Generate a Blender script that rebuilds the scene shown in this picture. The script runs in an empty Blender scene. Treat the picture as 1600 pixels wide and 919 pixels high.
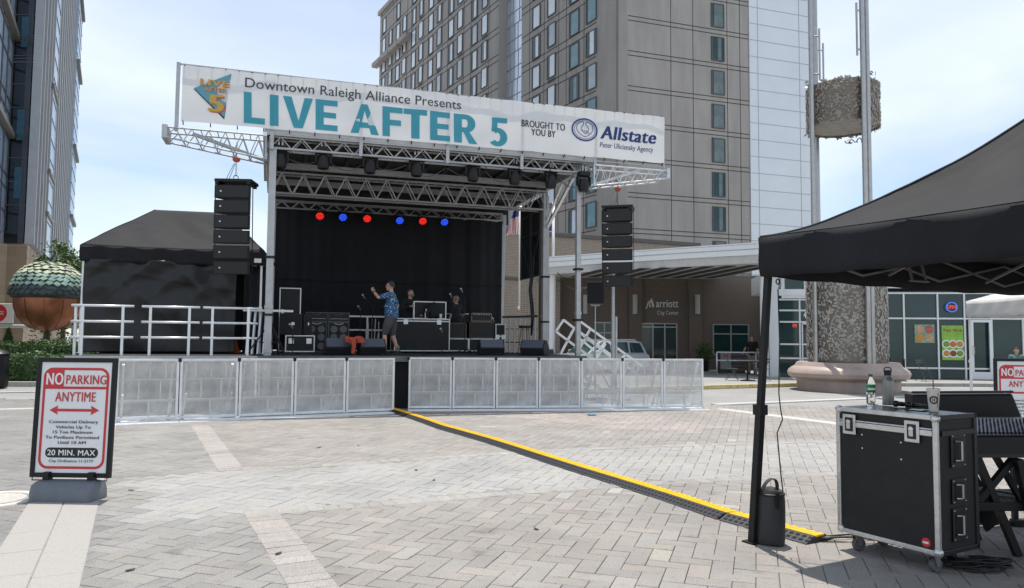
import bpy, bmesh, math, random
from mathutils import Vector, Matrix
random.seed(7)
R = math.radians
sc = bpy.context.scene
COL = sc.collection

# ------------------------------------------------------------------ camera, sky, sun, exposure
F, CH = 1160.0, 1.6                      # focal length in photo pixels, camera height
PIT, ROL = math.atan(70 / F), R(0.5)
FW = Vector((0, math.cos(PIT), math.sin(PIT)))
U0 = Vector((0, -math.sin(PIT), math.cos(PIT)))
RT = Vector((1, 0, 0)) * math.cos(ROL) + U0 * math.sin(ROL)
UP = -Vector((1, 0, 0)) * math.sin(ROL) + U0 * math.cos(ROL)
cam = bpy.data.cameras.new('camera'); camo = bpy.data.objects.new('camera', cam); COL.objects.link(camo)
cam.sensor_width = 36; cam.lens = F / 1600 * 36; cam.clip_end = 3000; cam.clip_start = .05
m3 = Matrix((RT, UP, -FW)).transposed()
camo.matrix_world = Matrix.Translation((0, 0, CH)) @ m3.to_4x4()
sc.camera = camo

SUN_EL, SUN_AZ = R(77.5), R(-8.6)        # azimuth measured from +Y towards +X
wd = bpy.data.worlds.new('World'); sc.world = wd; wd.use_nodes = True
nt = wd.node_tree; nt.nodes.clear()
def N(t, ty, **k):
    n = t.nodes.new(ty)
    for a, b in k.items(): setattr(n, a, b)
    return n
out = N(nt, 'ShaderNodeOutputWorld'); bg = N(nt, 'ShaderNodeBackground'); bg.inputs[1].default_value = .122
sky = N(nt, 'ShaderNodeTexSky', sky_type='NISHITA', sun_disc=False); sky.sun_elevation = SUN_EL; sky.sun_rotation = SUN_AZ
sky.air_density = 1.0; sky.dust_density = .45; sky.ozone_density = 2.6
tc = N(nt, 'ShaderNodeTexCoord'); sep = N(nt, 'ShaderNodeSeparateXYZ'); nt.links.new(tc.outputs['Generated'], sep.inputs[0])
def math_(t, op, a, b=None):
    n = N(t, 'ShaderNodeMath', operation=op)
    for i, v in enumerate((a, b)):
        if v is None: continue
        if isinstance(v, (int, float)): n.inputs[i].default_value = v
        else: t.links.new(v, n.inputs[i])
    return n.outputs[0]
zz = math_(nt, 'ADD', math_(nt, 'MAXIMUM', sep.outputs[2], 0), .18)
cx_ = math_(nt, 'DIVIDE', sep.outputs[0], zz); cy_ = math_(nt, 'DIVIDE', sep.outputs[1], zz)
cmb = N(nt, 'ShaderNodeCombineXYZ'); nt.links.new(cx_, cmb.inputs[0]); nt.links.new(cy_, cmb.inputs[1])
nz = N(nt, 'ShaderNodeTexNoise'); nz.inputs['Scale'].default_value = .75; nz.inputs['Detail'].default_value = 9; nz.inputs['Roughness'].default_value = .5
nz.inputs['Distortion'].default_value = .35
mp = N(nt, 'ShaderNodeMapping'); mp.inputs['Location'].default_value = (3.9, 1.3, 0); mp.inputs['Scale'].default_value = (1.0, .8, 1)
nt.links.new(cmb.outputs[0], mp.inputs[0]); nt.links.new(mp.outputs[0], nz.inputs['Vector'])
rp = N(nt, 'ShaderNodeValToRGB'); rp.color_ramp.elements[0].position = .32; rp.color_ramp.elements[1].position = .66
rp.color_ramp.elements[0].color = (.2, .2, .2, 1); rp.color_ramp.elements[1].color = (.92, .92, .92, 1)
nt.links.new(nz.outputs[0], rp.inputs[0])
mx = N(nt, 'ShaderNodeMixRGB'); nt.links.new(rp.outputs[0], mx.inputs[0]); nt.links.new(sky.outputs[0], mx.inputs[1])
mx.inputs[2].default_value = (6.3, 6.8, 7.3, 1)
nt.links.new(mx.outputs[0], bg.inputs[0]); nt.links.new(bg.outputs[0], out.inputs[0])

sl = bpy.data.lights.new('sun', 'SUN'); sl.energy = 4.0; sl.angle = R(.53); sl.color = (1, .955, .88)
so = bpy.data.objects.new('sun', sl); COL.objects.link(so)
sd = Vector((math.sin(SUN_AZ) * math.cos(SUN_EL), math.cos(SUN_AZ) * math.cos(SUN_EL), math.sin(SUN_EL)))
so.rotation_euler = sd.to_track_quat('Z', 'Y').to_euler(); so.location = (0, 0, 60)
sc.view_settings.view_transform = 'Standard'; sc.view_settings.look = 'None'
sc.view_settings.exposure = 0.41; sc.view_settings.gamma = 1
sc.cycles.max_bounces = 7; sc.cycles.transparent_max_bounces = 24

# ------------------------------------------------------------------ pixel <-> place helpers
def ray(x, y): return FW + RT * ((x - 800) / F) + UP * ((459.5 - y) / F)
def at(x, y, Y): d = ray(x, y); k = Y / d.y; return Vector((d.x * k, Y, CH + d.z * k))
def G(x, y, z=0): d = ray(x, y); k = (z - CH) / d.z; return Vector((d.x * k, d.y * k, z))
def PX(p):
    v = Vector(p) - Vector((0, 0, CH)); w = v.dot(FW)
    return 800 + F * v.dot(RT) / w, 459.5 - F * v.dot(UP) / w
class Plane:
    """vertical plane through o along the direction at angle a; (s,z) <-> pixel"""
    def __init__(s, o, ang):
        s.o = Vector((o[0], o[1], 0)); s.ang = ang
        s.u = Vector((math.cos(ang), math.sin(ang), 0)); s.n = Vector((-s.u.y, s.u.x, 0))
    def px(s, x, y, b=0):
        d = ray(x, y); k = (s.o.dot(s.n) + b) / d.dot(s.n); P = Vector((0, 0, CH)) + d * k
        return (P - s.o).dot(s.u), P.z
    def w(s, a, b=0, z=0): return s.o + s.u * a + s.n * b + Vector((0, 0, z))
ST = Plane((-5.31, 16.04), math.atan2(.2976, .955))     # the stage front
SA = ST.ang; DZ = 1.20                                  # its angle, its deck height
g1 = Vector((.45, -.893, 0)); g2 = Vector((.893, .45, 0)); GA = math.atan2(.45, .893)

# ------------------------------------------------------------------ materials
MATS = {}
def mat(name, col, rough=.6, metal=0, var=.12, scale=6, bump=0, bscale=60, spec=None, alpha=None, emit=None, coat=0, stain=0):
    if name in MATS: return MATS[name]
    m = bpy.data.materials.new(name); m.use_nodes = True; t = m.node_tree; b = t.nodes['Principled BSDF']
    b.inputs['Base Color'].default_value = (*col, 1); b.inputs['Roughness'].default_value = rough; b.inputs['Metallic'].default_value = metal
    if spec is not None: b.inputs['Specular IOR Level'].default_value = spec
    if coat: b.inputs['Coat Weight'].default_value = coat
    co = N(t, 'ShaderNodeTexCoord')
    if var:
        n = N(t, 'ShaderNodeTexNoise'); n.inputs['Scale'].default_value = scale; n.inputs['Detail'].default_value = 6; n.inputs['Roughness'].default_value = .65
        t.links.new(co.outputs['Object'], n.inputs['Vector'])
        x = N(t, 'ShaderNodeMixRGB'); x.inputs[1].default_value = (*[c * (1 - var) for c in col], 1); x.inputs[2].default_value = (*[min(1, c * (1 + var)) for c in col], 1)
        r = N(t, 'ShaderNodeValToRGB'); r.color_ramp.elements[0].position = .3; r.color_ramp.elements[1].position = .7
        t.links.new(n.outputs[0], r.inputs[0]); t.links.new(r.outputs[0], x.inputs[0]); last = x.outputs[0]
        if stain:
            mpn = N(t, 'ShaderNodeMapping'); mpn.inputs['Scale'].default_value = (1, 1, .12); t.links.new(co.outputs['Object'], mpn.inputs[0])
            n2 = N(t, 'ShaderNodeTexNoise'); n2.inputs['Scale'].default_value = 1.3; n2.inputs['Detail'].default_value = 8
            t.links.new(mpn.outputs[0], n2.inputs['Vector'])
            r2 = N(t, 'ShaderNodeValToRGB'); r2.color_ramp.elements[0].position = .35; r2.color_ramp.elements[1].position = .6
            v0 = 1 - stain; r2.color_ramp.elements[0].color = (v0, v0, v0, 1)
            t.links.new(n2.outputs[0], r2.inputs[0])
            mu = N(t, 'ShaderNodeMixRGB', blend_type='MULTIPLY'); mu.inputs[0].default_value = 1
            t.links.new(last, mu.inputs[1]); t.links.new(r2.outputs[0], mu.inputs[2]); last = mu.outputs[0]
        t.links.new(last, b.inputs['Base Color'])
        rr = N(t, 'ShaderNodeMapRange'); rr.inputs[3].default_value = max(.02, rough - .08); rr.inputs[4].default_value = min(1, rough + .08)
        t.links.new(n.outputs[0], rr.inputs[0]); t.links.new(rr.outputs[0], b.inputs['Roughness'])
    if bump:
        n3 = N(t, 'ShaderNodeTexNoise'); n3.inputs['Scale'].default_value = bscale; n3.inputs['Detail'].default_value = 4
        t.links.new(co.outputs['Object'], n3.inputs['Vector'])
        bp = N(t, 'ShaderNodeBump'); bp.inputs['Strength'].default_value = bump; bp.inputs['Distance'].default_value = .02
        t.links.new(n3.outputs[0], bp.inputs['Height']); t.links.new(bp.outputs[0], b.inputs['Normal'])
    if emit: b.inputs['Emission Color'].default_value = (*emit[:3], 1); b.inputs['Emission Strength'].default_value = emit[3]
    MATS[name] = m; return m
def bsdf(m): return m.node_tree.nodes['Principled BSDF']

ALU = mat('aluminium', (.62, .63, .64), .42, .55, .1, 9)
ALUW = mat('bright_aluminium', (.72, .73, .74), .38, .5, .08, 9)
GALV = mat('galvanised_steel', (.42, .43, .44), .5, .6, .15, 14)
STEEL = mat('stainless_steel', (.42, .41, .40), .34, .9, .12, 5)
BLK = mat('black_paint', (.013, .013, .014), .5, 0, .2, 8, spec=.3)
BLKM = mat('black_plastic', (.013, .013, .0145), .42, 0, .2, 10, spec=.28)
BLKF = mat('black_cloth', (.012, .012, .014), .85, 0, .3, 3, .35, 6)
DRAPE = mat('drape_cloth', (.014, .014, .017), .95, 0, .35, 1.2, .3, 3)
TENT = mat('tent_cloth', (.0145, .015, .018), .74, 0, .35, 2, .4, 3, spec=.22)
TENTW = mat('tent_wall', (.010, .010, .012), .42, 0, .2, 2, .12, 3, spec=.45)
RUB = mat('rubber', (.03, .03, .032), .75, 0, .2, 20)
WHITE = mat('white_paint', (.78, .78, .77), .45, 0, .05, 6)
RED = mat('sign_red', (.55, .03, .035), .45, 0, .05)
INK = mat('sign_black', (.012, .012, .012), .5, 0, 0)
CASE = mat('case_laminate', (.017, .017, .018), .55, 0, .25, 5, .15, 150, spec=.3)
AMPG = mat('amp_grille', (.03, .028, .026), .8, 0, .2, 40)
CONE = mat('speaker_cone', (.13, .13, .13), .6, 0, .1)
WOOD = mat('dark_wood', (.12, .07, .04), .6, 0, .2)
SKIN = mat('skin', (.50, .29, .21), .55, 0, .1, 25)
bsdf(SKIN).inputs['Subsurface Weight'].default_value = .05
CABLE = mat('cable_rubber', (.012, .012, .012), .5, 0, .1)
YEL = mat('yellow_plastic', (.85, .47, .015), .42, 0, .12, 12, .1, 60)
CHAR = mat('charcoal_plastic', (.026, .027, .034), .55, 0, .18, 12, .15, 80)
GREYP = mat('grey_plastic', (.12, .135, .16), .42, 0, .12, 6)
def glass(name, col, rough=.04, var=.3):
    m = mat(name, col, rough, 0, var, .7, 0, spec=.9); return m
GLASS = glass('tinted_glass', (.012, .040, .042)); bsdf(GLASS).inputs['Specular IOR Level'].default_value = .55
GLASSB = mat('sky_painted_glass', (.44, .57, .73), .28, .35, .15, .5)  # reflected sky is put into the base colour as pale blue
def brick(name, c1, c2, cm, sx=1.0, rot=None, bw=.22, bh=.075):
    m = bpy.data.materials.new(name); m.use_nodes = True; t = m.node_tree; b = t.nodes['Principled BSDF']
    co = N(t, 'ShaderNodeTexCoord'); sp = N(t, 'ShaderNodeSeparateXYZ'); t.links.new(co.outputs['Object'], sp.inputs[0])
    cb = N(t, 'ShaderNodeCombineXYZ'); xy = math_(t, 'ADD', sp.outputs[0], sp.outputs[1]); t.links.new(xy, cb.inputs[0]); t.links.new(sp.outputs[2], cb.inputs[1])
    bt = N(t, 'ShaderNodeTexBrick'); t.links.new(cb.outputs[0], bt.inputs['Vector']); bt.inputs['Scale'].default_value = 1
    bt.inputs['Brick Width'].default_value = bw; bt.inputs['Row Height'].default_value = bh; bt.inputs['Mortar Size'].default_value = .009
    bt.inputs['Color1'].default_value = (*c1, 1); bt.inputs['Color2'].default_value = (*c2, 1); bt.inputs['Mortar'].default_value = (*cm, 1)
    t.links.new(bt.outputs[0], b.inputs['Base Color']); b.inputs['Roughness'].default_value = .85
    return m

def stroke(mb, pts, w, fn):
    for (x0, y0), (x1, y1) in zip(pts[:-1], pts[1:]):
        d = math.hypot(x1 - x0, y1 - y0) or 1; nx, ny = -(y1 - y0) / d * w / 2, (x1 - x0) / d * w / 2
        mb.poly([fn(x0 + nx, y0 + ny), fn(x0 - nx, y0 - ny), fn(x1 - nx, y1 - ny), fn(x1 + nx, y1 + ny)])
# ------------------------------------------------------------------ mesh collector
class MB:
    def __init__(s): s.v = []; s.f = []; s.m = []
    def add(s, vs, fs, m=0):
        o = len(s.v); s.v += [tuple(p) for p in vs]; s.f += [tuple(i + o for i in q) for q in fs]; s.m += [m] * len(fs); return s
    def box(s, x0, y0, z0, x1, y1, z1, m=0):
        return s.obox(((x0 + x1) / 2, (y0 + y1) / 2, (z0 + z1) / 2), (abs(x1 - x0) / 2, 0, 0), (0, abs(y1 - y0) / 2, 0), (0, 0, abs(z1 - z0) / 2), m)
    def obox(s, c, a, b, d, m=0):
        c, a, b, d = Vector(c), Vector(a), Vector(b), Vector(d)
        vs = [c + a * i + b * j + d * k for k in (-1, 1) for j in (-1, 1) for i in (-1, 1)]
        return s.add(vs, [(0, 2, 3, 1), (4, 5, 7, 6), (0, 1, 5, 4), (2, 6, 7, 3), (0, 4, 6, 2), (1, 3, 7, 5)], m)
    def bar(s, p, q, w, h=None, up=(0, 0, 1), m=0):
        h = w if h is None else h
        p, q = Vector(p), Vector(q); d = (q - p); up = Vector(up)
        if abs(d.normalized().dot(up)) > .99: up = Vector((0, 1, 0))
        x = d.cross(up).normalized(); z = x.cross(d).normalized()
        return s.obox((p + q) / 2, x * w / 2, d / 2, z * h / 2, m)
    def tube(s, p, q, r, n=7, r2=None, m=0): return s.path([p, q], r, n, r2, m)
    def path(s, pts, r, n=7, r2=None, m=0, radii=None):
        pts = [Vector(p) for p in pts]; K = len(pts); r2 = r if r2 is None else r2; rings = []; x = None
        for i, p in enumerate(pts):
            t = (pts[min(i + 1, K - 1)] - pts[max(i - 1, 0)]).normalized()
            if x is None: x = t.orthogonal().normalized()
            else:
                x = x - t * x.dot(t); x = x.normalized() if x.length > 1e-6 else t.orthogonal().normalized()
            y = t.cross(x); rr = radii[i] if radii else r + (r2 - r) * i / (K - 1)
            rings += [p + (x * math.cos(2 * math.pi * k / n) + y * math.sin(2 * math.pi * k / n)) * rr for k in range(n)]
        fs = [(i * n + k, i * n + (k + 1) % n, (i + 1) * n + (k + 1) % n, (i + 1) * n + k) for i in range(K - 1) for k in range(n)]
        fs += [tuple(range(n - 1, -1, -1)), tuple((K - 1) * n + k for k in range(n))]
        return s.add(rings, fs, m)
    def lathe(s, prof, c=(0, 0, 0), n=24, m=0, a0=0, a1=2 * math.pi, axis='z'):
        full = abs(a1 - a0 - 2 * math.pi) < 1e-6; k = n if full else n + 1; vs = []
        for r, z in prof:
            for i in range(k):
                a = a0 + (a1 - a0) * i / n
                p = (r * math.cos(a), r * math.sin(a), z)
                if axis == 'y': p = (p[0], p[2], p[1])
                if axis == 'x': p = (p[2], p[0], p[1])
                vs.append((c[0] + p[0], c[1] + p[1], c[2] + p[2]))
        fs = [(j * k + i, j * k + (i + 1) % k, (j + 1) * k + (i + 1) % k, (j + 1) * k + i) for j in range(len(prof) - 1) for i in range(n)]
        if full and tuple(prof[0]) != tuple(prof[-1]):
            if prof[0][0] > 1e-5: fs.append(tuple(range(k - 1, -1, -1)))
            if prof[-1][0] > 1e-5: fs.append(tuple((len(prof) - 1) * k + i for i in range(k)))
        return s.add(vs, fs, m)
    def prism(s, poly, fn, d0, d1, m=0):
        n = len(poly); vs = [fn(x, y, d0) for x, y in poly] + [fn(x, y, d1) for x, y in poly]
        fs = [tuple(range(n - 1, -1, -1)), tuple(range(n, 2 * n))] + [(i, (i + 1) % n, n + (i + 1) % n, n + i) for i in range(n)]
        return s.add(vs, fs, m)
    def grid(s, fn, nu, nv, m=0):
        vs = [fn(i / nu, j / nv) for j in range(nv + 1) for i in range(nu + 1)]
        return s.add(vs, [(j * (nu + 1) + i, j * (nu + 1) + i + 1, (j + 1) * (nu + 1) + i + 1, (j + 1) * (nu + 1) + i) for j in range(nv) for i in range(nu)], m)
    def ell(s, c, rx, ry, rz, nu=14, nv=9, m=0):
        vs = []
        for j in range(nv + 1):
            t = math.pi * j / nv - math.pi / 2
            for i in range(nu): a = 2 * math.pi * i / nu; vs.append((c[0] + rx * math.cos(t) * math.cos(a), c[1] + ry * math.cos(t) * math.sin(a), c[2] + rz * math.sin(t)))
        return s.add(vs, [(j * nu + i, j * nu + (i + 1) % nu, (j + 1) * nu + (i + 1) % nu, (j + 1) * nu + i) for j in range(nv) for i in range(nu)], m)
    def poly(s, pts, m=0): return s.add(pts, [tuple(range(len(pts)))], m)
    def leaves(s, n, fn, size, m=0, jitter=.5):
        for _ in range(n):
            p = fn()
            if p is None: continue
            p = Vector(p); k = size * random.uniform(1 - jitter, 1 + jitter)
            a = Vector((random.gauss(0, 1), random.gauss(0, 1), random.gauss(0, .7))).normalized(); b = a.orthogonal().normalized()
            b = (b * math.cos(random.random() * 6) + a.cross(b) * math.sin(random.random() * 6)).normalized()
            s.add([p - a * k, p + b * k * .45, p + a * k, p - b * k * .45], [(0, 1, 2, 3)], random.choice(m) if isinstance(m, (list, tuple)) else m)
        return s
    def text(s, txt, x0, x1, y, cap, fn, bold=0, shear=0, m=0, squeeze=False):
        vs, fs, (a, b) = glyphs(txt, bold, shear); k = cap / CAPH; kx = (x1 - x0) / (b - a)
        e = cap * .05; p0 = Vector(fn(x0, y)); nn = (Vector(fn(x0 + e, y)) - p0).cross(Vector(fn(x0, y + e)) - p0).normalized()
        for q, dx in enumerate((0, -bold, bold, -bold * .5, bold * .5)[:(5 if bold > .012 else 3) if bold else 1]):     # heavier strokes: copies a hair apart
            s.add([Vector(fn(x0 + (px_ - a + dx) * kx, y + py_ * k)) + nn * (q * .0004) for px_, py_ in vs], fs, m)
        return s
    def each(s, name, mats, parent=None, off=(0, 0, 0), **k):
        """one object for every connected piece"""
        p = list(range(len(s.v)))
        def fd(i):
            while p[i] != i: p[i] = p[p[i]]; i = p[i]
            return i
        for f in s.f:
            for i in f[1:]: p[fd(i)] = fd(f[0])
        G_ = {}
        for f, m in zip(s.f, s.m): G_.setdefault(fd(f[0]), []).append((f, m))
        out = []
        for fs in G_.values():
            q = MB(); ix = {}
            for f, m in fs:
                for i in f:
                    if i not in ix: ix[i] = len(q.v); q.v.append(s.v[i])
                q.f.append(tuple(ix[i] for i in f)); q.m.append(m)
            out.append(q.build(name, mats, parent, off, **k))
        return out
    def build(s, name, mats, parent=None, off=(0, 0, 0), smooth=False, bevel=0, solid=0, sub=0, loc=None):
        me = bpy.data.meshes.new(name); o3 = Vector(off)
        me.from_pydata([tuple(Vector(p) - o3) for p in s.v], [], s.f)
        mats = mats if isinstance(mats, (list, tuple)) else [mats]
        for q in mats: me.materials.append(q)
        if len(mats) > 1: me.polygons.foreach_set('material_index', s.m)
        if smooth:
            me.polygons.foreach_set('use_smooth', [True] * len(me.polygons))
            if smooth is not True: 
                try: me.set_sharp_from_angle(angle=R(smooth))
                except Exception: pass
        me.update(); o = bpy.data.objects.new(name, me); COL.objects.link(o)
        if parent: o.parent = parent
        if loc: o.location = loc
        if solid: q = o.modifiers.new('solid', 'SOLIDIFY'); q.thickness = solid; q.offset = 0
        if sub: q = o.modifiers.new('sub', 'SUBSURF'); q.levels = sub; q.render_levels = sub
        if bevel: q = o.modifiers.new('bevel', 'BEVEL'); q.width = bevel; q.segments = 2; q.limit_method = 'ANGLE'; q.angle_limit = R(40)
        return o
GL = {}
def glyphs(txt, bold=0, shear=0):
    key = (txt, bold, shear)
    if key in GL: return GL[key]
    cu = bpy.data.curves.new('t', 'FONT'); cu.body = txt; cu.size = 1; cu.shear = shear; cu.resolution_u = 4; cu.space_character = 1.0 + bold * 2.2
    o = bpy.data.objects.new('t', cu); COL.objects.link(o); dg = bpy.context.evaluated_depsgraph_get(); dg.update()
    me = o.evaluated_get(dg).to_mesh(); vs = [(v.co.x, v.co.y) for v in me.vertices]; fs = [tuple(p.vertices) for p in me.polygons]
    o.evaluated_get(dg).to_mesh_clear(); bpy.data.objects.remove(o); bpy.data.curves.remove(cu)
    if not vs: vs = [(0, 0), (1, 1)]
    GL[key] = (vs, fs, (min(v[0] for v in vs), max(v[0] for v in vs))); return GL[key]
CAPH = 1
CAPH = max(v[1] for v in glyphs('H')[0])

def tag(o, label=None, cat=None, group=None, kind=None):
    if label: o['label'] = label
    if cat: o['category'] = cat
    if group: o['group'] = group
    if kind: o['kind'] = kind
    return o
def thing(name, label, cat, loc=(0, 0, 0), rz=0, group=None):
    o = bpy.data.objects.new(name, None); COL.objects.link(o); o.location = loc; o.rotation_euler = (0, 0, rz); o.empty_display_size = .1
    return tag(o, label, cat, group)
def copy_tree(o, parent=None, loc=None, rz=None, label=None):
    c = o.copy(); COL.objects.link(c)
    if parent: c.parent = parent
    for ch in o.children: copy_tree(ch, c)
    if loc is not None: c.location = loc
    if rz is not None: c.rotation_euler = (0, 0, rz)
    if label: c['label'] = label
    return c
ORD = ['leftmost', 'second from the left', 'third from the left', 'fourth from the left', 'fifth from the left', 'sixth from the left', 'seventh from the left', 'eighth from the left', 'ninth from the left', 'tenth from the left', 'eleventh from the left', 'twelfth from the left']
def stage_thing(name, label, cat, a, b, z=DZ, turn=0, group=None): return thing(name, label, cat, ST.w(a, b, z), SA + turn, group)
# ------------------------------------------------------------------ ground and paving
def ground_mat(name, c1, c2, joint, bw, bh, rot, ms=.006):
    m = bpy.data.materials.new(name); m.use_nodes = True; t = m.node_tree; b = t.nodes['Principled BSDF']
    co = N(t, 'ShaderNodeTexCoord'); mpn = N(t, 'ShaderNodeMapping'); mpn.inputs['Rotation'].default_value = (0, 0, rot); t.links.new(co.outputs['Object'], mpn.inputs[0])
    bt = N(t, 'ShaderNodeTexBrick'); t.links.new(mpn.outputs[0], bt.inputs['Vector']); bt.inputs['Scale'].default_value = 1
    bt.inputs['Brick Width'].default_value = bw; bt.inputs['Row Height'].default_value = bh; bt.inputs['Mortar Size'].default_value = ms
    bt.inputs['Color1'].default_value = (*c1, 1); bt.inputs['Color2'].default_value = (*c2, 1); bt.inputs['Mortar'].default_value = (*joint, 1)
    n = N(t, 'ShaderNodeTexNoise'); n.inputs['Scale'].default_value = .35; n.inputs['Detail'].default_value = 7; t.links.new(co.outputs['Object'], n.inputs['Vector'])
    r = N(t, 'ShaderNodeValToRGB'); r.color_ramp.elements[0].position = .3; r.color_ramp.elements[1].position = .65; r.color_ramp.elements[0].color = (.78, .78, .78, 1)
    t.links.new(n.outputs[0], r.inputs[0]); x = N(t, 'ShaderNodeMixRGB', blend_type='MULTIPLY'); x.inputs[0].default_value = 1
    t.links.new(bt.outputs[0], x.inputs[1]); t.links.new(r.outputs[0], x.inputs[2]); t.links.new(x.outputs[0], b.inputs['Base Color']); b.inputs['Roughness'].default_value = .85
    return m
mb = MB(); mb.poly([(-400, -60, -.024), (400, -60, -.024), (400, 900, -.024), (-400, 900, -.024)])
tag(mb.build('ground', ground_mat('far_paving', (.31, .305, .295), (.28, .275, .268), (.19, .185, .18), .6, .3, -GA)), kind='structure')

def inpoly(x, y, P):
    c = False; n = len(P)
    for i in range(n):
        a, b = P[i], P[(i + 1) % n]
        if (a[1] > y) != (b[1] > y) and x < (b[0] - a[0]) * (y - a[1]) / (b[1] - a[1]) + a[0]: c = not c
    return c
gp = lambda L: [tuple(G(x, y)[:2]) for x, y in L]
band_top = gp([(300, 740), (378, 735), (487, 731), (612, 722), (800, 710), (900, 704), (1025, 699), (1172, 695), (1330, 690), (1480, 686)])
band_bot = gp([(303, 805), (358, 801), (431, 796), (550, 787), (612, 782), (700, 775), (853, 763), (1025, 752), (1172, 744), (1330, 736), (1480, 729)])
band_left = gp([(243, 819), (215, 822), (196, 819), (235, 800), (205, 792), (262, 776), (200, 762), (170, 752), (230, 742)])
BAND = band_top + band_bot[::-1] + band_left
PINK = gp([(735, 648), (860, 657), (950, 669), (1080, 673), (1140, 668), (1010, 651), (900, 647)])
s0 = Vector((-2.41, 6.82, 0)); gr0 = Vector((-3.81, 6.97, 0))                    # edges of the crosswise strip and of the granite band
def side(p, o): return (Vector((p[0], p[1], 0)) - o).dot(g2)
mb = MB(); cols = []
def paver(mb, cols, c, a, b, col, z0=-.016, z1=0, ch=.004, gap=.0026):
    """one chamfered paver: centre c, half vectors a, b"""
    la, lb = a.length, b.length; A = a * ((la - gap) / la); B = b * ((lb - gap) / lb); A2 = a * ((la - gap - ch) / la); B2 = b * ((lb - gap - ch) / lb)
    dz = random.uniform(-.0012, .0012); tx, ty = random.uniform(-.0012, .0012), random.uniform(-.0012, .0012)
    lo = [c - A - B, c + A - B, c + A + B, c - A + B]; hi = [c - A2 - B2, c + A2 - B2, c + A2 + B2, c - A2 + B2]; tz = [-tx - ty, tx - ty, tx + ty, -tx + ty]
    vs = [(p.x, p.y, z0) for p in lo] + [(p.x, p.y, z1 - ch * .6 + dz) for p in lo] + [(p.x, p.y, z1 + dz + q) for p, q in zip(hi, tz)]
    fs = [(0, 1, 5, 4), (1, 2, 6, 5), (2, 3, 7, 6), (3, 0, 4, 7), (4, 5, 9, 8), (5, 6, 10, 9), (6, 7, 11, 10), (7, 4, 8, 11), (8, 9, 10, 11)]
    mb.add(vs, fs); cols.extend([col] * 12)
def vary(c, v=.09):
    k = 1 + random.gauss(0, v); t = random.gauss(0, .012); return (max(.02, c[0] * k * (1 + t)), max(.02, c[1] * k), max(.02, c[2] * k * (1 - t)), 1)
GREY, WARM, LIGHT, PNK, DARK = (.340, .327, .309), (.366, .338, .312), (.425, .412, .396), (.428, .375, .348), (.300, .291, .279)
W_ = .15
ha = R(-18.25); e = Vector((math.cos(ha), math.sin(ha), 0)); f_ = Vector((-math.sin(ha), math.cos(ha), 0)); o_ = Vector((.4, 3.2, 0))
def zone(p):
    if inpoly(p.x, p.y, BAND): return LIGHT
    if inpoly(p.x, p.y, PINK): return PNK
    if side(p, gr0) < 0: return DARK
    return GREY if side(p, s0) < 0 else WARM
for j in range(-70, 130):
    for k in range(-50, 60):
        for typ in (0, 1):
            i = j + 4 * k
            if typ == 0: c = o_ + e * (i + 1) * W_ + f_ * (j + .5) * W_; a, b = e * W_, f_ * W_ / 2
            else: c = o_ + e * (i + 2.5) * W_ + f_ * (j) * W_; a, b = e * W_ / 2, f_ * W_
            if c.y < 3.2 or c.y > 18.6: continue
            q = PX(c)
            if q[0] < -560 or q[0] > 2150 or q[1] > 1250: continue
            z = zone(c); col = vary(z, .03 if z is LIGHT else .05)
            if z in (WARM, GREY) and random.random() < .007: col = vary((.46, .43, .39), .05)
            paver(mb, cols, c, a, b, col)
def strip(mb, cols, p0, d, n, length, width, col, across, v=.04, z=.004, skip=False):
    for i in range(n):
        cc_ = p0 + d * (i + .5) * length + across * width / 2
        if skip and inpoly(cc_.x, cc_.y, BAND): continue
        paver(mb, cols, p0 + d * (i + .5) * length + across * width / 2, d * length / 2, across * width / 2, vary(col, v), z1=z)
strip(mb, cols, s0 - g1 * 7.3, g1, 24 + 44, .15, .30, (.45, .415, .39), g2, skip=True)                 # crosswise strip
strip(mb, cols, s0 - g1 * 7.3 + g1 * 0, g1, 0, .15, .3, GREY, g2)
def soldier(path, outward, start):
    acc = [Vector((*p, 0)) for p in path]
    for a, b in zip(acc[start:-1], acc[start + 1:]):
        d = (b - a); n = max(1, round(d.length / .15)); d.normalize(); nn = Vector((-d.y, d.x, 0)) * outward
        strip(mb, cols, a, d, n, (b - a).length / n, .2, (.41, .395, .375), nn, .05, .003)
soldier(band_bot, -1, 2); soldier(band_top, 1, 1)
pav = mb.build('plaza_paving', [mat('paver', (.3, .3, .3), .85, 0, 0, bump=.5, bscale=160)]); tag(pav, kind='structure')
at_ = pav.data.color_attributes.new('Col', 'FLOAT_COLOR', 'POINT'); at_.data.foreach_set('color', [x for c in cols for x in c])
def attr_col(m, stains=True):
    t = m.node_tree; b = t.nodes['Principled BSDF']; a = N(t, 'ShaderNodeVertexColor', layer_name='Col'); co = N(t, 'ShaderNodeTexCoord')
    last = a.outputs[0]
    for scale, lo, hi, dark in ((120, .36, .62, .60), (.9, .30, .60, .82), (3.1, .24, .38, .66), (14, .28, .45, .85)):
        n = N(t, 'ShaderNodeTexNoise'); n.inputs['Scale'].default_value = scale; n.inputs['Detail'].default_value = 5; t.links.new(co.outputs['Object'], n.inputs['Vector'])
        r = N(t, 'ShaderNodeValToRGB'); r.color_ramp.elements[0].position = lo; r.color_ramp.elements[1].position = hi; r.color_ramp.elements[0].color = (dark, dark, dark, 1)
        t.links.new(n.outputs[0], r.inputs[0]); x = N(t, 'ShaderNodeMixRGB', blend_type='MULTIPLY'); x.inputs[0].default_value = 1
        t.links.new(last, x.inputs[1]); t.links.new(r.outputs[0], x.inputs[2]); last = x.outputs[0]
    t.links.new(last, b.inputs['Base Color'])
attr_col(MATS['paver'])
mb = MB(); mb.poly([(-16, 3, -.014), (16, 3, -.014), (16, 18.6, -.014), (-16, 18.6, -.014)])
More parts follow.
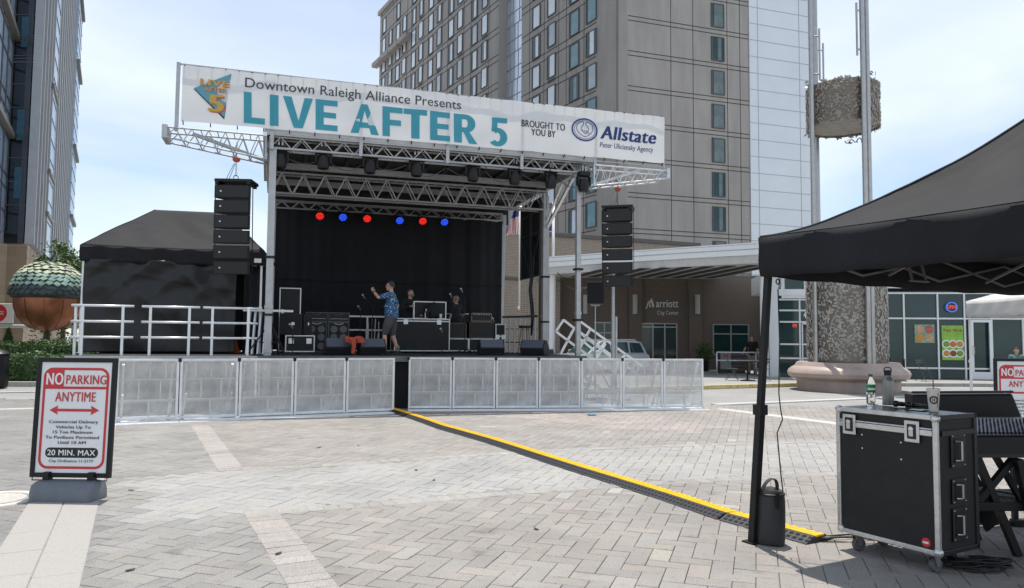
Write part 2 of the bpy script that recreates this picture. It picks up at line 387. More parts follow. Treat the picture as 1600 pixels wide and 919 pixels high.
tag(mb.build('joint_bed', mat('joint_sand', (.085, .08, .075), .95, 0, .2, 20)), kind='structure')
GRAN = mat('light_granite', (.315, .297, .278), .75, 0, .3, 140)
GRANW = mat('pale_granite', (.44, .43, .415), .75, 0, .1, 120)
def slabs(name, p0, d, n, length, width, across, rows=1, z=.006, m=None):
    mb = MB(); cc = []
    for r in range(rows):
        w = width / rows; off = random.random() * length * .6
        for i in range(n): paver(mb, cc, p0 + d * ((i + .5) * length + off) + across * (r + .5) * w, d * length / 2, across * w / 2, (1, 1, 1, 1), z0=-.02, z1=z, ch=.006)
    tag(mb.build(name, m or GRAN), kind='structure')
slabs('granite_band', gr0 - g2 * .60 - g1 * 7.5, g1, 20, .62, .60, g2, 2)
slabs('granite_band', Vector((4.62, 17.75, 0)), g1, 8, .9, .34, g2, 1, m=GRANW)
slabs('granite_band', Vector((5.0, 18.9, 0)), g2, 17, 1.0, .32, g1, 1, m=GRANW)
slabs('granite_band', Vector((-12.6, 15.3, 0)), g2, 7, .9, .28, g1, 1, m=GRANW)
slabs('granite_band', Vector((-16.6, 19.6, 0)), g2, 14, 1.0, .22, g1, 1, m=GRANW)
# manhole in a pale square
t = thing('manhole_cover', 'round pale manhole cover in the paving behind the sign by the granite band', 'manhole', (-5.0, 7.3, 0))
mb = MB(); mb.lathe([(.0, .009), (.27, .009), (.28, -.01)], n=32); mb.build('lid', mat('cover', (.42, .40, .37), .8, 0, .2, 30), t)
mb = MB(); mb.lathe([(.30, -.01), (.31, .008), (.40, .008), (.41, -.01)], n=32); mb.build('ring', mat('cover_ring', (.5, .47, .43), .8, 0, .15, 40), t)
# pavement beyond the kerb, with its yellow kerb
kp = lambda s: Vector((6.47, 24.98, 0)) + g2 * s
SWP = [kp(-9), kp(4.6), Vector((17, 27.6, 0)), Vector((40, 25, 0)), Vector((60, 60, 0)), Vector((-16, 75, 0))]
mb = MB(); mb.prism([(p.x, p.y) for p in SWP], lambda x, y, z: (x, y, z), -.05, .10)
tag(mb.build('sidewalk', ground_mat('sidewalk_paving', (.33, .325, .31), (.29, .285, .275), (.19, .185, .18), .9, .45, -GA)), kind='structure')
mb = MB()
for i in range(14): mb.obox(kp(-9 + i + .5) + Vector((0, 0, .045)) - g1 * -.075, g2 * .494, g1 * .07, (0, 0, .068))
tag(mb.build('kerb', [mat('kerb_yellow', (.55, .46, .22), .8, 0, .3, 9)], bevel=.012), kind='structure')

# ------------------------------------------------------------------ hotel tower
CON = mat('grey_precast', (.375, .347, .322), .85, 0, .07, .25, .12, 30, stain=.13)
COND = mat('precast_joint', (.055, .052, .05), .9, 0, .1)
HA = Plane((7.4, 60), R(120)); HB = Plane((8.4, 59.1), R(18.5))
def hx(pl, px): return pl.px(px, 300)[0]
hotel = thing('hotel_tower', 'tall grey hotel tower of precast panels with a pale metal bay behind the stage', 'hotel', (8, 60, 0))
HO = Vector((8, 60, 0)); LB = hx(HB, 1172); LT = hx(HB, 1271); LA = hx(HA, 589); g0, g1_ = hx(HA, 813), hx(HA, 777)
mb = MB(); pts = [HA.w(LA), HA.w(g1_), HA.w(g1_, -1.2), HA.w(g0, -1.2), HA.w(g0), HA.w(1.0), HA.w(.35, .18), HB.w(.12, .12), HB.w(.9), HB.w(LB), HB.w(LB, 25), HA.w(LA, -22)]
TOP = 62
mb = MB(); low = [HA.w(g0 - .02), HA.w(1.0), HA.w(.45, -.14), HB.w(.25, .2), HB.w(.9), HB.w(LB), HB.w(LB, 22), HA.w(g0, -22)]
mb.prism([(p.x, p.y) for p in low], lambda x, y, z: (x, y, z), 0, TOP)
far = [HA.w(LA), HA.w(g1_), HA.w(g1_, -20), HA.w(LA, -20)]
mb.prism([(p.x, p.y) for p in far], lambda x, y, z: (x, y, z), 0, 49.2)
mb.build('wall', CON, hotel, HO)
mb = MB(); q = [HA.w(g1_ - .01, -1.0), HA.w(g0 + .01, -1.0), HA.w(g0 + .01, -14), HA.w(g1_ - .01, -14)]
mb.prism([(p.x, p.y) for p in q], lambda x, y, z: (x, y, z), 0, 58)
mb.build('glazed_bay', mat('pale_panel_glass', (.62, .69, .77), .2, .45, .1, .4), hotel, HO)
mb = MB(); FH = 2.93; Z0 = 11.83
for k in range(-2, 18):
    z = Z0 + FH * k - 1.3
    for dz in (0, 1.35): mb.bar(HA.w(g0, -.98, z + dz), HA.w(g1_, -.98, z + dz), .06, .06)
    random.seed(k)
    for i in range(5):
        s = g0 + (g1_ - g0) * (i + random.uniform(.2, .8)) / 5; mb.bar(HA.w(s, -.98, z), HA.w(s, -.98, z + FH), .05, .05)
mb.build('bay_mullions', mat('bay_line', (.26, .31, .38), .5), hotel, HO)
random.seed(3)
# pale metal bay right of the tower's face
mb = MB(); mb.prism([(p.x, p.y) for p in (HB.w(LB + .01, -.1), HB.w(LT, -.1), HB.w(LT, 20), HB.w(LB + .01, 20))], lambda x, y, z: (x, y, z), 0, TOP)
mb.build('metal_bay', mat('pale_metal_panel', (.68, .71, .74), .38, .25, .05, .3), hotel, HO)
mb = MB(); PJ = mat('metal_joint', (.40, .43, .47), .6)
for k in range(-3, 34):
    z = Z0 + k * FH / 2 - .2; mb.bar(HB.w(LB + .02, -.105, z), HB.w(LT - .02, -.105, z), .04, .045)
for s in (.13, .79): mb.bar(HB.w(LB + (LT - LB) * s, -.105, 2), HB.w(LB + (LT - LB) * s, -.105, TOP), .04, .04, up=(0, 1, 0))
mb.build('metal_joints', PJ, hotel, HO)
# precast joints
mb = MB()
for k in range(-2, 18):
    z = Z0 + FH * k
    for dz in (-1.25, -1.62): mb.bar(HB.w(.95, -.005, z + dz), HB.w(LB - .02, -.005, z + dz), .03, .06)
    for dz in (-1.2, 1.1):
        mb.bar(HA.w(1.02, .005, z + dz), HA.w(g0 - .02, .005, z + dz), .03, .07)
        if z + dz < 49: mb.bar(HA.w(g1_ + .02, .005, z + dz), HA.w(LA - .02, .005, z + dz), .03, .08)
for px_ in (964, 1049, 1084, 1138, 1158): s = hx(HB, px_); mb.bar(HB.w(s, -.006, 0), HB.w(s, -.006, TOP - .1), .05, .02, up=(0, 1, 0))
CPX = [596, 606, 618, 628, 643, 654, 670, 683, 702, 716, 739, 755, 837, 861]
for i in range(0, 12, 2):
    a, b = hx(HA, CPX[i]), hx(HA, CPX[i + 1])
    for s in (a + .95, b - .95): mb.bar(HA.w(s, .006, 9), HA.w(s, .006, 49), .05, .02, up=(0, 1, 0))
for px_ in (826, 849, 872, 884, 912): s = hx(HA, px_); mb.bar(HA.w(s, .006, 9), HA.w(s, .006, TOP - .1), .05, .02, up=(0, 1, 0))
mb.build('panel_joints', COND, hotel, HO)
mb = MB()                                                       # little grilles under some windows and the ledge near the roof
for i in range(14):
    a = hx(HA, CPX[i])
    for k in range(0, 13):
        if (i // 2 + k + i) % 3 == 0: 
            for dz in (-1.12, -1.3): mb.bar(HA.w(a - .62, .03, Z0 + FH * k + dz), HA.w(a + .62, .03, Z0 + FH * k + dz), .06, .06)
mb.each('grille', mat('grille', (.13, .125, .12), .7), hotel, HO)
mb = MB(); L0 = hx(HA, 640); seg = (LA - L0 + 1) / 4
for i in range(4): mb.obox(HA.w(L0 + seg * (i + .5), .45, 41.7), HA.u * seg * .47, HA.n * .45, (0, 0, .3))
mb.build('ledge', CON, hotel, HO)
mb = MB(); mb.obox(HA.w((LA + g1_) / 2, -9, 49.4), HA.u * ((LA - g1_) / 2 + .25), HA.n * 9.35, (0, 0, .3)); mb.build('parapet', CON, hotel, HO)
CURT = mat('curtained_glass', (.64, .69, .74), .12, 0, .14, .25, spec=.8); TEAL = mat('teal_glass', (.10, .22, .25), .08, 0, .45, .8, spec=.9)
FRM = mat('window_frame', (.10, .10, .105), .5, .3)
def window_mesh(w, h, pane, name='window', cur=.22):
    mb = MB(); mb.box(-w / 2, -.05, -h / 2, w / 2, .05, h / 2, 0)
    t_ = .07
    for x0, x1, z0, z1 in ((-w / 2 - t_, -w / 2 + .02, -h / 2, h / 2), (w / 2 - .02, w / 2 + t_, -h / 2, h / 2), (-w / 2 - t_, w / 2 + t_, h / 2, h / 2 + t_), (-w / 2 - t_, w / 2 + t_, -h / 2 - t_, -h / 2)):
        mb.box(x0, -.09, z0, x1, .07, z1, 1)
    mb.box(-w / 2, -.055, -h / 2, -w / 2 + w * cur, .0, h / 2, 2)
    if cur > .3: mb.box(w / 2 - w * .2, -.056, -h / 2, w / 2, 0, h / 2, 2)
    o = mb.build(name, [pane, FRM, GLASS]); return o
GRN = mat('green_glass', (.09, .13, .125), .08, 0, .5, .6, spec=.9); CU2 = mat('darker_curtain', (.36, .42, .47), .15, 0, .25, .4, spec=.8)  # second curtain is a darker tone for variety among the windows
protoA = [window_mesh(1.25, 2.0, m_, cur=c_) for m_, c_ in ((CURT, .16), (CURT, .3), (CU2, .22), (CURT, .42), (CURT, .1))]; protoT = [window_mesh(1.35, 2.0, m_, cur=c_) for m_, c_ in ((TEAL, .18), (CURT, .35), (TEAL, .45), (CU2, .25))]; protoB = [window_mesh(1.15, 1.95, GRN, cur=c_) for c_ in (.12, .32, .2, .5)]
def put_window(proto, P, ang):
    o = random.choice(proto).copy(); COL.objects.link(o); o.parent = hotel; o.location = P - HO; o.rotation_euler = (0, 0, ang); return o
hid = MB(); cnt = 0
def banner_y(px): return 103 + (px - 275) * .1098
for i, px_ in enumerate(CPX + [897, 924]):
    s = hx(HA, px_); wide = i >= 14; pr = protoT if wide else protoA
    for k in range(-1, 17):
        z = Z0 + FH * k + (.0 if not wide else 0) + (.15 if i % 2 else -.1); P = HA.w(s, .02, z)
        if not wide and i < 12 and z > 47: continue
        q = PX(P); 
        if -30 < q[1] < banner_y(q[0]) + 12 or (q[0] > 858 and 250 < q[1] < 400): put_window(pr, P, HA.ang + math.pi); cnt += 1
        elif q[1] > 0:
            hid.obox(P, HA.u * (.68 if wide else .62), HA.n * .05, (0, 0, 1.0))
for k in range(-1, 9): put_window(protoB, HB.w(hx(HB, 1123), -.01, Z0 + FH * k), HB.ang); cnt += 1
if hid.v: tag(hid.build('window', CURT, hotel, HO), kind='stuff')
for p in protoA + protoT + protoB: bpy.data.objects.remove(p)
print('hotel windows', cnt)

# ------------------------------------------------------------------ brick annex, entrance wall and canopy of the hotel
BRK = brick('tan_brick', (.27, .215, .165), (.22, .175, .135), (.40, .36, .31), bw=.30, bh=.10); BRKD = brick('shaded_brick', (.15, .118, .094), (.13, .103, .083), (.19, .16, .135))  # the darker brick has the canopy's shade put into its colour
AN = Plane((-.87, 47), math.atan2(.403, .915))
ann = thing('brick_annex', 'long low tan brick hotel annex with a dark flat cap', 'building', AN.w(0)); ann.rotation_euler = (0, 0, AN.ang)
mb = MB(); mb.box(-10, 0, 0, 15.6, 8, 8.35); mb.build('wall', BRK, ann)
mb = MB(); mb.box(-10.1, -.12, 8.35, 15.75, 8.1, 8.62); mb.box(-10.05, -.07, 5.35, 15.7, -.003, 5.55); mb.build('cap', mat('annex_cap', (.10, .095, .09), .7), ann, bevel=.02)
ent = thing('hotel_entrance', 'canopy-shaded brick hotel entrance wall with sliding doors and silver lettering', 'entrance', (2, 38.6, 0)); EO = Vector((2, 38.6, 0))
EN = Plane((2, 38.6), 0)
ex = lambda x, y: EN.px(x, y)
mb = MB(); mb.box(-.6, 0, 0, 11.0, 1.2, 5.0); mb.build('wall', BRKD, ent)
mb = MB()
for px_ in (917, 992, 1085, 1200):
    s = ex(px_, 480)[0]; mb.box(s - .33, -.22, .0, s + .33, -.003, 4.95)
mb.each('pilaster', BRKD, ent)
mb = MB()
for s in (-1.15, .05): mb.box(s - .42, -.65, 0, s + .42, -.003, 4.95)
mb.each('pilaster', BRK, ent)  # lighter brick here paints the sunlit tone of these pilasters
sil = mat('sign_silver', (.62, .62, .62), .4, .3, 0)
en3 = lambda x, z: (x, -.03, z)
mb = MB(); a0, zb = ex(1022, 481.5); a1, _ = ex(1059.5, 481); cap = ex(1040, 469)[1] - ex(1040, 481)[1]
mb.text('arriott', a0 + .10, a1, zb + .05, cap, en3, .018)
mx0 = ex(1009.5, 482)[0]; mw = a0 - mx0
Mq = lambda u, v: (mx0 + mw * u, zb + .05 + cap * v)                                          # the swept strokes of the M
for P_, w_ in (([(-.05, -.22), (.10, .02), (.30, .78)], .05), ([(.30, .80), (.52, .0)], .085), ([(.42, .25), (.62, 1.12)], .05), ([(.62, 1.15), (.78, .55), (.9, .0)], .09)): stroke(mb, [Mq(*q_) for q_ in P_], w_, en3)
a0, zb = ex(1027, 491.5); a1, _ = ex(1060, 491); mb.text('City Center', a0, a1, zb, .2, en3, .004)
mb.build('lettering', sil, ent)
def framed_window(name, parent, x0, z0, x1, z1, cols_, rows_, y=-.02, pane=GLASS, frame=GALV, w=.06):
    mb = MB(); mb.box(x0, y, z0, x1, y + .04, z1); p = mb.build(name, pane, parent)
    mb = MB()
    for i in range(cols_ + 1): x = x0 + (x1 - x0) * i / cols_; mb.box(x - w / 2, y - .05, z0, x + w / 2, y + .06, z1)
    for z in [z0] + list(rows_) + [z1]: mb.box(x0 - w / 2, y - .045, z - w / 2, x1 + w / 2, y + .055, z + w / 2)
    mb.build('frame', frame, p); return p
dx0, dz1 = ex(1001, 505.5); dx1 = ex(1057, 505)[0]
d = framed_window('sliding_door', ent, dx0, .1, dx1, dz1, 3, [.55, dz1 - .18]); 
framed_window('window', ent, ex(1114, 507)[0], .9, ex(1169, 507)[0], ex(1114, 507)[1], 2, [1.95])
framed_window('window', ent, ex(925, 504)[0], .9, ex(963, 504)[0], ex(925, 504)[1], 2, [1.95])
for px_ in (914, 991, 1088):
    s, z = ex(px_, 476); t = thing('wall_lamp', {914: 'slim pale wall lamp left of the tripod speaker on the canopy-shaded brick', 991: 'slim pale wall lamp left of the hotel lettering', 1088: 'slim pale wall lamp right of the hotel lettering'}[px_], 'wall lamp', EO + Vector((s, -.24, z)), 0, 'wall lamps of the hotel entrance')
    mb = MB(); mb.lathe([(.0, -.5), (.13, -.5), (.13, .5), (0, .5)], n=12, a0=math.pi, a1=2 * math.pi); mb.build('shade', mat('lamp_shade', (.45, .45, .43), .4), t, smooth=40)
    mb = MB(); mb.box(-.09, -.005, -.42, .09, .02, .42); mb.build('backplate', GALV, t)
# canopy
can = thing('entrance_canopy', 'broad white metal canopy over the hotel entrance driveway', 'canopy', (6, 33, 0)); KO = Vector((6, 33, 0))
cw = [Vector((1.35, 36.4, 0)), Vector((4.5, 34.0, 0)), Vector((7.5, 31.8, 0)), Vector((10.2, 30.0, 0)), Vector((11.2, 29.8, 0)), Vector((11.0, 38.5, 0)), Vector((1.6, 38.5, 0))]
def band(pts, z0, z1, inset0, inset1, mb, m=0):
    for a, b in zip(pts[:-1], pts[1:]):
        d = (b - a).normalized(); nn = Vector((-d.y, d.x, 0))
        mb.poly([a + nn * inset0 + Vector((0, 0, z0)), b + nn * inset0 + Vector((0, 0, z0)), b + nn * inset1 + Vector((0, 0, z1)), a + nn * inset1 + Vector((0, 0, z1))], m)
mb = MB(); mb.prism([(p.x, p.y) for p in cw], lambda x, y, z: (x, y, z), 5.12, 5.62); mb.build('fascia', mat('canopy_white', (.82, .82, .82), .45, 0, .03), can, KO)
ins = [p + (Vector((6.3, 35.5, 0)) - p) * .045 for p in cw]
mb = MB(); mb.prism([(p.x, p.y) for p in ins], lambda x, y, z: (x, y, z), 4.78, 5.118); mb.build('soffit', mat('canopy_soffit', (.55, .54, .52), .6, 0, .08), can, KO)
mb = MB()
for i in range(9):
    x = 3.2 + i * .85; mb.bar((x, 37.6, 4.77), (x + 1.0, 33.2 - (x - 3) * .42 + .4, 4.77), .45, .03)
mb.each('soffit_slot', mat('soffit_slot', (.06, .06, .06), .7), can, KO)
mb = MB(); band([c + Vector((0, -.01, 0)) for c in cw[:4]], 5.34, 5.37, -.005, -.005, mb); band(cw[:4], 5.55, 5.57, -.006, -.006, mb)
mb.build('fascia_joint', PJ, can, KO, solid=.01)
mb = MB(); mb.tube((2.0, 36.7, 0), (2.0, 36.7, 4.78), .16, 12); mb.tube((10.6, 31.2, 0), (10.6, 31.2, 4.78), .16, 12); mb.each('column', mat('canopy_white', (.7, .7, .7)), can, KO)

# ------------------------------------------------------------------ restaurant storefront on the right
SF = Plane((10.7, 31.35), R(-7.5)); sfo = SF.o
sf = thing('restaurant_storefront', 'white framed glass restaurant storefront with green and picture posters', 'storefront', sfo, SF.ang)
fx = lambda x, y: SF.px(x, y)
PW = mat('white_panel', (.68, .70, .73), .4, .1, .06, .5)
S = lambda px_: fx(px_, 520)[0]; ZZ = lambda py, px_=1420: fx(px_, py)[1]
mb = MB(); mb.box(S(1202), 0, 0, S(1217), .5, 4.75); mb.build('wall', PW, sf)
mb = MB(); mb.box(S(1217), .3, 3.85, 14.5, 6, 4.7); mb.box(S(1217), -.04, ZZ(462, 1240), S(1383), .2, ZZ(452, 1240)); mb.build('header', PW, sf)
mb = MB(); mb.box(S(1217), .12, .1, 14.5, .16, ZZ(455)); mb.build('glazing', GLASS, sf)
mb = MB(); mb.box(S(1217), 3.2, 0, 14.5, 3.3, 4.4, 0); mb.box(S(1217), .3, .02, 14.5, 3.2, .08, 0); mb.build('interior', mat('dim_interior', (.07, .065, .06), .9, 0, .4, 1.2), sf)
mb = MB(); AW = mat('white_mullion', (.66, .68, .70), .4, .3, .04)
zt = ZZ(457)
for px_ in (1217, 1250.5, 1383, 1414, 1467, 1509, 1551, 1600): mb.box(S(px_) - .032, .05, .1, S(px_) + .032, .24, zt)
for py in (497.5, 575, 597, 458):
    z = ZZ(py); mb.box(S(1378), .06, z - .032, 14.5, .23, z + .032)
for py in (468, 485, 503, 538, 560): z = ZZ(py, 1235); mb.box(S(1217), .06, z - .035, S(1270), .23, z + .035)
mb.build('mullion', AW, sf)
mb = MB(); mb.box(S(1253), .03, .1, S(1255), .2, ZZ(505, 1258)); mb.box(S(1253), .03, ZZ(507, 1258), S(1275), .2, ZZ(503.5, 1258)); mb.build('door_frame', AW, sf)
dr = None
mb = MB(); x0, x1 = S(1516), S(1549); z1 = ZZ(500, 1530)
for a, b, c, d_ in ((x0, .12, x0 + .1, z1), (x1 - .1, .12, x1, z1), (x0 + .1, .12, x1 - .1, .42), (x0 + .1, z1 - .1, x1 - .1, z1)): mb.box(a, -.06, b, c, .015, d_)
dr = mb.build('door', AW, sf)
mb = MB(); hz = ZZ(548, 1522); mb.path([(x0 + .07, -.07, hz - .18), (x0 + .07, -.15, hz - .16), (x0 + .07, -.15, hz + .16), (x0 + .07, -.07, hz + .18)], .015, 6); mb.build('handle', STEEL, dr)
def sheet(parent, name, x0, z0, x1, z1, y, m, th=.012):
    mb = MB(); mb.box(x0, y - th, z0, x1, y, z1); return mb.build(name, m, parent)
# posters are stuck on the glass
gx0, gz1 = fx(1472.5, 508.5); gx1, gz0 = fx(1508, 563)
t = thing('green_poster', 'green menu poster with six round dishes on the restaurant glass', 'poster', SF.w(gx0, .1, gz0), SF.ang)
w, h = gx1 - gx0, gz1 - gz0
mb = MB(); mb.box(0, -.012, 0, w, 0, h); mb.build('sheet', mat('poster_green', (.22, .45, .06), .5, 0, .25, 3), t)
q3 = lambda x, z: (x, -.016, z)
mb = MB(); mb.text('Fire Wok', w * .1, w * .95, h * .82, h * .085, q3, .03); mb.build('lettering', mat('poster_red', (.35, .02, .02), .5), t)
mb = MB(); fd = MB()
for i in range(3):
    for j in range(2):
        c = (w * (.2 + .31 * i), -.014, h * (.19 + .27 * j)); mb.lathe([(0, -.003), (h * .115, -.003), (h * .12, .002)], c, 18, axis='y'); fd.lathe([(0, -.007), (h * .085, -.006), (h * .09, -.002)], c, 14, axis='y', m=(i + 2 * j) % 4)
mb.build('plate', WHITE, t); fd.build('dish', [mat('f1', (.5, .25, .05), .6, 0, .5, 30), mat('f2', (.25, .05, .02), .6, 0, .5, 30), mat('f3', (.15, .28, .05), .6, 0, .5, 30), mat('f4', (.5, .16, .04), .6, 0, .5, 30)], t)
px0, pz1 = fx(1430, 507); px1, pz0 = fx(1462, 536)
t = thing('food_poster', 'poster of four food photographs left of the green poster', 'poster', SF.w(px0, .1, pz0), SF.ang); w, h = px1 - px0, pz1 - pz0
mb = MB(); mb.box(0, -.012, 0, w, 0, h); mb.build('sheet', mat('poster_teal', (.16, .32, .25), .5, 0, .4, 5), t)
fd = MB()
for i in range(2):
    for j in range(2): fd.lathe([(0, -.02), (w * .2, -.018), (w * .23, -.012)], (w * (.26 + .48 * i), 0, h * (.26 + .48 * j)), 12, axis='y', m=i + j)
fd.build('dish', [MATS['f1'], mat('f5', (.45, .3, .18), .6, 0, .6, 25), mat('f6', (.4, .12, .08), .6, 0, .6, 25)], t)
def neon(px_, py, wpx, label, ring):
    x, z = fx(px_, py); t = thing('open_sign', label, 'neon sign', SF.w(x, .02, z), SF.ang); w = wpx * .38 / F * 30
    mb = MB(); mb.text('OPEN', -w * .8, w * .8, -.065, .14, lambda a, b: (a, -.02, b), .012); mb.build('lettering', mat('neon_red', (.6, .05, .04), .5, emit=(1, .08, .05, .55)), t)
    if ring: mb = MB(); mb.path([(w * math.cos(a), -.02, .19 * math.sin(a)) for a in [i * math.pi / 12 for i in range(25)]], .022, 5); mb.build('ring', mat('neon_blue', (.05, .15, .7), .5, emit=(.1, .25, 1, .4)), t)
neon(1487, 480, 21, 'glowing red and blue oval open sign high in the restaurant glass', True)
neon(1241.5, 509, 11, 'small red open sign in the narrow glass bay left of the sculpture', False)
mb = MB(); a0, z0 = fx(1256.5, 497); mb.text('44', a0, fx(1266, 497)[0], z0, .26, lambda a, b: (a, .1, b), .03); mb.build('number', WHITE, sf)
# upper pale box over the left bay
mb = MB(); mb.box(S(1222), -.01, ZZ(466, 1240), S(1300), .28, 4.69); mb.build('upper_panel', PW, sf)
mb = MB(); mb.box(S(1227), -.03, ZZ(460, 1240), S(1257), -.012, ZZ(436, 1240)); mb.build('upper_window', GLASS, sf)
# ------------------------------------------------------------------ glass tower on the left
C0 = at(47, 240, 40); C0.z = 0
LP = Plane(C0, math.atan2(.881, -.473)); lx = lambda px_, y=200: LP.px(px_, y)[0]
tw = thing('glass_office_tower', 'finned grey office tower with dark glass recess and stone base at the left edge', 'office tower', C0)
STONE = brick('sandstone_cladding', (.42, .33, .24), (.37, .29, .21), (.30, .24, .18), bw=1.1, bh=.42)
FIN = mat('metal_fin', (.40, .405, .42), .45, .45, .1, 1.2); SL = mat('spandrel_grey', (.12, .12, .13), .5, .3, .1)
rec = 1.22; D0 = C0 + Vector((-rec, 0, 0)); far = 37.5
mb = MB(); P = [C0 - LP.n * -.12, LP.w(far, .12), LP.w(far, 20), D0 + Vector((-8, 14, 0)), D0 + Vector((0, .12, 0))]
mb.prism([(p.x, p.y) for p in P], lambda x, y, z: (x, y, z), 6.5, 62); mb.build('core_wall', SL, tw, C0)
mb = MB(); mb.box(D0.x + .0, 40 - .0, 6.55, C0.x - .05, 40.1, 61.5); mb.build('recess_glazing', mat('dark_recess_glass', (.012, .014, .018), .06, 0, .4, .8, spec=.7), tw, C0)
mb = MB()
for i, z in enumerate([8.6, 9.9, 11.2, 14.0, 15.3, 16.5, 19.2, 20.4, 21.7, 22.9]): mb.box(D0.x, 39.96, z, C0.x - .05, 39.998, z + .045)
for z in (16.55, 17.7, 21.9, 22.6): 
    for k in range(3): mb.box(D0.x, 39.95, z + k * .16, C0.x - .05, 39.99, z + k * .16 + .05)
mb.build('transoms', mat('recess_line', (.11, .12, .13), .5), tw, C0)
mb = MB(); curt = mat('recess_blind', (.05, .12, .17), .3, 0, .2)
for z in (9.0, 12.2, 17.4, 20.6): mb.box(D0.x + .45, 39.955, z, D0.x + .85, 39.985, z + 1.7)
mb.each('blind', curt, tw, C0)
mb = MB()                                                     # vertical fins in two groups
def fin(s, w=.28): mb.obox(LP.w(s, -.16, 34), LP.u * w / 2, LP.n * .22, (0, 0, 27.5))
s1, s2, s3, s4 = lx(70), lx(77), lx(105), far
n = 5
for i in range(n): fin(.12 + (s1 - .3) * i / (n - 1), .30)
n = 10
for i in range(n): fin(s2 + .15 + (s3 - s2) * i / (n - 1), .50)
mb.each('fin', FIN, tw, C0)
mb = MB(); mb.obox(LP.w((s1 + s2) / 2 + .1, -.26, 34), LP.u * ((s2 - s1) / 2 - .1), LP.n * .1, (0, 0, 27.4)); mb.obox(LP.w((s3 + s4) / 2 + .4, -.25, 34), LP.u * ((s4 - s3) / 2 - .1), LP.n * .25, (0, 0, 27.4))
mb.each('glass_strip', GLASSB, tw, C0)
mb = MB()
for z in [12.5, 19, 25.5, 32]:
    mb.obox(LP.w((s3 + s4) / 2 + .4, -.62, z + (1.5 if z > 20 else 0)), LP.u * ((s4 - s3) / 2), LP.n * .12, (0, 0, .16))
for y0 in (100, 258, 330): s = (s1 + s2) / 2; z = LP.px(66, y0 + 8)[1]; mb.obox(LP.w(s, -.30, z), LP.u * ((s2 - s1) / 2 + .5), LP.n * .16, (0, 0, .13)); mb.obox(LP.w(s, -.24, z - 1.1), LP.u * ((s2 - s1) / 2), LP.n * .1, (0, 0, .1))
mb.each('sun_shade', mat('shade_metal', (.22, .2, .18), .5, .3), tw, C0)
mb = MB(); z = 7.5
while z < 40:
    for a, b, o in ((s1 + .1, s2, -.37), (s3 + .4, s4 + .4, -.51)): mb.bar(LP.w(a, o, z), LP.w(b, o, z), .05, .06)
    z += 1.35
mb.build('strip_mullions', SL, tw, C0)
LQ = Plane(D0, math.atan2(-.881, .473))                         # the nearer wing, running towards the camera
mb = MB(); P = [D0, LQ.w(16), LQ.w(16, -10), D0 + Vector((-10, 0, 0))]
mb.prism([(p.x, p.y) for p in P], lambda x, y, z: (x, y, z), 7.1, 60); mb.build('wing_glazing', GLASSB, tw, C0)
mb = MB(); z = 8.2; k = 0
while z < 40: mb.bar(LQ.w(.05, .03, z), LQ.w(16, .03, z), .06, .07); z += (1.3, .7, 2.0)[k % 3]; k += 1
for s in range(0, 16, 2): mb.bar(LQ.w(s + .1, .03, 7.2), LQ.w(s + .1, .03, 58), .06, .06, up=(1, 0, 0))
mb.build('wing_mullions', SL, tw, C0)
mb = MB()
for z in (12.4, 17.9, 24): mb.obox(LQ.w(8, .16, z), LQ.u * 8, LQ.n * .16, (0, 0, .14))
mb.each('wing_ledge', MATS['shade_metal'], tw, C0)
mb = MB(); P = [C0 + Vector((.15, -.1, 0)), LP.w(far, -.3), LP.w(far, 18), D0 + Vector((-9, 14, 0)), LQ.w(16, -10), LQ.w(16, .2), D0 + Vector((.05, -.3, 0)), D0 + Vector((.3, -.1, 0))]
mb.prism([(p.x, p.y) for p in P], lambda x, y, z: (x, y, z), -.02, 6.48); mb.build('stone_base', STONE, tw, C0)
mb = MB(); s = lx(68, 450); mb.obox(LP.w(s + 2, -.33, 2.6), LP.u * 2.2, LP.n * .05, (0, 0, 2.3)); mb.build('base_glazing', GLASS, tw, C0)
mb = MB()
for i in range(5): mb.bar(LP.w(s - .3 + i * 1.1, -.4, .1), LP.w(s - .3 + i * 1.1, -.4, 5), .12, .12)
mb.each('base_column', mat('base_tan', (.5, .42, .33), .7), tw, C0)
# small white sign with red oval on a rail
t = thing('shop_sign', 'small white sign with a red oval at the left edge above the hedge', 'sign', at(6, 505, 31), 0)
mb = MB(); mb.box(-.75, -.06, 0, .38, .06, .82); mb.build('board', WHITE, t, bevel=.02)
mb = MB(); mb.lathe([(0, -.075), (.36, -.072), (.37, -.06)], (-.22, 0, .42), 24, axis='y'); mb.build('oval', RED, t)
mb = MB(); [stroke(mb, [(-.46, .47 - k * .09), (.02, .47 - k * .09)], .035, lambda x, y: (x, -.08, y)) for k in range(2)]; mb.build('stripes', WHITE, t)
mb = MB(); mb.tube((-.9, 0, -.12), (3.4, 0, -.12), .07, 8); mb.tube((-.3, 0, -2.3), (-.3, 0, 0), .06); mb.tube((2.9, 0, -2.3), (2.9, 0, -.12), .07); mb.build('rail', mat('rail_pale', (.5, .56, .58), .4, .2), t)
zoff = t.location.z
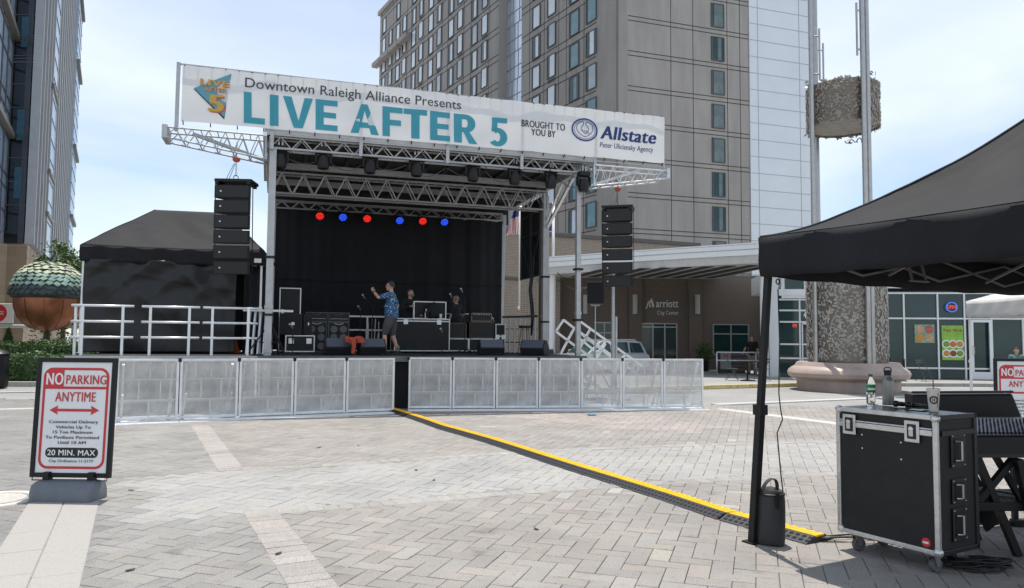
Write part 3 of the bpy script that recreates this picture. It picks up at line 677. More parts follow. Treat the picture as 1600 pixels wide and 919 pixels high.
# ------------------------------------------------------------------ acorn sculpture
ac = at(76, 462, 27); ax, ay = ac.x, 27.0
t = thing('acorn_sculpture', 'giant copper acorn sculpture with green scaly cap beside the black tent', 'sculpture', (ax, ay, 0))
COP = mat('copper', (.30, .115, .06), .38, .65, .35, 1.6, .1, 8, stain=.3)
mb = MB(); rz = 3.02
mb.lathe([(0, 1.66), (.10, 1.68), (.16, 1.74), (.45, 1.80), (.72, 1.96), (.95, 2.22), (1.07, 2.55), (1.10, 2.85), (1.08, rz + .05)], n=40); mb.build('nut', COP, t, smooth=True)
mb = MB()
for k in range(11): mb.path([(1.012 * r * math.cos(k * .571), 1.012 * r * math.sin(k * .571), z) for r, z in ((.5, 1.82), (.72, 1.96), (.95, 2.22), (1.07, 2.55), (1.10, 2.85))], .012, 4)
mb.build('seams', COP, t)
m = mat('verdigris', (.20, .30, .25), .7, .2, .5, 2.5, .4, 30, stain=.35); tt = m.node_tree
mb = MB(); cap = lambda a: (1.22 * math.cos(a) ** .8, rz - .02 + 1.22 * math.sin(a))
mb.lathe([(1.02, rz - .02), (1.16, rz - .1), (1.23, rz)] + [cap(R(i * 9)) for i in range(1, 10)] + [(0, rz + 1.2)], n=40)
for j in range(11):
    el = R(4 + j * 7.6); n = max(5, int(34 * math.cos(el)))
    for i in range(n):
        a = 2 * math.pi * (i + .5 * (j % 2)) / n; r, z = cap(el); r2, z2 = cap(el + R(8)); w = .125
        a += random.gauss(0, .02); c = Vector((r * math.cos(a), r * math.sin(a), z + random.gauss(0, .012))); up = Vector((r2 * math.cos(a), r2 * math.sin(a), z2)) - c; tang = Vector((-math.sin(a), math.cos(a), 0)); o = up.normalized().cross(tang) * -1
        if o.dot(Vector((math.cos(a), math.sin(a), .3))) < 0: o = -o
        L_ = up.length * .95
        tip = c - up.normalized() * L_ * .7 + o * .035
        mb.add([tip, c + tang * w * 1.05 + o * .02, c + up.normalized() * L_ * .8 + o * .005, c - tang * w * 1.05 + o * .02, c + o * .05], [(0, 1, 4), (1, 2, 4), (2, 3, 4), (3, 0, 4)], (0 if j < 2 else 1 if j < 5 else 2))
capo = mb.build('cap', [mat('dark_bronze', (.045, .06, .06), .6, .4, .4, 3, .3, 20), m, mat('pale_verdigris', (.36, .39, .27), .75, .15, .35, 3, .4, 30)], t, smooth=35)
mb = MB(); mb.lathe([(.16, 0), (.16, .1), (.10, .12), (.10, 1.72)], n=12); mb.build('post', mat('dark_metal', (.05, .05, .05), .5, .5), t)
mb = MB(); mb.path([(0, 0, 4.2), (.0, .03, 4.36), (.1, .06, 4.5)], .06, 7, .04); mb.build('stem', MATS['dark_bronze'], t)

# ------------------------------------------------------------------ hedges, trees, plants
LF = [mat('leaf_dark', (.045, .09, .026), .6, 0, .35, 3), mat('leaf_mid', (.085, .145, .04), .55, 0, .35, 3), mat('leaf_light', (.14, .20, .065), .5, 0, .3, 3)]
for m in LF: 
    bsdf(m).inputs['Transmission Weight'].default_value = 0
BARK = mat('bark', (.11, .085, .065), .9, 0, .3, 8, .6, 20)
def hedge(label, x0, x1, y0, y1, h, n):
    t = thing('hedge', label, 'hedge', ((x0 + x1) / 2, y0, 0), R(2), 'clipped hedges by the acorn'); w = (x1 - x0) / 2
    def f():
        k = random.random(); x = random.uniform(-w, w); bump = .05 * math.sin(x * 3.1 + h) + .04 * math.sin(x * 7.7)
        if k < .5: return (x, random.gauss(0, .035) + bump * .6, random.uniform(0, h))
        if k < .9: return (x, random.uniform(0, y1 - y0), h + random.gauss(0, .03) + bump)
        return (random.choice((-w, w)), random.uniform(0, y1 - y0), random.uniform(0, h))
    mb = MB(); mb.leaves(n, f, .045, [0, 0, 1, 1, 2]); tag(mb.build('foliage', LF, t))
    mb = MB(); mb.grid(lambda u, v: (-w + .04 + (2 * w - .08) * u, .05 + (y1 - y0 - .1) * (0 if v < .3 else 1 if v > .7 else .5 + (v - .5) * 2.4) , 0 if v in (0, 1) else h - .06 + .04 * math.sin(u * 40)), 60, 10); mb.build('inner_growth', LF[0], t)
hedge('taller back hedge below the copper acorn', -20.0, -11.9, 24.8, 26.2, 1.30, 15000)
hedge('lower front hedge behind the kerb left of the stage', -19.5, -11.5, 23.65, 24.5, .92, 13000)
mb = MB()
for i in range(9): mb.box(-20 + i * 1.0, 23.28, -.03, -20 + i * 1.0 + .988, 23.45, .13)
tag(mb.build('kerb', mat('kerb_concrete', (.40, .385, .36), .85, 0, .2, 6), bevel=.012), kind='structure')
def tree(label, x, y, h, cr, ch, n, name='tree', lean=0, group='small trees behind the tent and acorn', size=.085):
    t = thing(name, label, 'tree', (x, y, 0), random.random() * 6, group)
    mb = MB(); mb.path([(0, 0, 0), (.05, .02, h * .35), (-.03, .06, h * .6), (0, 0, h * .85)], .11, 8, .03); tips = []
    for i in range(16):
        a = i * 2.4; z = h * (.42 + .5 * (i / 16)); rr = cr * (.95 - .6 * abs(i / 16 - .4)); e = (rr * math.cos(a), rr * math.sin(a), z + rr * random.uniform(.2, .7)); tips.append(e)
        mb.path([(0, 0, z - .1), (e[0] * .5, e[1] * .5, z + rr * .1), e], .035, 5, .012)
    mb.build('trunk', BARK, t, smooth=True)
    cl = [(Vector(e) * random.uniform(.7, 1.05), random.uniform(.22, .42) * cr) for e in tips for _ in range(2)] + [(Vector((random.gauss(0, .25) * cr, random.gauss(0, .25) * cr, h - ch * random.random())), cr * .3) for _ in range(8)]
    def f():
        c, r = random.choice(cl); return c + Vector((random.gauss(0, .5), random.gauss(0, .5), random.gauss(0, .42))) * r
    mb = MB(); mb.leaves(n, f, size, [0, 0, 1, 1, 2]); mb.build('crown', LF, t)
p = at(104, 420, 31); tree('small leafy tree rising behind the copper acorn', p.x, 31, 5.4, 1.35, 2.4, 5200)
p = at(377, 460, 34); tree('small green tree glimpsed between the black tent and the stage column', p.x, 34, 4.4, 1.4, 2.5, 5000)
p = at(90, 530, 29); 
t = thing('shrub', 'dark evergreen shrub under the copper acorn behind the hedge', 'shrub', (p.x, 29.5, 0))
mb = MB(); mb.leaves(4200, lambda: (random.gauss(0, .75), random.gauss(0, .35), abs(random.gauss(.75, .4))), .06, [0, 0, 1]); mb.build('foliage', LF, t)
mb = MB(); 
for i in range(6): mb.path([(0, 0, 0), (random.uniform(-.8, .8), random.uniform(-.3, .3), .9)], .02, 5)
mb.build('stem', BARK, t)
p = at(12, 545, 28)
t = thing('conifer', 'small pointed conifer behind the hedge at the far left', 'conifer', (p.x, 28, 0))
mb = MB(); 
def cf(): z = random.random() ** .8; a = random.random() * 6.28; r = .42 * (1 - z) + .02; return (r * math.cos(a), r * math.sin(a), .2 + z * 1.65)
mb.leaves(2600, cf, .05, [0, 0, 1]); mb.build('foliage', LF, t); mb = MB(); mb.tube((0, 0, 0), (0, 0, 1.6), .04, 6, .01); mb.build('trunk', BARK, t)
p = G(-6, 606)
t = thing('litter_bin', 'black litter bin cut off by the left edge in front of the hedge', 'bin', (p.x, p.y, 0))
mb = MB(); mb.lathe([(.27, 0), (.3, .05), (.3, .95), (.28, .98)], n=20); mb.build('body', BLKM, t, smooth=40); mb = MB(); mb.lathe([(.31, .98), (.32, 1.02), (.2, 1.12), (0, 1.14)], n=20); mb.build('lid', BLKM, t, smooth=40)

# ------------------------------------------------------------------ sculpture tower on pink granite
SX, SY = 11.27, 25.0
t = thing('leaf_tower_sculpture', 'tall steel pole sculpture with leafy bronze drum and lantern on pink granite base', 'sculpture', (SX, SY, 0))
PGR = mat('pink_granite', (.40, .315, .275), .45, 0, .3, 60, stain=.2)
mb = MB(); mb.lathe([(1.60, -.02), (1.60, .30), (1.63, .345), (1.74, .37), (1.86, .44), (1.9, .56), (1.86, .66), (1.76, .74), (1.66, .79), (1.62, .86), (1.58, .92), (0, .925)], n=64); mb.build('base', PGR, t, smooth=30)
BRZ = mat('bronze_sheet', (.19, .16, .13), .42, .5, .25, 3); SLV = mat('silver_leaf', (.40, .38, .35), .45, .4, .3, 4); SLV2 = mat('bronze_leaf', (.33, .295, .255), .5, .35, .35, 4)
mb = MB(); mb.lathe([(1.24, .93), (1.24, 4.1), (0, 4.1)], n=60); mb.build('drum', BRZ, t, smooth=30)
def oak(mb, c, ang, s, bend):
    """jagged leaf lying on a cylinder of radius bend around the z axis; c = (theta, z)"""
    pts = [(0, -1), (.18, -.55), (.62, -.6), (.42, -.2), (.8, .0), (.45, .2), (.55, .55), (.22, .5), (0, 1.05), (-.22, .5), (-.55, .55), (-.45, .2), (-.8, 0), (-.42, -.2), (-.62, -.6), (-.18, -.55)]
    ca, sa = math.cos(ang), math.sin(ang); vs = []
    for x, y in pts:
        x *= .62; X, Z = (x * ca - y * sa) * s, (x * sa + y * ca) * s; th = c[0] + X / bend; vs.append((bend * math.cos(th), bend * math.sin(th), c[1] + Z))
    vs.append((bend * 1.012 * math.cos(c[0]), bend * 1.012 * math.sin(c[0]), c[1])); n = len(pts)
    mb.add(vs, [(i, (i + 1) % n, n) for i in range(n)])
def leafwrap(mb, rad, z0, z1, s, dens, over=0):
    n = int(2 * math.pi * rad * (z1 - z0) * dens)
    for i in range(n): oak(mb, (random.random() * 6.283, random.uniform(z0 - over, z1 + over)), random.random() * 6.28, s * random.uniform(.75, 1.2), rad + .006 + random.random() * .012)
mb = MB(); leafwrap(mb, 1.245, 1.0, 4.0, .074, 140); mb.build('leaf_relief', SLV, t)
mb = MB(); mb.lathe([(1.13, 8.86), (1.15, 8.86), (1.15, 10.27), (1.13, 10.27), (1.13, 8.86)], n=60); mb.build('lantern', BRZ, t, smooth=30); mb = MB(); mb.lathe([(0, 8.93), (1.12, 8.91), (1.12, 8.95), (0, 8.95)], n=32); mb.build('lantern_floor', mat('lantern_floor', (.24, .215, .185), .6, .2, .3), t)
mb = MB(); leafwrap(mb, 1.155, 8.86, 10.27, .075, 110)
for z in (8.86, 10.27):
    for i in range(60): oak(mb, (random.random() * 6.283, z + random.gauss(0, .025)), random.random() * 6.28, .085, 1.16)
mb.build('leaf_relief', SLV2, t)
mb = MB()
for k in range(3):
    a = k * 2.1 + .6
    pts = [((1.1) * math.cos(a + .5 * u), 1.1 * math.sin(a + .5 * u), (10.46 if k else 10.5) + .08 * math.sin(u * 9)) for u in [i / 10 for i in range(11)]]; mb.path(pts, .02, 5)
    for p in pts[::2]: mb.leaves(1, lambda: (p[0] + random.gauss(0, .05), p[1] + random.gauss(0, .05), p[2] + random.gauss(0, .05)), .1)
    pts = [(q[0], q[1], 8.68 + .07 * math.sin(i * 1.3)) for i, q in enumerate(pts)]; mb.path(pts, .02, 5)
    for p in pts[::2]: mb.leaves(1, lambda: (p[0] + random.gauss(0, .05), p[1] + random.gauss(0, .05), p[2] + random.gauss(0, .05)), .1)
mb.each('leaf_garland', mat('garland_steel', (.3, .29, .28), .4, .8), t)
for (dx, dy, dbl) in ((-1.23, -.45, 0), (.09, -1.33, 1), (-.38, 1.26, 0)):
    mb = MB(); mb.tube((dx, dy, .9), (dx, dy, 26), .085, 14)
    if dbl: mb.tube((dx + .155, dy + .03, .9), (dx + .155, dy + .03, 26), .075, 14)
    mb.build('pole', STEEL, t, smooth=40)
    mb = MB(); rx = dx + (.26 if dx < -.3 else -.2)
    z0 = 10.6 if dx < -.3 else 10.9
    if dx < -1: z0 = 10.4
    mb.tube((rx, dy - .05, z0), (rx, dy - .05, z0 + 1.75), .035, 8)
    for z in (z0 + .2, z0 + 1.5): mb.tube((rx, dy - .05, z), (dx, dy, z), .03, 6)
    mb.build('side_rod', STEEL, t)

# ------------------------------------------------------------------ flags
def flag(label, px_, kind, y0, y1):
    Y = 45.0; b = at(px_ + 3, 476, Y); t = thing('flag', label, 'flag', b, 0)
    ztop = at(px_, y0 - 6, Y).z - b.z; mb = MB(); mb.tube((0, 0, -.2), (0, 0, ztop + .3), .085, 10); mb.build('pole', WHITE, t, smooth=True)
    mb = MB(); mb.tube((0, .0, .3), (0, .9, .3), .06, 8); mb.ell((.0, .0, -.2), .13, .13, .13); mb.build('bracket', WHITE, t)
    H = (y1 - y0) / F * Y; mb = MB(); nu, nv = 26, 26; W = 1.0
    def f(u, v): return (-.1 - W * u * (.35 + .65 * v) * .75 + .02 * math.sin(v * 9), .16 * math.sin(u * 11 + v * 3) * (.3 + u), ztop - .05 - v * H * (1 - .12 * u) - .28 * u)
    vs = [f(i / nu, j / nv) for j in range(nv + 1) for i in range(nu + 1)]; mb.v = vs
    for j in range(nv):
        for i in range(nu):
            mb.f.append((j * (nu + 1) + i, j * (nu + 1) + i + 1, (j + 1) * (nu + 1) + i + 1, (j + 1) * (nu + 1) + i))
            if kind: mb.m.append(2 if (j < 12 and i > -1 and i < 26 and j * 1.0 < 11) else (int((i + j * .25) / 2) % 2))
            else: mb.m.append(2 if i < 8 else (0 if (j < 13) else 1))
    mb.build('cloth', [mat('flag_red', (.45, .03, .04), .7), mat('flag_white', (.7, .7, .7), .7), mat('flag_blue', (.03, .04, .14), .7)], t, smooth=True)
flag('drooping red and white striped flag with blue corner seen through the stage', 809, 1, 322, 372)
flag('drooping red and white flag with a blue end right of the black stage panel', 861, 0, 330, 366)
# ------------------------------------------------------------------ car behind the stage
def car(label, loc, rz):
    t = thing('parked_car', label, 'car', loc, rz); body = mat('shaded_car_white', (.40, .42, .44), .25, .1, .03, 1, coat=.6)  # white body darkened in its paint to hold the canopy shade
    side = [(-2.3, .42), (-2.34, .75), (-2.25, .98), (.95, 1.0), (2.0, .92), (2.3, .78), (2.34, .5), (2.25, .32), (1.85, .30), (1.72, .52), (1.45, .64), (1.18, .52), (1.05, .28), (-1.05, .28), (-1.18, .52), (-1.45, .64), (-1.72, .52), (-1.85, .34)]
    mb = MB(); mb.prism(side, lambda x, z, y: (x, y, z), -.92, .92); mb.build('body', body, t, bevel=.06)
    cabin = [(-2.2, .97), (-1.95, 1.52), (-1.6, 1.60), (.05, 1.60), (.3, 1.55), (1.05, .99)]; mb = MB()
    vs = [(x, y * (.88 if z < 1.2 else .74), z) for y in (-1, 1) for x, z in cabin]; n = 6
    mb.add(vs, [tuple(range(n - 1, -1, -1)), tuple(range(n, 2 * n))] + [(i, (i + 1) % n, n + (i + 1) % n, n + i) for i in range(n)]); mb.build('cabin', body, t, bevel=.04)
    for s in (-1, 1):
        for q in ([(-1.98, 1.05), (-1.82, 1.47), (-1.25, 1.5), (-1.25, 1.05)], [(-1.13, 1.05), (-1.13, 1.51), (-.28, 1.52), (-.28, 1.05)], [(-.16, 1.05), (-.16, 1.52), (.22, 1.49), (.78, 1.05)]):
            mb = MB(); mb.poly([(x, s * (.895 - (z - 1.0) * .265 + .012), z) for x, z in q]); mb.build('window', GLASS, t, solid=.02)
        mb = MB(); mb.obox((.72, s * 1.02, 1.08), (.09, 0, 0), (0, .11, 0), (0, 0, .08)); mb.build('mirror', body, t, bevel=.03)
        mb = MB(); mb.obox((2.24, s * .68, .78), (.08, 0, 0), (0, .18, 0), (0, 0, .07)); mb.build('headlight', mat('lamp_glass', (.6, .62, .65), .1), t, bevel=.02)
        for x in (-1.45, 1.45):
            mb = MB(); mb.lathe([(.2, -.11), (.33, -.1), (.35, -.04), (.35, .04), (.33, .1), (.2, .11)], (x, s * .84, .35), 22, axis='y'); w = mb.build('wheel', RUB, t)
            mb = MB(); mb.lathe([(0, -.1), (.2, -.115), (.21, 0), (.2, .115), (0, .1)], (x, s * .84, .35), 16, axis='y'); mb.build('rim', ALU, w)
    mb = MB(); mb.poly([(.34, -.60, 1.53), (.34, .60, 1.53), (1.02, .78, 1.03), (1.02, -.78, 1.03)]); mb.build('windscreen', GLASS, t, solid=.02)
    for y in (-.6, .6): mb = MB(); mb.bar((-1.7, y, 1.63), (-.1, y, 1.63), .04, .03); mb.build('roof_rail', ALU, t)
p = at(958, 552, 33.5)
car('shade-greyed white estate car parked behind the stage below the hotel lettering', (p.x - .75, 33.5, -.02), R(208))
# ------------------------------------------------------------------ railing, valet boxes, cafe table and chairs
p0 = at(1120, 549, 33.2)
t = thing('driveway_railing', 'pale metal railing beside the cafe table in front of the hotel', 'railing', (p0.x, 33.2, .10), 0)
mb = MB(); Lr = 3.6
for z in (.62, .98): mb.tube((0, 0, z), (Lr, 0, z), .032, 8)
mb.build('rail', ALUW, t, smooth=True)
for x in (0, 1.75, Lr): mb = MB(); mb.tube((x, 0, 0), (x, 0, .98), .034, 8); mb.build('post', ALUW, t, smooth=True)
p = at(1132, 560, 34.6)
t = thing('valet_stand', 'grey valet stand with a red letter M behind the pale railing', 'stand', (p.x, 34.6, .1)); GB = mat('grey_board', (.28, .28, .27), .6)
mb = MB(); mb.box(-.28, -.2, 0, .28, .2, 1.02); mb.build('body', mat('stand_dark', (.05, .045, .045), .5), t, bevel=.015)
mb = MB(); mb.box(-.25, -.23, .18, .25, -.203, .98); mb.build('panel', GB, t)
mb = MB(); mb.text('M', -.12, .1, .68, .2, lambda x, z: (x, -.235, z), .03, .2); mb.build('lettering', RED, t)
p = at(1152, 560, 34.6)
t = thing('luggage_bench', 'dark slatted box behind the railing right of the grey valet stand', 'box', (p.x, 34.6, .1))
mb = MB(); mb.box(-.3, -.2, .0, .32, .2, .98); mb.build('body', mat('box_brown', (.07, .055, .05), .6), t, bevel=.015)
mb = MB(); 
for k in range(5): mb.box(-.3, -.225, .12 + k * .17, .32, -.203, .24 + k * .17)
mb.build('slats', mat('slat_brown', (.12, .10, .09), .6), t)
p = G(1168, 599)
t = thing('cafe_table', 'black pedestal cafe table between folding chairs by the kerb', 'table', (p.x, p.y, .1))
mb = MB(); mb.lathe([(0, .70), (.36, .70), (.37, .725), (.36, .745), (0, .745)], n=28); mb.build('tabletop', BLKM, t)
mb = MB(); mb.tube((0, 0, .02), (0, 0, .7), .035, 10); mb.build('column', BLK, t); mb = MB(); mb.lathe([(0, .0), (.27, 0), (.27, .02), (.05, .05), (0, .05)], n=24); mb.build('foot', BLK, t)
def chair(label, loc, rz, m):
    t = thing('folding_chair', label, 'chair', loc, rz, 'folding cafe chairs')
    mb = MB()
    for k in range(6): mb.box(-.2, -.19 + k * .065, .44, .2, -.14 + k * .065, .455)
    mb.build('seat', m, t)
    mb = MB()
    for k in range(2): mb.box(-.19, .19, .68 + k * .09, .19, .205, .74 + k * .09)
    mb.build('backrest', m, t)
    for s in (-1, 1):
        mb = MB(); mb.tube((s * .21, -.24, 0), (s * .21, .2, .86), .012, 6); mb.build('leg', m, t)
        mb = MB(); mb.tube((s * .18, .24, 0), (s * .18, -.2, .45), .012, 6); mb.build('leg', m, t)
FCH = mat('chair_steel', (.10, .10, .10), .5, .4)
chair('dark folding chair left of the cafe table', (p.x - .55, p.y + .15, .1), R(80), FCH)
chair('dark folding chair right of the cafe table', (p.x + .6, p.y + .1, .1), R(-75), FCH)
p = G(1444, 600); chair('lone folding chair against the restaurant glass', (p.x, p.y, .1), R(25), FCH)
p = G(1413, 600); 
t = thing('bollard', 'dark slim post beside the lone chair at the restaurant', 'post', (p.x, p.y, .1)); mb = MB(); mb.lathe([(.07, 0), (.07, .02), (.04, .03), (.04, .85), (0, .87)], n=12); mb.build('shaft', BLKM, t); mb = MB(); mb.lathe([(.11, 0), (.11, .015), (0, .018)], n=12); mb.build('foot', BLKM, t)
p = at(1100, 560, 36.5)
t = thing('potted_plant', 'dark potted shrub at the hotel wall left of the railing', 'plant', (p.x, 36.5, .1))
mb = MB(); mb.lathe([(.2, 0), (.3, .5), (.27, .5), (0, .46)], n=18); mb.build('pot', BLKM, t); mb = MB(); mb.leaves(900, lambda: (random.gauss(0, .2), random.gauss(0, .2), .5 + abs(random.gauss(.35, .25))), .06, [0, 0, 1]); mb.build('foliage', LF, t)
# ------------------------------------------------------------------ mobile stage
stage = thing('mobile_stage', 'open mobile concert stage with aluminium trusses, dark roof and black deck', 'stage', ST.w(0, 0, 0), SA)
WID, DEP = 7.3, 6.0
mb = MB(); mb.box(-.12, -.10, 1.10, WID + .14, DEP + .1, 1.195); mb.build('deck', mat('deck_black', (.022, .022, .024), .6, 0, .3, 2), stage)
mb = MB(); mb.box(-.13, -.125, 1.07, WID + .15, -.102, 1.19); mb.build('deck_edge', mat('edge_grey', (.13, .13, .14), .5, .4, .2), stage)
mb = MB(); mb.grid(lambda u, v: (-.1 + (WID + .2) * u, .04 + .03 * math.sin(u * 130), 1.06 * v), 160, 1); mb.build('skirt', DRAPE, stage, solid=.006)
SIL = mat('stage_silver', (.45, .455, .46), .45, .4, .12, 5, stain=.15)
def column(name, a, b, z0, z1, w, m=SIL, lean=0):
    mb = MB(); mb.bar((a + lean, b, z0), (a, b, z1), w, w, up=(0, 1, 0))
    mb.box(a + lean - w * .8, b - w * .8, z0, a + lean + w * .8, b + w * .8, z0 + .03)
    for z in (z0 + 1.25, z0 + 2.2): mb.box(a - w * .6 + lean * .6, b - w * .6, z, a + w * .6 + lean * .6, b + w * .6, z + .08)
    return mb.build(name, m, stage, bevel=.008)
column('column', .05, .05, 0, 5.72, .15); column('column', 7.28, .05, 0, 5.6, .115); column('column', 7.30, 2.5, 0, 5.6, .17); column('column', .02, 2.5, 0, 5.7, .16); column('column', 7.15, 6.0, 0, 5.6, .11, lean=-.12); column('column', .05, 6.0, 0, 5.6, .12)
mb = MB()
for a, b in ((.05, .05), (7.28, .05), (7.30, 2.5)): 
    for z in (2.05, 3.3): mb.box(a - .1, b - .1, z, a + .1, b + .1, z + .05)
mb.each('column_clamp', BLK, stage)
def truss(mb, p, q, h, w, bays, r=.024, r2=.013, taper=None):
    """box truss; p, q lower front ends, h up, w back; taper: lower chord height at the q end"""
    p, q = Vector(p), Vector(q); up = Vector((0, 0, h)); bk = Vector((0, w, 0)); t0, t1 = (Vector((0, 0, 0)), Vector((0, 0, taper or 0)))
    lo = lambda t: p.lerp(q, t) + t1 * t; hi = lambda t: p.lerp(q, t) + up
    for o in (Vector(), bk):
        mb.tube(lo(0) + o, lo(1) + o, r, 7); mb.tube(hi(0) + o, hi(1) + o, r, 7)
        for i in range(bays):
            a, b, c = i / bays, (i + .5) / bays, (i + 1) / bays
            mb.tube(lo(a) + o, hi(b) + o, r2, 5); mb.tube(hi(b) + o, lo(c) + o, r2, 5)
        for t in (0, 1): mb.tube(lo(t) + o, hi(t) + o, r, 6)
    for i in range(bays + 1):
        t = i / bays; mb.tube(lo(t), lo(t) + bk, r2, 5); mb.tube(hi(t), hi(t) + bk, r2, 5)
mb = MB(); truss(mb, (-.02, 0, 5.735), (7.66, 0, 5.735), .25, .26, 17, .027, .014); mb.build('front_truss', SIL, stage, smooth=35)
mb = MB(); truss(mb, (-.02, 2.42, 5.20), (7.32, 2.42, 5.20), .52, .32, 14, .028, .016); mb.build('middle_truss', SIL, stage, smooth=35)
mb = MB(); truss(mb, (-.0, 5.75, 5.38), (7.0, 5.75, 5.38), .22, .2, 14, .024, .013); mb.build('rear_truss', SIL, stage, smooth=35)
mb = MB(); truss(mb, (-2.12, -.16, 5.42), (-.12, -.16, 5.42), .53, .5, 5, .020, .011)
mb = MB(); truss(mb, (-.1, -.14, 5.44), (-2.08, -.14, 5.44), .52, .5, 6, .021, .011, taper=.31); mb.box(-2.16, -.2, 5.72, -2.06, .42, 6.0); mb.bar((-1.6, .1, 5.92), (-.05, .35, 5.5), .10, .06); mb.build('outrigger_truss', SIL, stage, smooth=35)
mb = MB(); truss(mb, (7.62, -.14, 5.40), (9.66, -.14, 5.40), .52, .5, 6, .021, .011, taper=.33); mb.box(9.62, -.2, 5.72, 9.7, .42, 5.98); mb.bar((8.9, .1, 5.9), (7.6, .35, 5.45), .10, .06); mb.build('outrigger_truss', ALU, stage, smooth=35)
ROOFM = mat('roof_underside', (.025, .024, .023), .8, 0, .2, 2)
mb = MB(); mb.box(-.1, -.05, 6.02, 7.6, 6.15, 6.1); rf = mb.build('roof', ROOFM, stage)
mb = MB(); mb.box(-.05, 6.06, 5.3, 7.3, 6.10, 6.015); mb.build('rear_panel', ROOFM, stage)
mb = MB(); mb.box(-.14, -.09, 5.995, 7.7, -.055, 6.13); mb.box(-.14, -.05, 5.995, -.105, 6.2, 6.13); mb.box(7.605, -.05, 5.995, 7.64, 6.2, 6.13); mb.build('roof_rim', SIL, stage)
mb = MB()
for i in range(15): a = .3 + i * .5; mb.box(a - .04, .32, 5.93, a + .04, 5.7, 6.018)
mb.each('roof_rib', mat('rib_dark', (.02, .02, .02), .7), stage)
mb = MB(); mb.box(.0, 2.2, 5.78, 7.3, 2.3, 5.92); mb.box(.0, 4.1, 5.75, 7.3, 4.18, 5.9); mb.bar((-.02, .3, 5.86), (-.02, 5.8, 5.86), .12, .22); mb.bar((7.32, .3, 5.86), (7.32, 5.8, 5.86), .12, .22); mb.each('roof_beam', SIL, stage)
mb = MB(); truss(mb, (-.08, .35, 5.5), (-.08, 2.4, 5.2), .3, .06, 4, .02, .012); mb.bar((7.33, .5, 5.72), (7.33, 2.4, 4.72), .07); mb.bar((7.33, 1.3, 5.72), (7.33, 2.45, 4.9), .05); mb.bar((-.12, -.3, 5.95), (-.12, 1.6, 5.35), .08, .1); mb.each('strut', ALUW, stage)
mb = MB(); mb.box(.05, 2.62, 1.25, .075, 3.4, 5.1); mb.build('side_panel', mat('panel_sheet', (.55, .57, .6), .35, .5, .1, 2), stage)
# folded black wall on the right, with its frame
mb = MB(); mb.box(7.22, 2.62, 3.40, 7.26, 4.35, 5.55); wl = mb.build('side_wall', BLKF, stage)
mb = MB()
for b in (2.62, 3.45, 4.35): mb.box(7.17, b - .025, 3.36, 7.215, b + .025, 5.58)
for z in (3.38, 4.62, 5.2, 5.56): mb.box(7.175, 2.6, z - .02, 7.21, 4.37, z + .02)
mb.bar((7.19, 2.65, 4.6), (7.19, 3.45, 3.42), .03); mb.bar((7.19, 4.32, 4.6), (7.19, 3.45, 3.42), .03); mb.build('frame', mat('frame_dark', (.08, .08, .085), .5, .3), wl)
mb = MB()
for k in (0, .16): mb.path([(7.12, 3.0 - k, 4.5), (7.1, 3.05 - k, 3.6), (7.08, 3.2 - k, 3.0), (7.0, 2.8 - k, 2.5), (6.95, 2.6 - k, 2.25), (6.98, 2.7, 1.7)], .028, 6)
mb.each('hanging_cable', CABLE, stage, smooth=True)
mb = MB()
for i in range(8):
    a = .25 + i * .93; mb.path([(a + .9 * t, .15 + .1 * math.sin(t * 3), 5.62 - .22 * math.sin(math.pi * t) * (1 if i % 2 else .6)) for t in [j / 8 for j in range(9)]], .010, 4)
mb.each('swag_cable', mat('cable_grey', (.06, .06, .06), .6), stage)
# backdrop
bd = stage_thing('stage_backdrop', 'large black pleated drape hung across the back of the stage', 'drape', .1, 5.9)
mb = MB(); mb.grid(lambda u, v: (6.95 * u, .05 * math.sin(u * 46 + 2 * math.sin(u * 9)) * (.35 + .65 * u ** 3) + .012 * math.sin(u * 131), .02 + 4.16 * v - .0 ), 240, 10)
mb.build('cloth', DRAPE, bd, smooth=True)
mb = MB(); mb.grid(lambda u, v: (6.95 * u, .05 * math.sin(u * 46 + 2 * math.sin(u * 9)) * (.35 + .65 * u ** 3) + .012 * math.sin(u * 131) - .012 - .01 * math.sin(v * 3.14), 2.05 + .05 * v + .02 * math.sin(u * 20)), 240, 3); mb.build('seam', mat('drape_seam', (.008, .008, .009), .95), bd)
# ------------------------------------------------------------------ banner
bn = thing('event_banner', 'long white vinyl event banner with teal lettering along the stage roof', 'banner', ST.w(0, -.14, 6.1), SA)
BP = lambda x, y: ST.px(x, y, -.16)
BZ0, BZ1 = 6.10, 7.315; BA0, BA1 = BP(284, 150)[0], BP(1037.5, 220)[0]; BD = .1
BS = [BP(p, 200)[0] for p in (425.5, 565, 701, 817, 931.5)]
def rip(a, z):
    t = (z - BZ0) / (BZ1 - BZ0); return .012 * math.sin(a * 2.9 + t * 2) + .007 * math.sin(a * 6.1 - t * 5) + .006 * math.sin(t * 9 + a)
def bpt(off): return lambda a, z: (a, -.03 + rip(a, z) - off, z - 6.1)
VIN = mat('banner_vinyl', (.80, .80, .80), .5, 0, .03, 1.5, .35, 2.2)
def translucent(m, k):
    t = m.node_tree; b = t.nodes['Principled BSDF']; tr = N(t, 'ShaderNodeBsdfTranslucent'); s = N(t, 'ShaderNodeMixShader'); s.inputs[0].default_value = k
    if b.inputs['Base Color'].is_linked: t.links.new(b.inputs['Base Color'].links[0].from_socket, tr.inputs[0])
    else: tr.inputs[0].default_value = b.inputs['Base Color'].default_value
    o = [n for n in t.nodes if n.type == 'OUTPUT_MATERIAL'][0]; t.links.new(b.outputs[0], s.inputs[1]); t.links.new(tr.outputs[0], s.inputs[2]); t.links.new(s.outputs[0], o.inputs[0])
translucent(VIN, .33)
mb = MB(); fn = bpt(0)
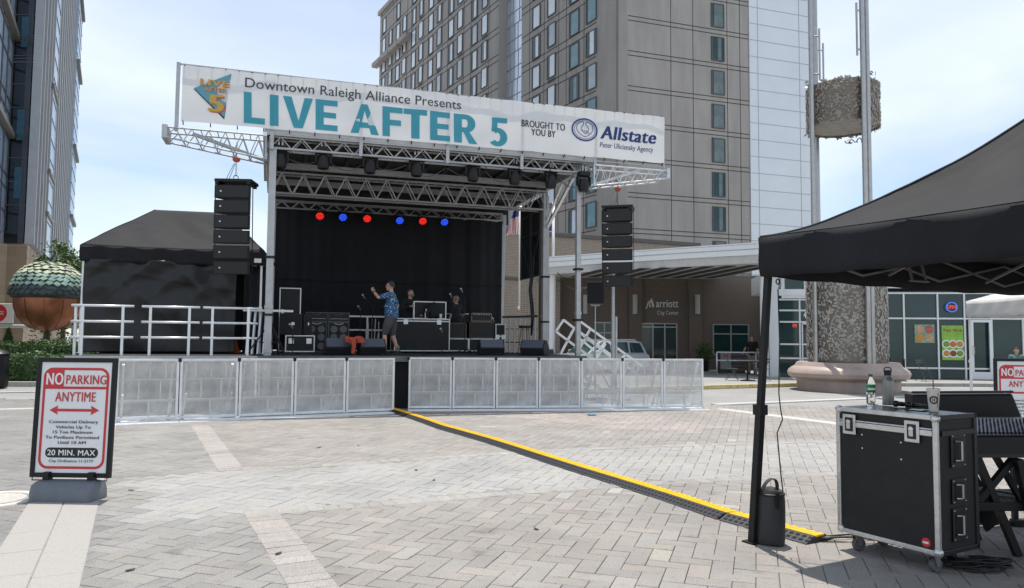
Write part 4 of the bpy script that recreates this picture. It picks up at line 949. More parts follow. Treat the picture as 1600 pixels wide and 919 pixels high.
def edge(a, top): k = (a * 1.05) % 1; return (.03 if top else -.02) * (-abs(math.sin(a * 3.4)) * .5)
mb.grid(lambda u, v: fn(BA0 + (BA1 - BA0) * u, BZ0 + (BZ1 - BZ0) * v + (edge(BA0 + (BA1 - BA0) * u, v > .5) if v in (0, 1) else 0)), 170, 16); mb.build('sheet', VIN, bn, smooth=True)
mb = MB()
for a in BS: mb.bar((a, .055, -.42), (a, .055, 1.2), .075, .05, up=(0, 1, 0))
mb.bar((BA0 - .09, .04, -.2), (BA0 - .09, .04, 1.27), .07, .07, up=(0, 1, 0)); mb.bar((BA1 + .03, .05, -.25), (BA1 + .03, .05, 1.2), .04, .04, up=(0, 1, 0)); mb.bar((BA0 - .1, .05, 1.245), (BA1 + .03, .05, 1.205), .03, .03)
mb.bar((BS[0] - .1, .05, -.06), (BA1, .05, -.06), .02, .02); mb.build('frame', GALV, bn)
mb = MB()
for i in range(43):
    a = BA0 + .04 + (BA1 - BA0 - .08) * i / 42
    mb.bar((a, -.03, 1.20), (a, .05, 1.25), .025, .02)
    if i % 2 == 0: mb.bar((a, -.03, .01), (a, .05, -.05), .02, .02)
mb.each('banner_tie', BLK, bn)
TEALP = mat('print_teal', (.06, .36, .46), .5, 0, .05, 3); GRYP = mat('print_grey', (.07, .08, .09), .5, 0, 0); NAVY = mat('print_navy', (.03, .06, .24), .5, 0, 0); YLP = mat('print_yellow', (.72, .48, .10), .5, 0, .05); PKP = mat('print_pink', (.60, .16, .17), .5, 0, .05); LTT = mat('print_sky', (.16, .45, .58), .5, 0, .05)
for m in (TEALP, GRYP, NAVY, YLP, PKP, LTT): translucent(m, .3)
bt = bpt(.012)
def ptext(name, m, txt, xl, yl, xr, ytop, bold=0, shear=0, off=.012, parent=bn):
    """baseline left pixel (xl,yl), right end pixel column xr, pixel row of the capitals' top at the left end"""
    a0, z0 = BP(xl, yl); a1 = BP(xr, yl + (xr - xl) * .12)[0]; zt = BP(xl, ytop)[1]
    mb = MB(); mb.text(txt, a0, a1, z0, zt - z0, bpt(off), bold, shear); return mb
ptext('', 0, 'Downtown Raleigh Alliance Presents', 383, 136.5, 720, 121.5, .004).build('lettering', GRYP, bn)
def block_letters():
    mb = MB(); yb = lambda x: 192.6 + (x - 381) * .0915; yt = lambda x: 143.8 + (x - 381) * .1028
    def put(x0, x1, polys, k=[0]):
        for P in polys:
            k[0] += 1; f_ = bpt(.012 + .0006 * (k[0] % 3)); pts = []
            for u, v in P: x = x0 + (x1 - x0) * u; pts.append(f_(*BP(x, yb(x) + (yt(x) - yb(x)) * v)))
            mb.poly(pts)
    E = [[(0, 0), (1, 0), (1, .19), (0, .19)], [(0, .19), (.37, .19), (.37, .81), (0, .81)], [(0, .81), (1, .81), (1, 1), (0, 1)], [(.37, .41), (.93, .41), (.93, .59), (.37, .59)]]
    Fl = [[(0, 0), (.37, 0), (.37, .81), (0, .81)], E[2], [(.37, .38), (.92, .38), (.92, .57), (.37, .57)]]
    put(381, 414, [[(0, 0), (1, 0), (1, .2), (0, .2)], [(0, .2), (.37, .2), (.37, 1), (0, 1)]])
    put(421.5, 435.3, [[(0, 0), (1, 0), (1, 1), (0, 1)]])
    put(442, 489, [[(0, 1), (.29, 1), (.52, .24), (.66, 0), (.36, 0)], [(.52, .24), (.72, 1), (1, 1), (.66, 0)]])
    put(493, 527.4, E)
    put(547.5, 592, [[(0, 0), (.28, 0), (.505, .78), (.60, 1), (.38, 1)], [(.505, .78), (.72, 0), (1, 0), (.60, 1)], [(.33, .2), (.665, .2), (.615, .38), (.385, .38)]])
    put(597.5, 629, Fl)
    put(630.5, 667, [[(0, .81), (1, .81), (1, 1), (0, 1)], [(.32, 0), (.68, 0), (.68, .81), (.32, .81)]])
    put(671.6, 702.7, E)
    def arc(cx, cy, rx, ry, wx, wy, a0, a1, n=10):
        out = []
        for i in range(n):
            a, b = R(a0 + (a1 - a0) * i / n), R(a0 + (a1 - a0) * (i + 1) / n); o_ = lambda q, k: (cx + (rx - wx * k) * math.cos(q), cy + (ry - wy * k) * math.sin(q)); out.append([o_(a, 0), o_(b, 0), o_(b, 1), o_(a, 1)])
        return out
    put(708.8, 745.9, [[(0, 0), (.34, 0), (.34, 1), (0, 1)], [(.34, .83), (.5, .83), (.5, 1), (.34, 1)], [(.34, .38), (.5, .38), (.5, .55), (.34, .55)], [(.40, .40), (.62, .45), (1, 0), (.64, 0)]] + arc(.5, .69, .42, .31, .33, .17, -90, 90))
    put(765, 793, [[(.1, .5), (.42, .55), (.42, .82), (.12, .82)], [(.12, .82), (.95, .82), (.95, 1), (.12, 1)]] + arc(.42, .32, .56, .33, .40, .17, -140, 128, 14))
    return mb
block_letters().build('lettering', TEALP, bn)
m1 = ptext('', 0, 'BROUGHT TO', 814.5, 198, 882.5, 187.5, .028); m2 = ptext('', 0, 'YOU BY', 829.5, 211.5, 867.5, 201.5, .028); m1.build('lettering', INK, bn); m2.build('lettering', INK, bn)
m1 = ptext('', 0, 'Allstate', 938, 217, 1024, 196.5, .042, .22); m2 = ptext('', 0, 'Peter Uliciansky Agency', 936.5, 230.5, 1020, 222.5, .008, .12); m1.build('lettering', NAVY, bn); m2.build('lettering', NAVY, bn)
oc = BP(913, 203.3); ox, oz = BP(932, 205)[0] - oc[0], BP(913, 186.5)[1] - oc[1]; mb = MB()
el = lambda k, q=40: [(oc[0] + ox * k * math.cos(2 * math.pi * i / q), oc[1] + oz * k * math.sin(2 * math.pi * i / q)) for i in range(q + 1)]
stroke(mb, el(1), .04, bt); stroke(mb, el(.84), .012, bt)
hand = lambda L: [(oc[0] + ox * x, oc[1] + oz * y) for x, y in L]
for s in (-1, 1):
    stroke(mb, hand([(s * .62, .42), (s * .66, .0), (s * .5, -.3), (s * .2, -.58), (-.05 * s, -.66)]), .016, bt); stroke(mb, hand([(s * .08, .72), (s * .1, .45), (s * .3, .15), (s * .28, -.05), (s * .12, -.2)]), .016, bt)
    stroke(mb, hand([(s * .62, .42), (s * .35, .68), (s * .08, .72)]), .014, bt)
for k in range(4): stroke(mb, hand([(-.2 + k * .14, .0 - k * .02), (-.12 + k * .13, -.25), (.02 + k * .12, -.42 + k * .03)]), .014, bt)
mb.build('emblem', NAVY, bn)
mb = MB(); mb.poly([bpt(.008)(*BP(*p)) for p in ((302.5, 139.5), (361.5, 116.5), (350.5, 187.5))]); mb.build('emblem', GRYP, bn)
mb = MB(); mb.poly([bpt(.011)(*BP(*p)) for p in ((303, 138), (361, 116), (350.5, 183.5))]); mb.build('emblem', LTT, bn)
for m, dx, off in ((PKP, 1.3, .014), (YLP, 0, .017)):
    mb = ptext('', 0, 'LIVE', 313.5 + dx, 133 + dx * .7, 357.5 + dx, 123.5 + dx * .7, .035, 0, off)
    for T in (('AFTER', 319 + dx, 142.5 + dx * .6, 354 + dx, 136.5 + dx * .6, .02), ('5', 327.5 + dx * 1.6, 174 + dx * 1.6, 347 + dx * 1.6, 148 + dx * 1.6, .06)):
        q = ptext('', 0, *T[:5], T[5], 0, off); mb.add(q.v, q.f)
    mb.build('emblem', m, bn)
# ------------------------------------------------------------------ lamps on the trusses
def moving_head(label, a, b, z):
    t = stage_thing('stage_lamp', label, 'stage lamp', a, b, z, 0, 'black lamps hung under the front truss')
    mb = MB(); mb.box(-.13, -.1, .14, .13, .1, .25); mb.build('base', BLKM, t, bevel=.02)
    mb = MB(); mb.box(-.05, -.03, .25, -.02, .03, .36); mb.box(.02, -.03, .25, .05, .03, .36); mb.build('clamp', STEEL, t)
    mb = MB()
    for s in (-1, 1): mb.box(s * .145 - .02, -.05, -.08, s * .145 + .02, .05, .14)
    mb.box(-.16, -.05, .115, .16, .05, .14); mb.build('yoke', BLKM, t, bevel=.015)
    mb = MB(); mb.lathe([(0, .09), (.09, .08), (.125, .0), (.13, -.10), (.11, -.19), (.095, -.2), (.08, -.19), (0, -.185)], n=18); mb.build('head', BLKM, t, smooth=35); return t
mh = None; HP = [(438, 250), (505, 252), (578, 259), (651, 264), (739, 272), (804, 277), (861, 283), (912, 288)]
for i, p in enumerate(HP):
    a, z = ST.px(p[0], p[1], .12 if i < 7 else -.1); lab = f'black moving stage lamp under the front truss, {ORD[i]} of eight'
    if mh is None: mh = moving_head(lab, a, .12, z + .04); mh.scale = (1.1,) * 3
    else: copy_tree(mh, None, ST.w(a, .12 if i < 7 else -.1, z + .04), SA + R(random.uniform(-25, 25)), lab)
def par(label, a, b, z, colr):
    t = stage_thing('par_lamp', label, 'par lamp', a, b, z, 0, 'lit par lamps under the rear truss')
    ax = Vector((0, -.86, -.5)).normalized(); X = Vector((1, 0, 0)); Y = ax.cross(X)
    def ring(prof, n, mb):
        vs = [ax * h + (X * math.cos(2 * math.pi * i / n) + Y * math.sin(2 * math.pi * i / n)) * r for r, h in prof for i in range(n)]
        mb.add(vs, [(j * n + i, j * n + (i + 1) % n, (j + 1) * n + (i + 1) % n, (j + 1) * n + i) for j in range(len(prof) - 1) for i in range(n)])
    mb = MB(); ring([(.0, -.16), (.10, -.15), (.13, -.08), (.135, .06), (.125, .06), (.12, .0), (0, 0)], 20, mb); mb.build('body', BLKM, t, smooth=35)
    base = {'red': (.35, .012, .012), 'blue': (.012, .03, .40)}[colr]; em = {'red': (1, .03, .02), 'blue': (.03, .12, 1)}[colr]
    mb = MB(); ring([(0, .012), (.118, .012)], 20, mb); ln = mb.build('lens', mat('lens_' + colr, base, .3, 0, 0, emit=(*em, .12)), t)
    mb = MB(); pts = [(0, 0)] + [(.05 * math.cos(i * 1.047), .05 * math.sin(i * 1.047)) for i in range(6)] + [(.095 * math.cos(i * .524), .095 * math.sin(i * .524)) for i in range(12)]
    for x, y in pts:
        c = ax * .018 + X * x + Y * y; mb.poly([c + X * .015 * math.cos(k * 1.047) + Y * .015 * math.sin(k * 1.047) for k in range(6)])
    mb.build('diodes', mat('diode_' + colr, base, .3, 0, 0, emit=(*em, 1.5)), ln)
    mb = MB(); mb.path([(-.155, 0, 0), (-.155, 0, .16), (0, 0, .2), (.155, 0, .16), (.155, 0, 0)], .014, 6); mb.tube((0, 0, .19), (0, 0, .32), .02, 6); mb.build('yoke', BLKM, t)
for i, (x, y, c) in enumerate(((500, 337, 'red'), (536, 339, 'blue'), (574, 341, 'red'), (625, 344, 'blue'), (661, 345, 'red'), (695, 346.5, 'blue'))):
    a, z = ST.px(x, y, 5.55); par(f'lit {c} par lamp under the rear truss, {ORD[i // 2].replace(" from the left", "")} of the three {c} ones', a, 5.6, z, c)
# ------------------------------------------------------------------ line arrays
def line_array(label, a, yaw, hz):
    t = stage_thing('line_array', label, 'loudspeaker', a, .05, 3.0, yaw, 'line arrays hung beside the stage')
    GR = mat('speaker_grille', (.011, .011, .012), .6, 0, .25, 30, .2, 200); z = 1.93; y = 0; ang = 0
    mb = MB(); mb.box(-.39, -.2, 1.9, .39, .35, 1.965); mb.box(-.37, -.22, 1.84, -.30, .3, 1.9); mb.box(.30, -.22, 1.84, .37, .3, 1.9); mb.build('rigging_frame', BLK, t, bevel=.008)
    top = Vector((0, 0, 1.83)); 
    for i in range(6):
        ang = R((0, .5, 1.5, 3, 5, 8)[i]); dn = Vector((0, math.sin(ang), -math.cos(ang))); bk = Vector((0, math.cos(ang), math.sin(ang))); X = Vector((1, 0, 0)); h = .285
        c = top + dn * h / 2; mb = MB()
        vs = [c + X * sx * (.385 if sy < 0 else .26) + bk * (sy * .21 + .02) - dn * sz * (h / 2 if sy < 0 else h / 2 * .86) for sz in (-1, 1) for sy in (-1, 1) for sx in (-1, 1)]
        mb.add(vs, [(0, 2, 3, 1), (4, 5, 7, 6), (0, 1, 5, 4), (2, 6, 7, 3), (0, 4, 6, 2), (1, 3, 7, 5)]); cb = mb.build('cabinet', BLKM, t, bevel=.012)
        mb = MB(); mb.obox(c - bk * .203, X * .345, bk * .012, dn * (h / 2 - .02)); mb.build('grille', GR, cb)
        mb = MB(); q = c - bk * .219 - X * .24; mb.obox(q, X * .014, bk * .004, dn * .014); mb.build('badge', WHITE, cb)
        top = top + dn * (h + .036); 
    mb = MB()
    for s in (-1, 1): mb.bar((s * .395, -.1, 1.86), (s * .395, .02, .02), .012, .03)
    mb.each('hinge_plate', BLK, t)
    OR = mat('hoist_orange', (.38, .06, .02), .5); zt = hz - 3.0
    mb = MB(); mb.box(-.05, -.04, zt - .08, .05, .04, zt + .02); mb.tube((-.075, 0, zt - .02), (.075, 0, zt - .02), .042, 10); mb.build('hoist', OR, t, bevel=.01)
    mb = MB(); mb.tube((0, 0, zt + .02), (0, 0, zt + .35), .016, 6)
    for k in range(int((zt - 2.02) / .045)): z = 2.08 + k * .045; mb.path([(.0 + .014 * math.cos(q) * (k % 2), .014 * math.cos(q) * (1 - k % 2), z + .028 * math.sin(q)) for q in [j * 1.047 for j in range(7)]], .006, 4)
    mb.path([(.05 * math.cos(q), 0, 2.03 + .05 * math.sin(q)) for q in [j * .524 for j in range(13)]], .012, 5); mb.build('chain', STEEL, t)
    mb = MB(); mb.path([(-.06, .05, zt - .1), (-.2, .1, zt - .35), (-.3, .2, 1.95)], .008, 4); mb.path([(-.04, .05, zt - .1), (-.15, .12, zt - .35), (-.26, .22, 1.95)], .008, 4); mb.build('cable', GALV, t)
line_array('black line array of six cabinets hung left of the stage by the black tent', -.70, R(-14), 5.45)
line_array('black line array of six cabinets hung right of the stage before the hotel', 8.36, R(-32), 5.43)
# ------------------------------------------------------------------ left wing: platform, black tent, railings
WX = ST.px(111, 500)[0] - .06; WL = -.14 - WX
wp = stage_thing('wing_platform', 'black topped side platform left of the stage under the black tent', 'platform', WX, -.1, 0)
mb = MB(); mb.box(0, 0, 1.10, WL, 4.9, 1.19); mb.build('deck', MATS['deck_black'], wp); mb = MB(); mb.box(0, -.025, 1.07, WL, -.002, 1.187); mb.build('deck_edge', SIL, wp)
mb = MB(); mb.grid(lambda u, v: ((WL - .05) * u, .14 + .03 * math.sin(u * 90), 1.06 * v), 110, 1); mb.build('skirt', DRAPE, wp, solid=.006)
for x in (.1, WL * .35, WL * .66, WL - .1):
    for y in (.4, 4.6): mb = MB(); mb.tube((x, y, 0), (x, y, 1.1), .03, 8); mb.build('leg', GALV, wp)
def railing(label, pl, pr, posts, ret=False):
    a0 = ST.px(pl, 500)[0]; t = stage_thing('guard_rail', label, 'railing', a0, 0, DZ, 0, 'guard rails along the side platform'); L_ = ST.px(pr, 500)[0] - a0
    mb = MB()
    for z in (.36, .68, 1.0): mb.tube((0, 0, z), (L_, 0, z), .026, 8)
    if ret:
        for z in (.36, .68, 1.0): mb.tube((0, 0, z), (-.0, .9, z), .024, 8)
    mb.build('rail', ALUW, t, smooth=True)
    for p in posts: x = ST.px(p, 500)[0] - a0; mb = MB(); mb.bar((x, 0, -.02), (x, 0, 1.0), .05, .05, up=(0, 1, 0)); mb.build('post', ALUW, t)
    if ret: 
        for y in (.3, .85): mb = MB(); mb.bar((0, y, -.02), (0, y, 1.0), .05, .05, up=(0, 1, 0)); mb.build('post', ALUW, t)
railing('white guard rail before the black tent, leftmost of three', 112, 209, (129, 192), True)
railing('white guard rail before the black tent, middle of three', 221, 312, (235, 296))
railing('white guard rail beside the stage column, rightmost of three', 317, 403, (332, 388))
def tent(t, w, d, zt, zb, peak, ridge, cloth, legm, legs, trussm, base=0, sag=.08, power=1.0, vr=.0):
    """hip roofed pop-up tent: x 0..w (ridge direction), y 0..d; valance from zb to zt"""
    r0, r1 = (w - ridge) / 2, (w + ridge) / 2; per = []
    def seg(p, q, n, ra, rb):
        for i in range(n): k = i / n; per.append(((p[0] + (q[0] - p[0]) * k, p[1] + (q[1] - p[1]) * k), ra + (rb - ra) * k, k))
    n1, n2 = 44, 30
    seg((0, 0), (w, 0), n1, r0, r1); seg((w, 0), (w, d), n2, r1, r1); seg((w, d), (0, d), n1, r1, r0); seg((0, d), (0, 0), n2, r0, r0); K = len(per); M_ = 22; vs = []
    for j in range(M_ + 1):
        t_ = j / M_
        for (p, rx, k) in per:
            x = p[0] + (rx - p[0]) * t_; y = p[1] + (d / 2 - p[1]) * t_; z = zt + (peak - zt) * (t_ ** power) - sag * math.sin(math.pi * k) * math.sin(math.pi * min(1, t_ * 1.02)) - .02 * math.sin(math.pi * k) * (1 - t_)
            z += (.010 * math.sin(k * 17 + t_ * 5) + .012 * (1 - abs(math.sin(k * 9 + t_ * 7 + p[0]))) + .010 * (1 - abs(math.sin(k * 21 - t_ * 11)))) * math.sin(math.pi * min(1, t_ * 1.15 + .02)) * (peak - zt)
            vs.append((x, y, z))
    mb = MB(); mb.add(vs, [(j * K + i, j * K + (i + 1) % K, (j + 1) * K + (i + 1) % K, (j + 1) * K + i) for j in range(M_) for i in range(K)]); mb.build('canopy', cloth, t, smooth=50, solid=.006)
    for i0 in (0, n1, n1 + n2, 2 * n1 + n2): mb = MB(); mb.path([Vector(vs[j * K + i0]) + Vector((0, 0, .006)) for j in range(M_ + 1)], .009, 5); mb.build('seam', cloth, t)
    mb = MB(); mb.path([Vector(vs[i % K]) + Vector((0, 0, .004)) for i in range(K + 1)], .008, 5); mb.build('seam', cloth, t)
    mb = MB(); vs = []; cx, cy = w / 2, d / 2
    for j in range(6):
        v = j / 5
        for i, (p, rx, k) in enumerate(per):
            o = .012 * math.sin(i * .9 + v * 2) * math.sin(math.pi * v) + .01 * (1 - v) ; s = 1 + o / 2
            vs.append((cx + (p[0] - cx) * s, cy + (p[1] - cy) * s, zt - (zt - zb) * v - .02 * math.sin(math.pi * k) - .006 * math.sin(k * 37) * v))
    mb.add(vs, [(j * K + i, j * K + (i + 1) % K, (j + 1) * K + (i + 1) % K, (j + 1) * K + i) for j in range(5) for i in range(K)]); mb.build('valance', cloth, t, smooth=50, solid=.005)
    for lg_ in legs:
        X_, Y_ = lg_[:2]; x, y = (lg_[2:] if len(lg_) > 2 else lg_[:2]); h_ = zt - .06 - base; k_ = 1.05 / h_; x1, y1 = x + (X_ - x) * k_, y + (Y_ - y) * k_
        mb = MB(); mb.bar((x, y, base), (X_, Y_, zt - .06), .045, .045, up=(0, 1, 0)); mb.bar((x, y, base), (x1, y1, base + 1.05), .055, .055, up=(0, 1, 0)); mb.box(x - .06, y - .06, base, x + .06, y + .06, base + .012); mb.box(x1 - .04, y1 - .04, base + 1.02, x1 + .04, y1 + .04, base + 1.1); mb.build('leg', legm, t)
    mb = MB(); hi_, lo_ = zt - .05, zb + .06; i_ = .06
    for (p, q, n) in (((i_, i_), (w - i_, i_), 4), ((w - i_, i_), (w - i_, d - i_), 2), ((w - i_, d - i_), (i_, d - i_), 4), ((i_, d - i_), (i_, i_), 2)):
        P, Q = Vector((*p, 0)), Vector((*q, 0))
        for k in range(n):
            a, b = P.lerp(Q, k / n), P.lerp(Q, (k + 1) / n); zz = Vector((0, 0, hi_ if k % 2 == 0 else lo_)); z2 = Vector((0, 0, lo_ if k % 2 == 0 else hi_))
            mb.bar(a + zz, b + z2, .010, .018); mb.bar(a + z2, b + zz, .010, .018)
    for rx in (r0, r1):
        mb.bar((rx, i_, lo_ + .02), (rx, d / 2, peak - .62), .014, .022); mb.bar((rx, d - i_, lo_ + .02), (rx, d / 2, peak - .62), .014, .022); mb.bar((rx, d / 2, peak - .75), (rx, d / 2, peak - .02), .03, .03, up=(0, 1, 0))
    mb.bar((r0, d / 2, peak - .62), (r1, d / 2, peak - .62), .014, .022)
    for (x, rx) in ((i_, r0), (w - i_, r1)): mb.bar((x, d / 2, lo_ + .02), (rx, d / 2, peak - .62), .014, .022)
    mb.build('scissor_truss', trussm, t)
    return per
tl, tr = at(125, 400, 16.6), at(413, 400, 17.5); v = tr - tl; LW = math.hypot(v.x, v.y)
bt_ = thing('black_pop_up_tent', 'black pop-up tent with side wall standing on the platform left of the stage', 'tent', (tl.x, tl.y, DZ), math.atan2(v.y, v.x))
tent(bt_, LW, 2.9, 2.42, 2.07, 3.52, 1.55, TENT, WHITE, ((.06, .06), (LW - .06, .06), (.06, 2.84), (LW - .06, 2.84)), GALV, sag=.1)
def crease(a): return (1 - abs(math.sin(a))) ** 2
def wallw(u, v): return (.08 + 3.25 * u, .03 - .045 * crease(7 * u + 5 * v + .6) * v - .035 * crease(11 * u - 8 * v) * v * v - .02 * crease(23 * u + 3 * v) * (1 - v) - .03 * crease(4 * u + 17 * v) * v ** 3 + .035 * math.sin(u * 13 + v * 4) * (1 - v * .6) + .02 * math.sin(v * 15 + u * 7) + .03 * math.sin(u * 31 + v * 9) * v + .03 * math.sin(u * 17 - v * 23) * v * v, .02 + 2.1 * v)
mb = MB(); mb.grid(wallw, 150, 60); mb.build('side_wall', TENTW, bt_, smooth=True, solid=.004)
mb = MB(); mb.grid(lambda u, v: (.06 + .02 * math.sin(u * 30), .1 + 2.7 * u, .02 + 2.1 * v), 30, 4); mb.grid(lambda u, v: (.1 + (LW - .2) * u, 2.8 + .02 * math.sin(u * 40), .02 + 2.1 * v), 40, 4); mb.build('side_wall', TENTW, bt_, smooth=True)
mb = MB(); mb.box(LW - .22, -.03, 2.14, LW - .06, -.016, 2.24); mb.build('label_patch', WHITE, bt_)
# ------------------------------------------------------------------ crowd barriers
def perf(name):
    m = mat(name, (.60, .595, .58), .5, .12, .30, 2.6, .5, 4); t = m.node_tree; b = t.nodes['Principled BSDF']; co = N(t, 'ShaderNodeTexCoord'); sp = N(t, 'ShaderNodeSeparateXYZ'); t.links.new(co.outputs['Object'], sp.inputs[0])  # blotchy tone in the colour stands in for dappled shade
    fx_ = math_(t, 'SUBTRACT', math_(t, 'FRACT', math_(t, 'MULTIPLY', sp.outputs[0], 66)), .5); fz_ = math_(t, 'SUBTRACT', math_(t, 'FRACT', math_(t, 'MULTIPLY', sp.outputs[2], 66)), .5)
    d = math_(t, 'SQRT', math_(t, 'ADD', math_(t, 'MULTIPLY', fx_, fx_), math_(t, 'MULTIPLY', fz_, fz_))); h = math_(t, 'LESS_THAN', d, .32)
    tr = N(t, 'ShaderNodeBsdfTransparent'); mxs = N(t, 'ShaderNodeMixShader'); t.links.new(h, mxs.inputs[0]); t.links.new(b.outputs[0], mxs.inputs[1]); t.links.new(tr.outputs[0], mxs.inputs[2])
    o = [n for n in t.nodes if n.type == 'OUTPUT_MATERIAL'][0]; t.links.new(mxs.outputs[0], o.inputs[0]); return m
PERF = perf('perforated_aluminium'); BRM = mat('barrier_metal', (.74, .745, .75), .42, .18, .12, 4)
def barrier(w, H=1.165):
    t = thing('crowd_barrier', 'x', 'barrier', (0, 0, 0), 0, 'perforated crowd barriers before the stage')
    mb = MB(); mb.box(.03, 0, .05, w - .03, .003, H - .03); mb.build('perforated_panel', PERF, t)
    mb = MB(); e = .045
    mb.box(.008, -.015, .02, .008 + e, .03, H); mb.box(w - .008 - e, -.015, .02, w - .008, .03, H); mb.box(.054, -.012, H - .045, w - .054, .028, H); mb.box(.054, -.012, .03, w - .054, .028, .08); mb.build('frame', BRM, t, bevel=.006)
    mb = MB()
    for z in (.40, .78): mb.box(.055, -.004, z - .013, w - .055, -.001, z + .013)
    for x, z0, z1 in ((.27, .80, H - .05), (.53, .80, H - .05), (.78, .80, H - .05), (.36, .42, .76), (.70, .42, .76), (.52, .085, .38)): mb.box(w * x - .014, -.005, z0, w * x + .014, -.002, z1)
    mb.build('ribs', mat('rib_metal', (.55, .548, .54), .5, .15, .15, 6), t)
    mb = MB(); mb.box(.06, .30, .33, w - .06, .72, .36); mb.build('rear_step', mat('step_plate', (.30, .30, .30), .6, .2, .2, 6), t)
    mb = MB(); mb.box(.004, -.40, -.004, w - .004, 1.0, .012); 
    for i in range(9): mb.box(.02, -.38 + i * .04, .0125, w - .02, -.362 + i * .04, .015)
    mb.box(.004, -.425, -.01, w - .004, -.40, .006); mb.build('floor_plate', mat('tread_plate', (.72, .73, .74), .5, .15, .1, 8), t)
    for x in (.12, w - .12): mb = MB(); mb.bar((x, .03, H - .1), (x, .85, .03), .04, .04); mb.bar((x, .03, .5), (x, .5, .03), .03, .03); mb.build('brace', BRM, t)
    mb = MB(); mb.box(-.03, -.022, H - .06, .03, .04, H + .012); mb.build('clip', BLK, t)
    return t
n0 = 0
for (p, q, n, side_) in ((Vector((-7.26, 13.70, 0)), Vector((-2.53, 16.21, 0)), 5, 'left'), (Vector((-2.31, 16.72, 0)), Vector((4.54, 17.61, 0)), 7, 'right')):
    d = q - p; w = d.length / n; a = math.atan2(d.y, d.x); pr = barrier(w)
    for i in range(n):
        lab = f'perforated aluminium crowd barrier, {ORD[i]} of the {"five left" if n == 5 else "seven right"} of the cable gap' if n == 5 else f'perforated aluminium crowd barrier, {ORD[i]} of the seven right of the cable gap'
        if i == 0: pr.location = p; pr.rotation_euler = (0, 0, a); pr['label'] = lab
        else: copy_tree(pr, None, p + d * (i / n), a, lab)
# ------------------------------------------------------------------ equipment on the stage
def flight_case(label, a, b, w, d, h, turn=0, z=DZ, latch=True, name='flight_case', lidline=.78):
    t = stage_thing(name, label, 'flight case', a, b, z, turn); mb = MB(); mb.box(.01, .01, .05, w - .01, d - .01, h - .01); mb.build('body', CASE, t)
    mb = MB(); r = .028
    for x in (0, w - r):
        for y in (0, d - r): mb.box(x, y, .04, x + r, y + r, h)
    for z_ in (.04, h - r):
        for y in (0, d - r): mb.box(r, y, z_, w - r, y + r, z_ + r)
        for x in (0, w - r): mb.box(x, r, z_, x + r, d - r, z_ + r)
    if lidline: mb.box(r, -.004, h * lidline, w - r, .012, h * lidline + .035)
    mb.build('edging', ALU, t, bevel=.004)
    mb = MB()
    for x in (.1, w - .1):
        for y in (.1, d - .1): mb.tube((x - .02, y, .025), (x + .02, y, .025), .025, 10)
    mb.each('castor', RUB, t)
    if latch:
        mb = MB()
        for x in (w * .2, w * .8): mb.box(x - .06, -.012, h * (lidline or .7) - .07, x + .06, -.005, h * (lidline or .7) + .06)
        mb.each('latch', ALUW, t, bevel=.004)
    return t
flight_case('wide low flight case with two latches at the left front of the deck', .42, 1.5, .68, .5, .44, lidline=0)
def speaker_box(label, a, b, w, d, h, z=DZ, name='bass_speaker', turn=0):
    t = stage_thing(name, label, 'speaker', a, b, z, turn); mb = MB(); mb.box(0, 0, 0, w, d, h); mb.build('cabinet', BLKM, t, bevel=.012); mb = MB(); mb.box(.03, -.012, .03, w - .03, -.002, h - .03); mb.build('grille', BLKF, t); mb = MB(); mb.box(w * .52, -.02, h * .46, w * .66, -.0125, h * .6); mb.build('badge', WHITE, t); return t
speaker_box('black speaker cabinet with pale badge stacked on the low flight case', .28, 1.62, .52, .5, .50, DZ + .45)
speaker_box('plain black cabinet on the low flight case beside the badged speaker', .83, 1.62, .20, .5, .50, DZ + .45)
t = flight_case('open flight case lid standing upright behind the badged speaker', .26, 2.35, .52, .2, 1.62, latch=False, lidline=0)
mb = MB(); mb.box(.05, -.02, .98, .12, -.003, 1.08); mb.build('latch', ALUW, t)
def bass_amp(label, a, b):
    t = stage_thing('bass_cabinet', label, 'amplifier', a, b, DZ, 0, 'bass cabinets with heads'); w, d, h = .54, .42, .80
    mb = MB(); mb.box(0, 0, .02, w, d, h); mb.build('cabinet', BLKM, t, bevel=.012); mb = MB()
    for x in (0.012, w - .012): mb.bar((x, -.004, .03), (x, -.004, h - .01), .018, .012, up=(0, 1, 0))
    for z in (.03, h - .012): mb.bar((.02, -.004, z), (w - .02, -.004, z), .012, .018)
    mb.build('trim', mat('trim_grey', (.12, .12, .12), .5), t)
    for x in (.15, .39):
        for z in (.17, .40, .61):
            mb = MB(); mb.lathe([(0, -.004), (.035, -.012), (.04, -.004), (.085, -.006), (.09, -.012), (.07, -.012)], (x, 0, z), 18, axis='y'); mb.build('speaker_cone', CONE, t)
    mb = MB(); mb.path([(.15 + .24 * k / 8, -.012, .765 - .03 * math.sin(math.pi * k / 8)) for k in range(9)], .010, 5); mb.build('logo_trim', ALU, t)
    hd = stage_thing('amplifier_head', label.replace('bass cabinet with six cones', 'amplifier head on the bass cabinet'), 'amplifier', a, b, DZ + .805, 0, 'amplifier heads')
    mb = MB(); mb.box(0, 0, 0, w, .38, .24); mb.build('case', BLKM, hd, bevel=.01); mb = MB()
    for x in (0.008, w - .008): mb.bar((x, -.004, .0), (x, -.004, .24), .014, .012, up=(0, 1, 0))
    for z in (.006, .234): mb.bar((.015, -.004, z), (w - .015, -.004, z), .012, .014)
    mb.path([(.15 + .24 * k / 8, -.008, .205 - .03 * math.sin(math.pi * k / 8)) for k in range(9)], .009, 5); mb.build('trim', MATS['trim_grey'], hd)
    mb = MB()
    for k in range(9): mb.lathe([(0, -.02), (.011, -.018), (.012, 0)], (.07 + k * .05, 0, .075), 8, axis='y')
    mb.each('knob', ALU, hd)
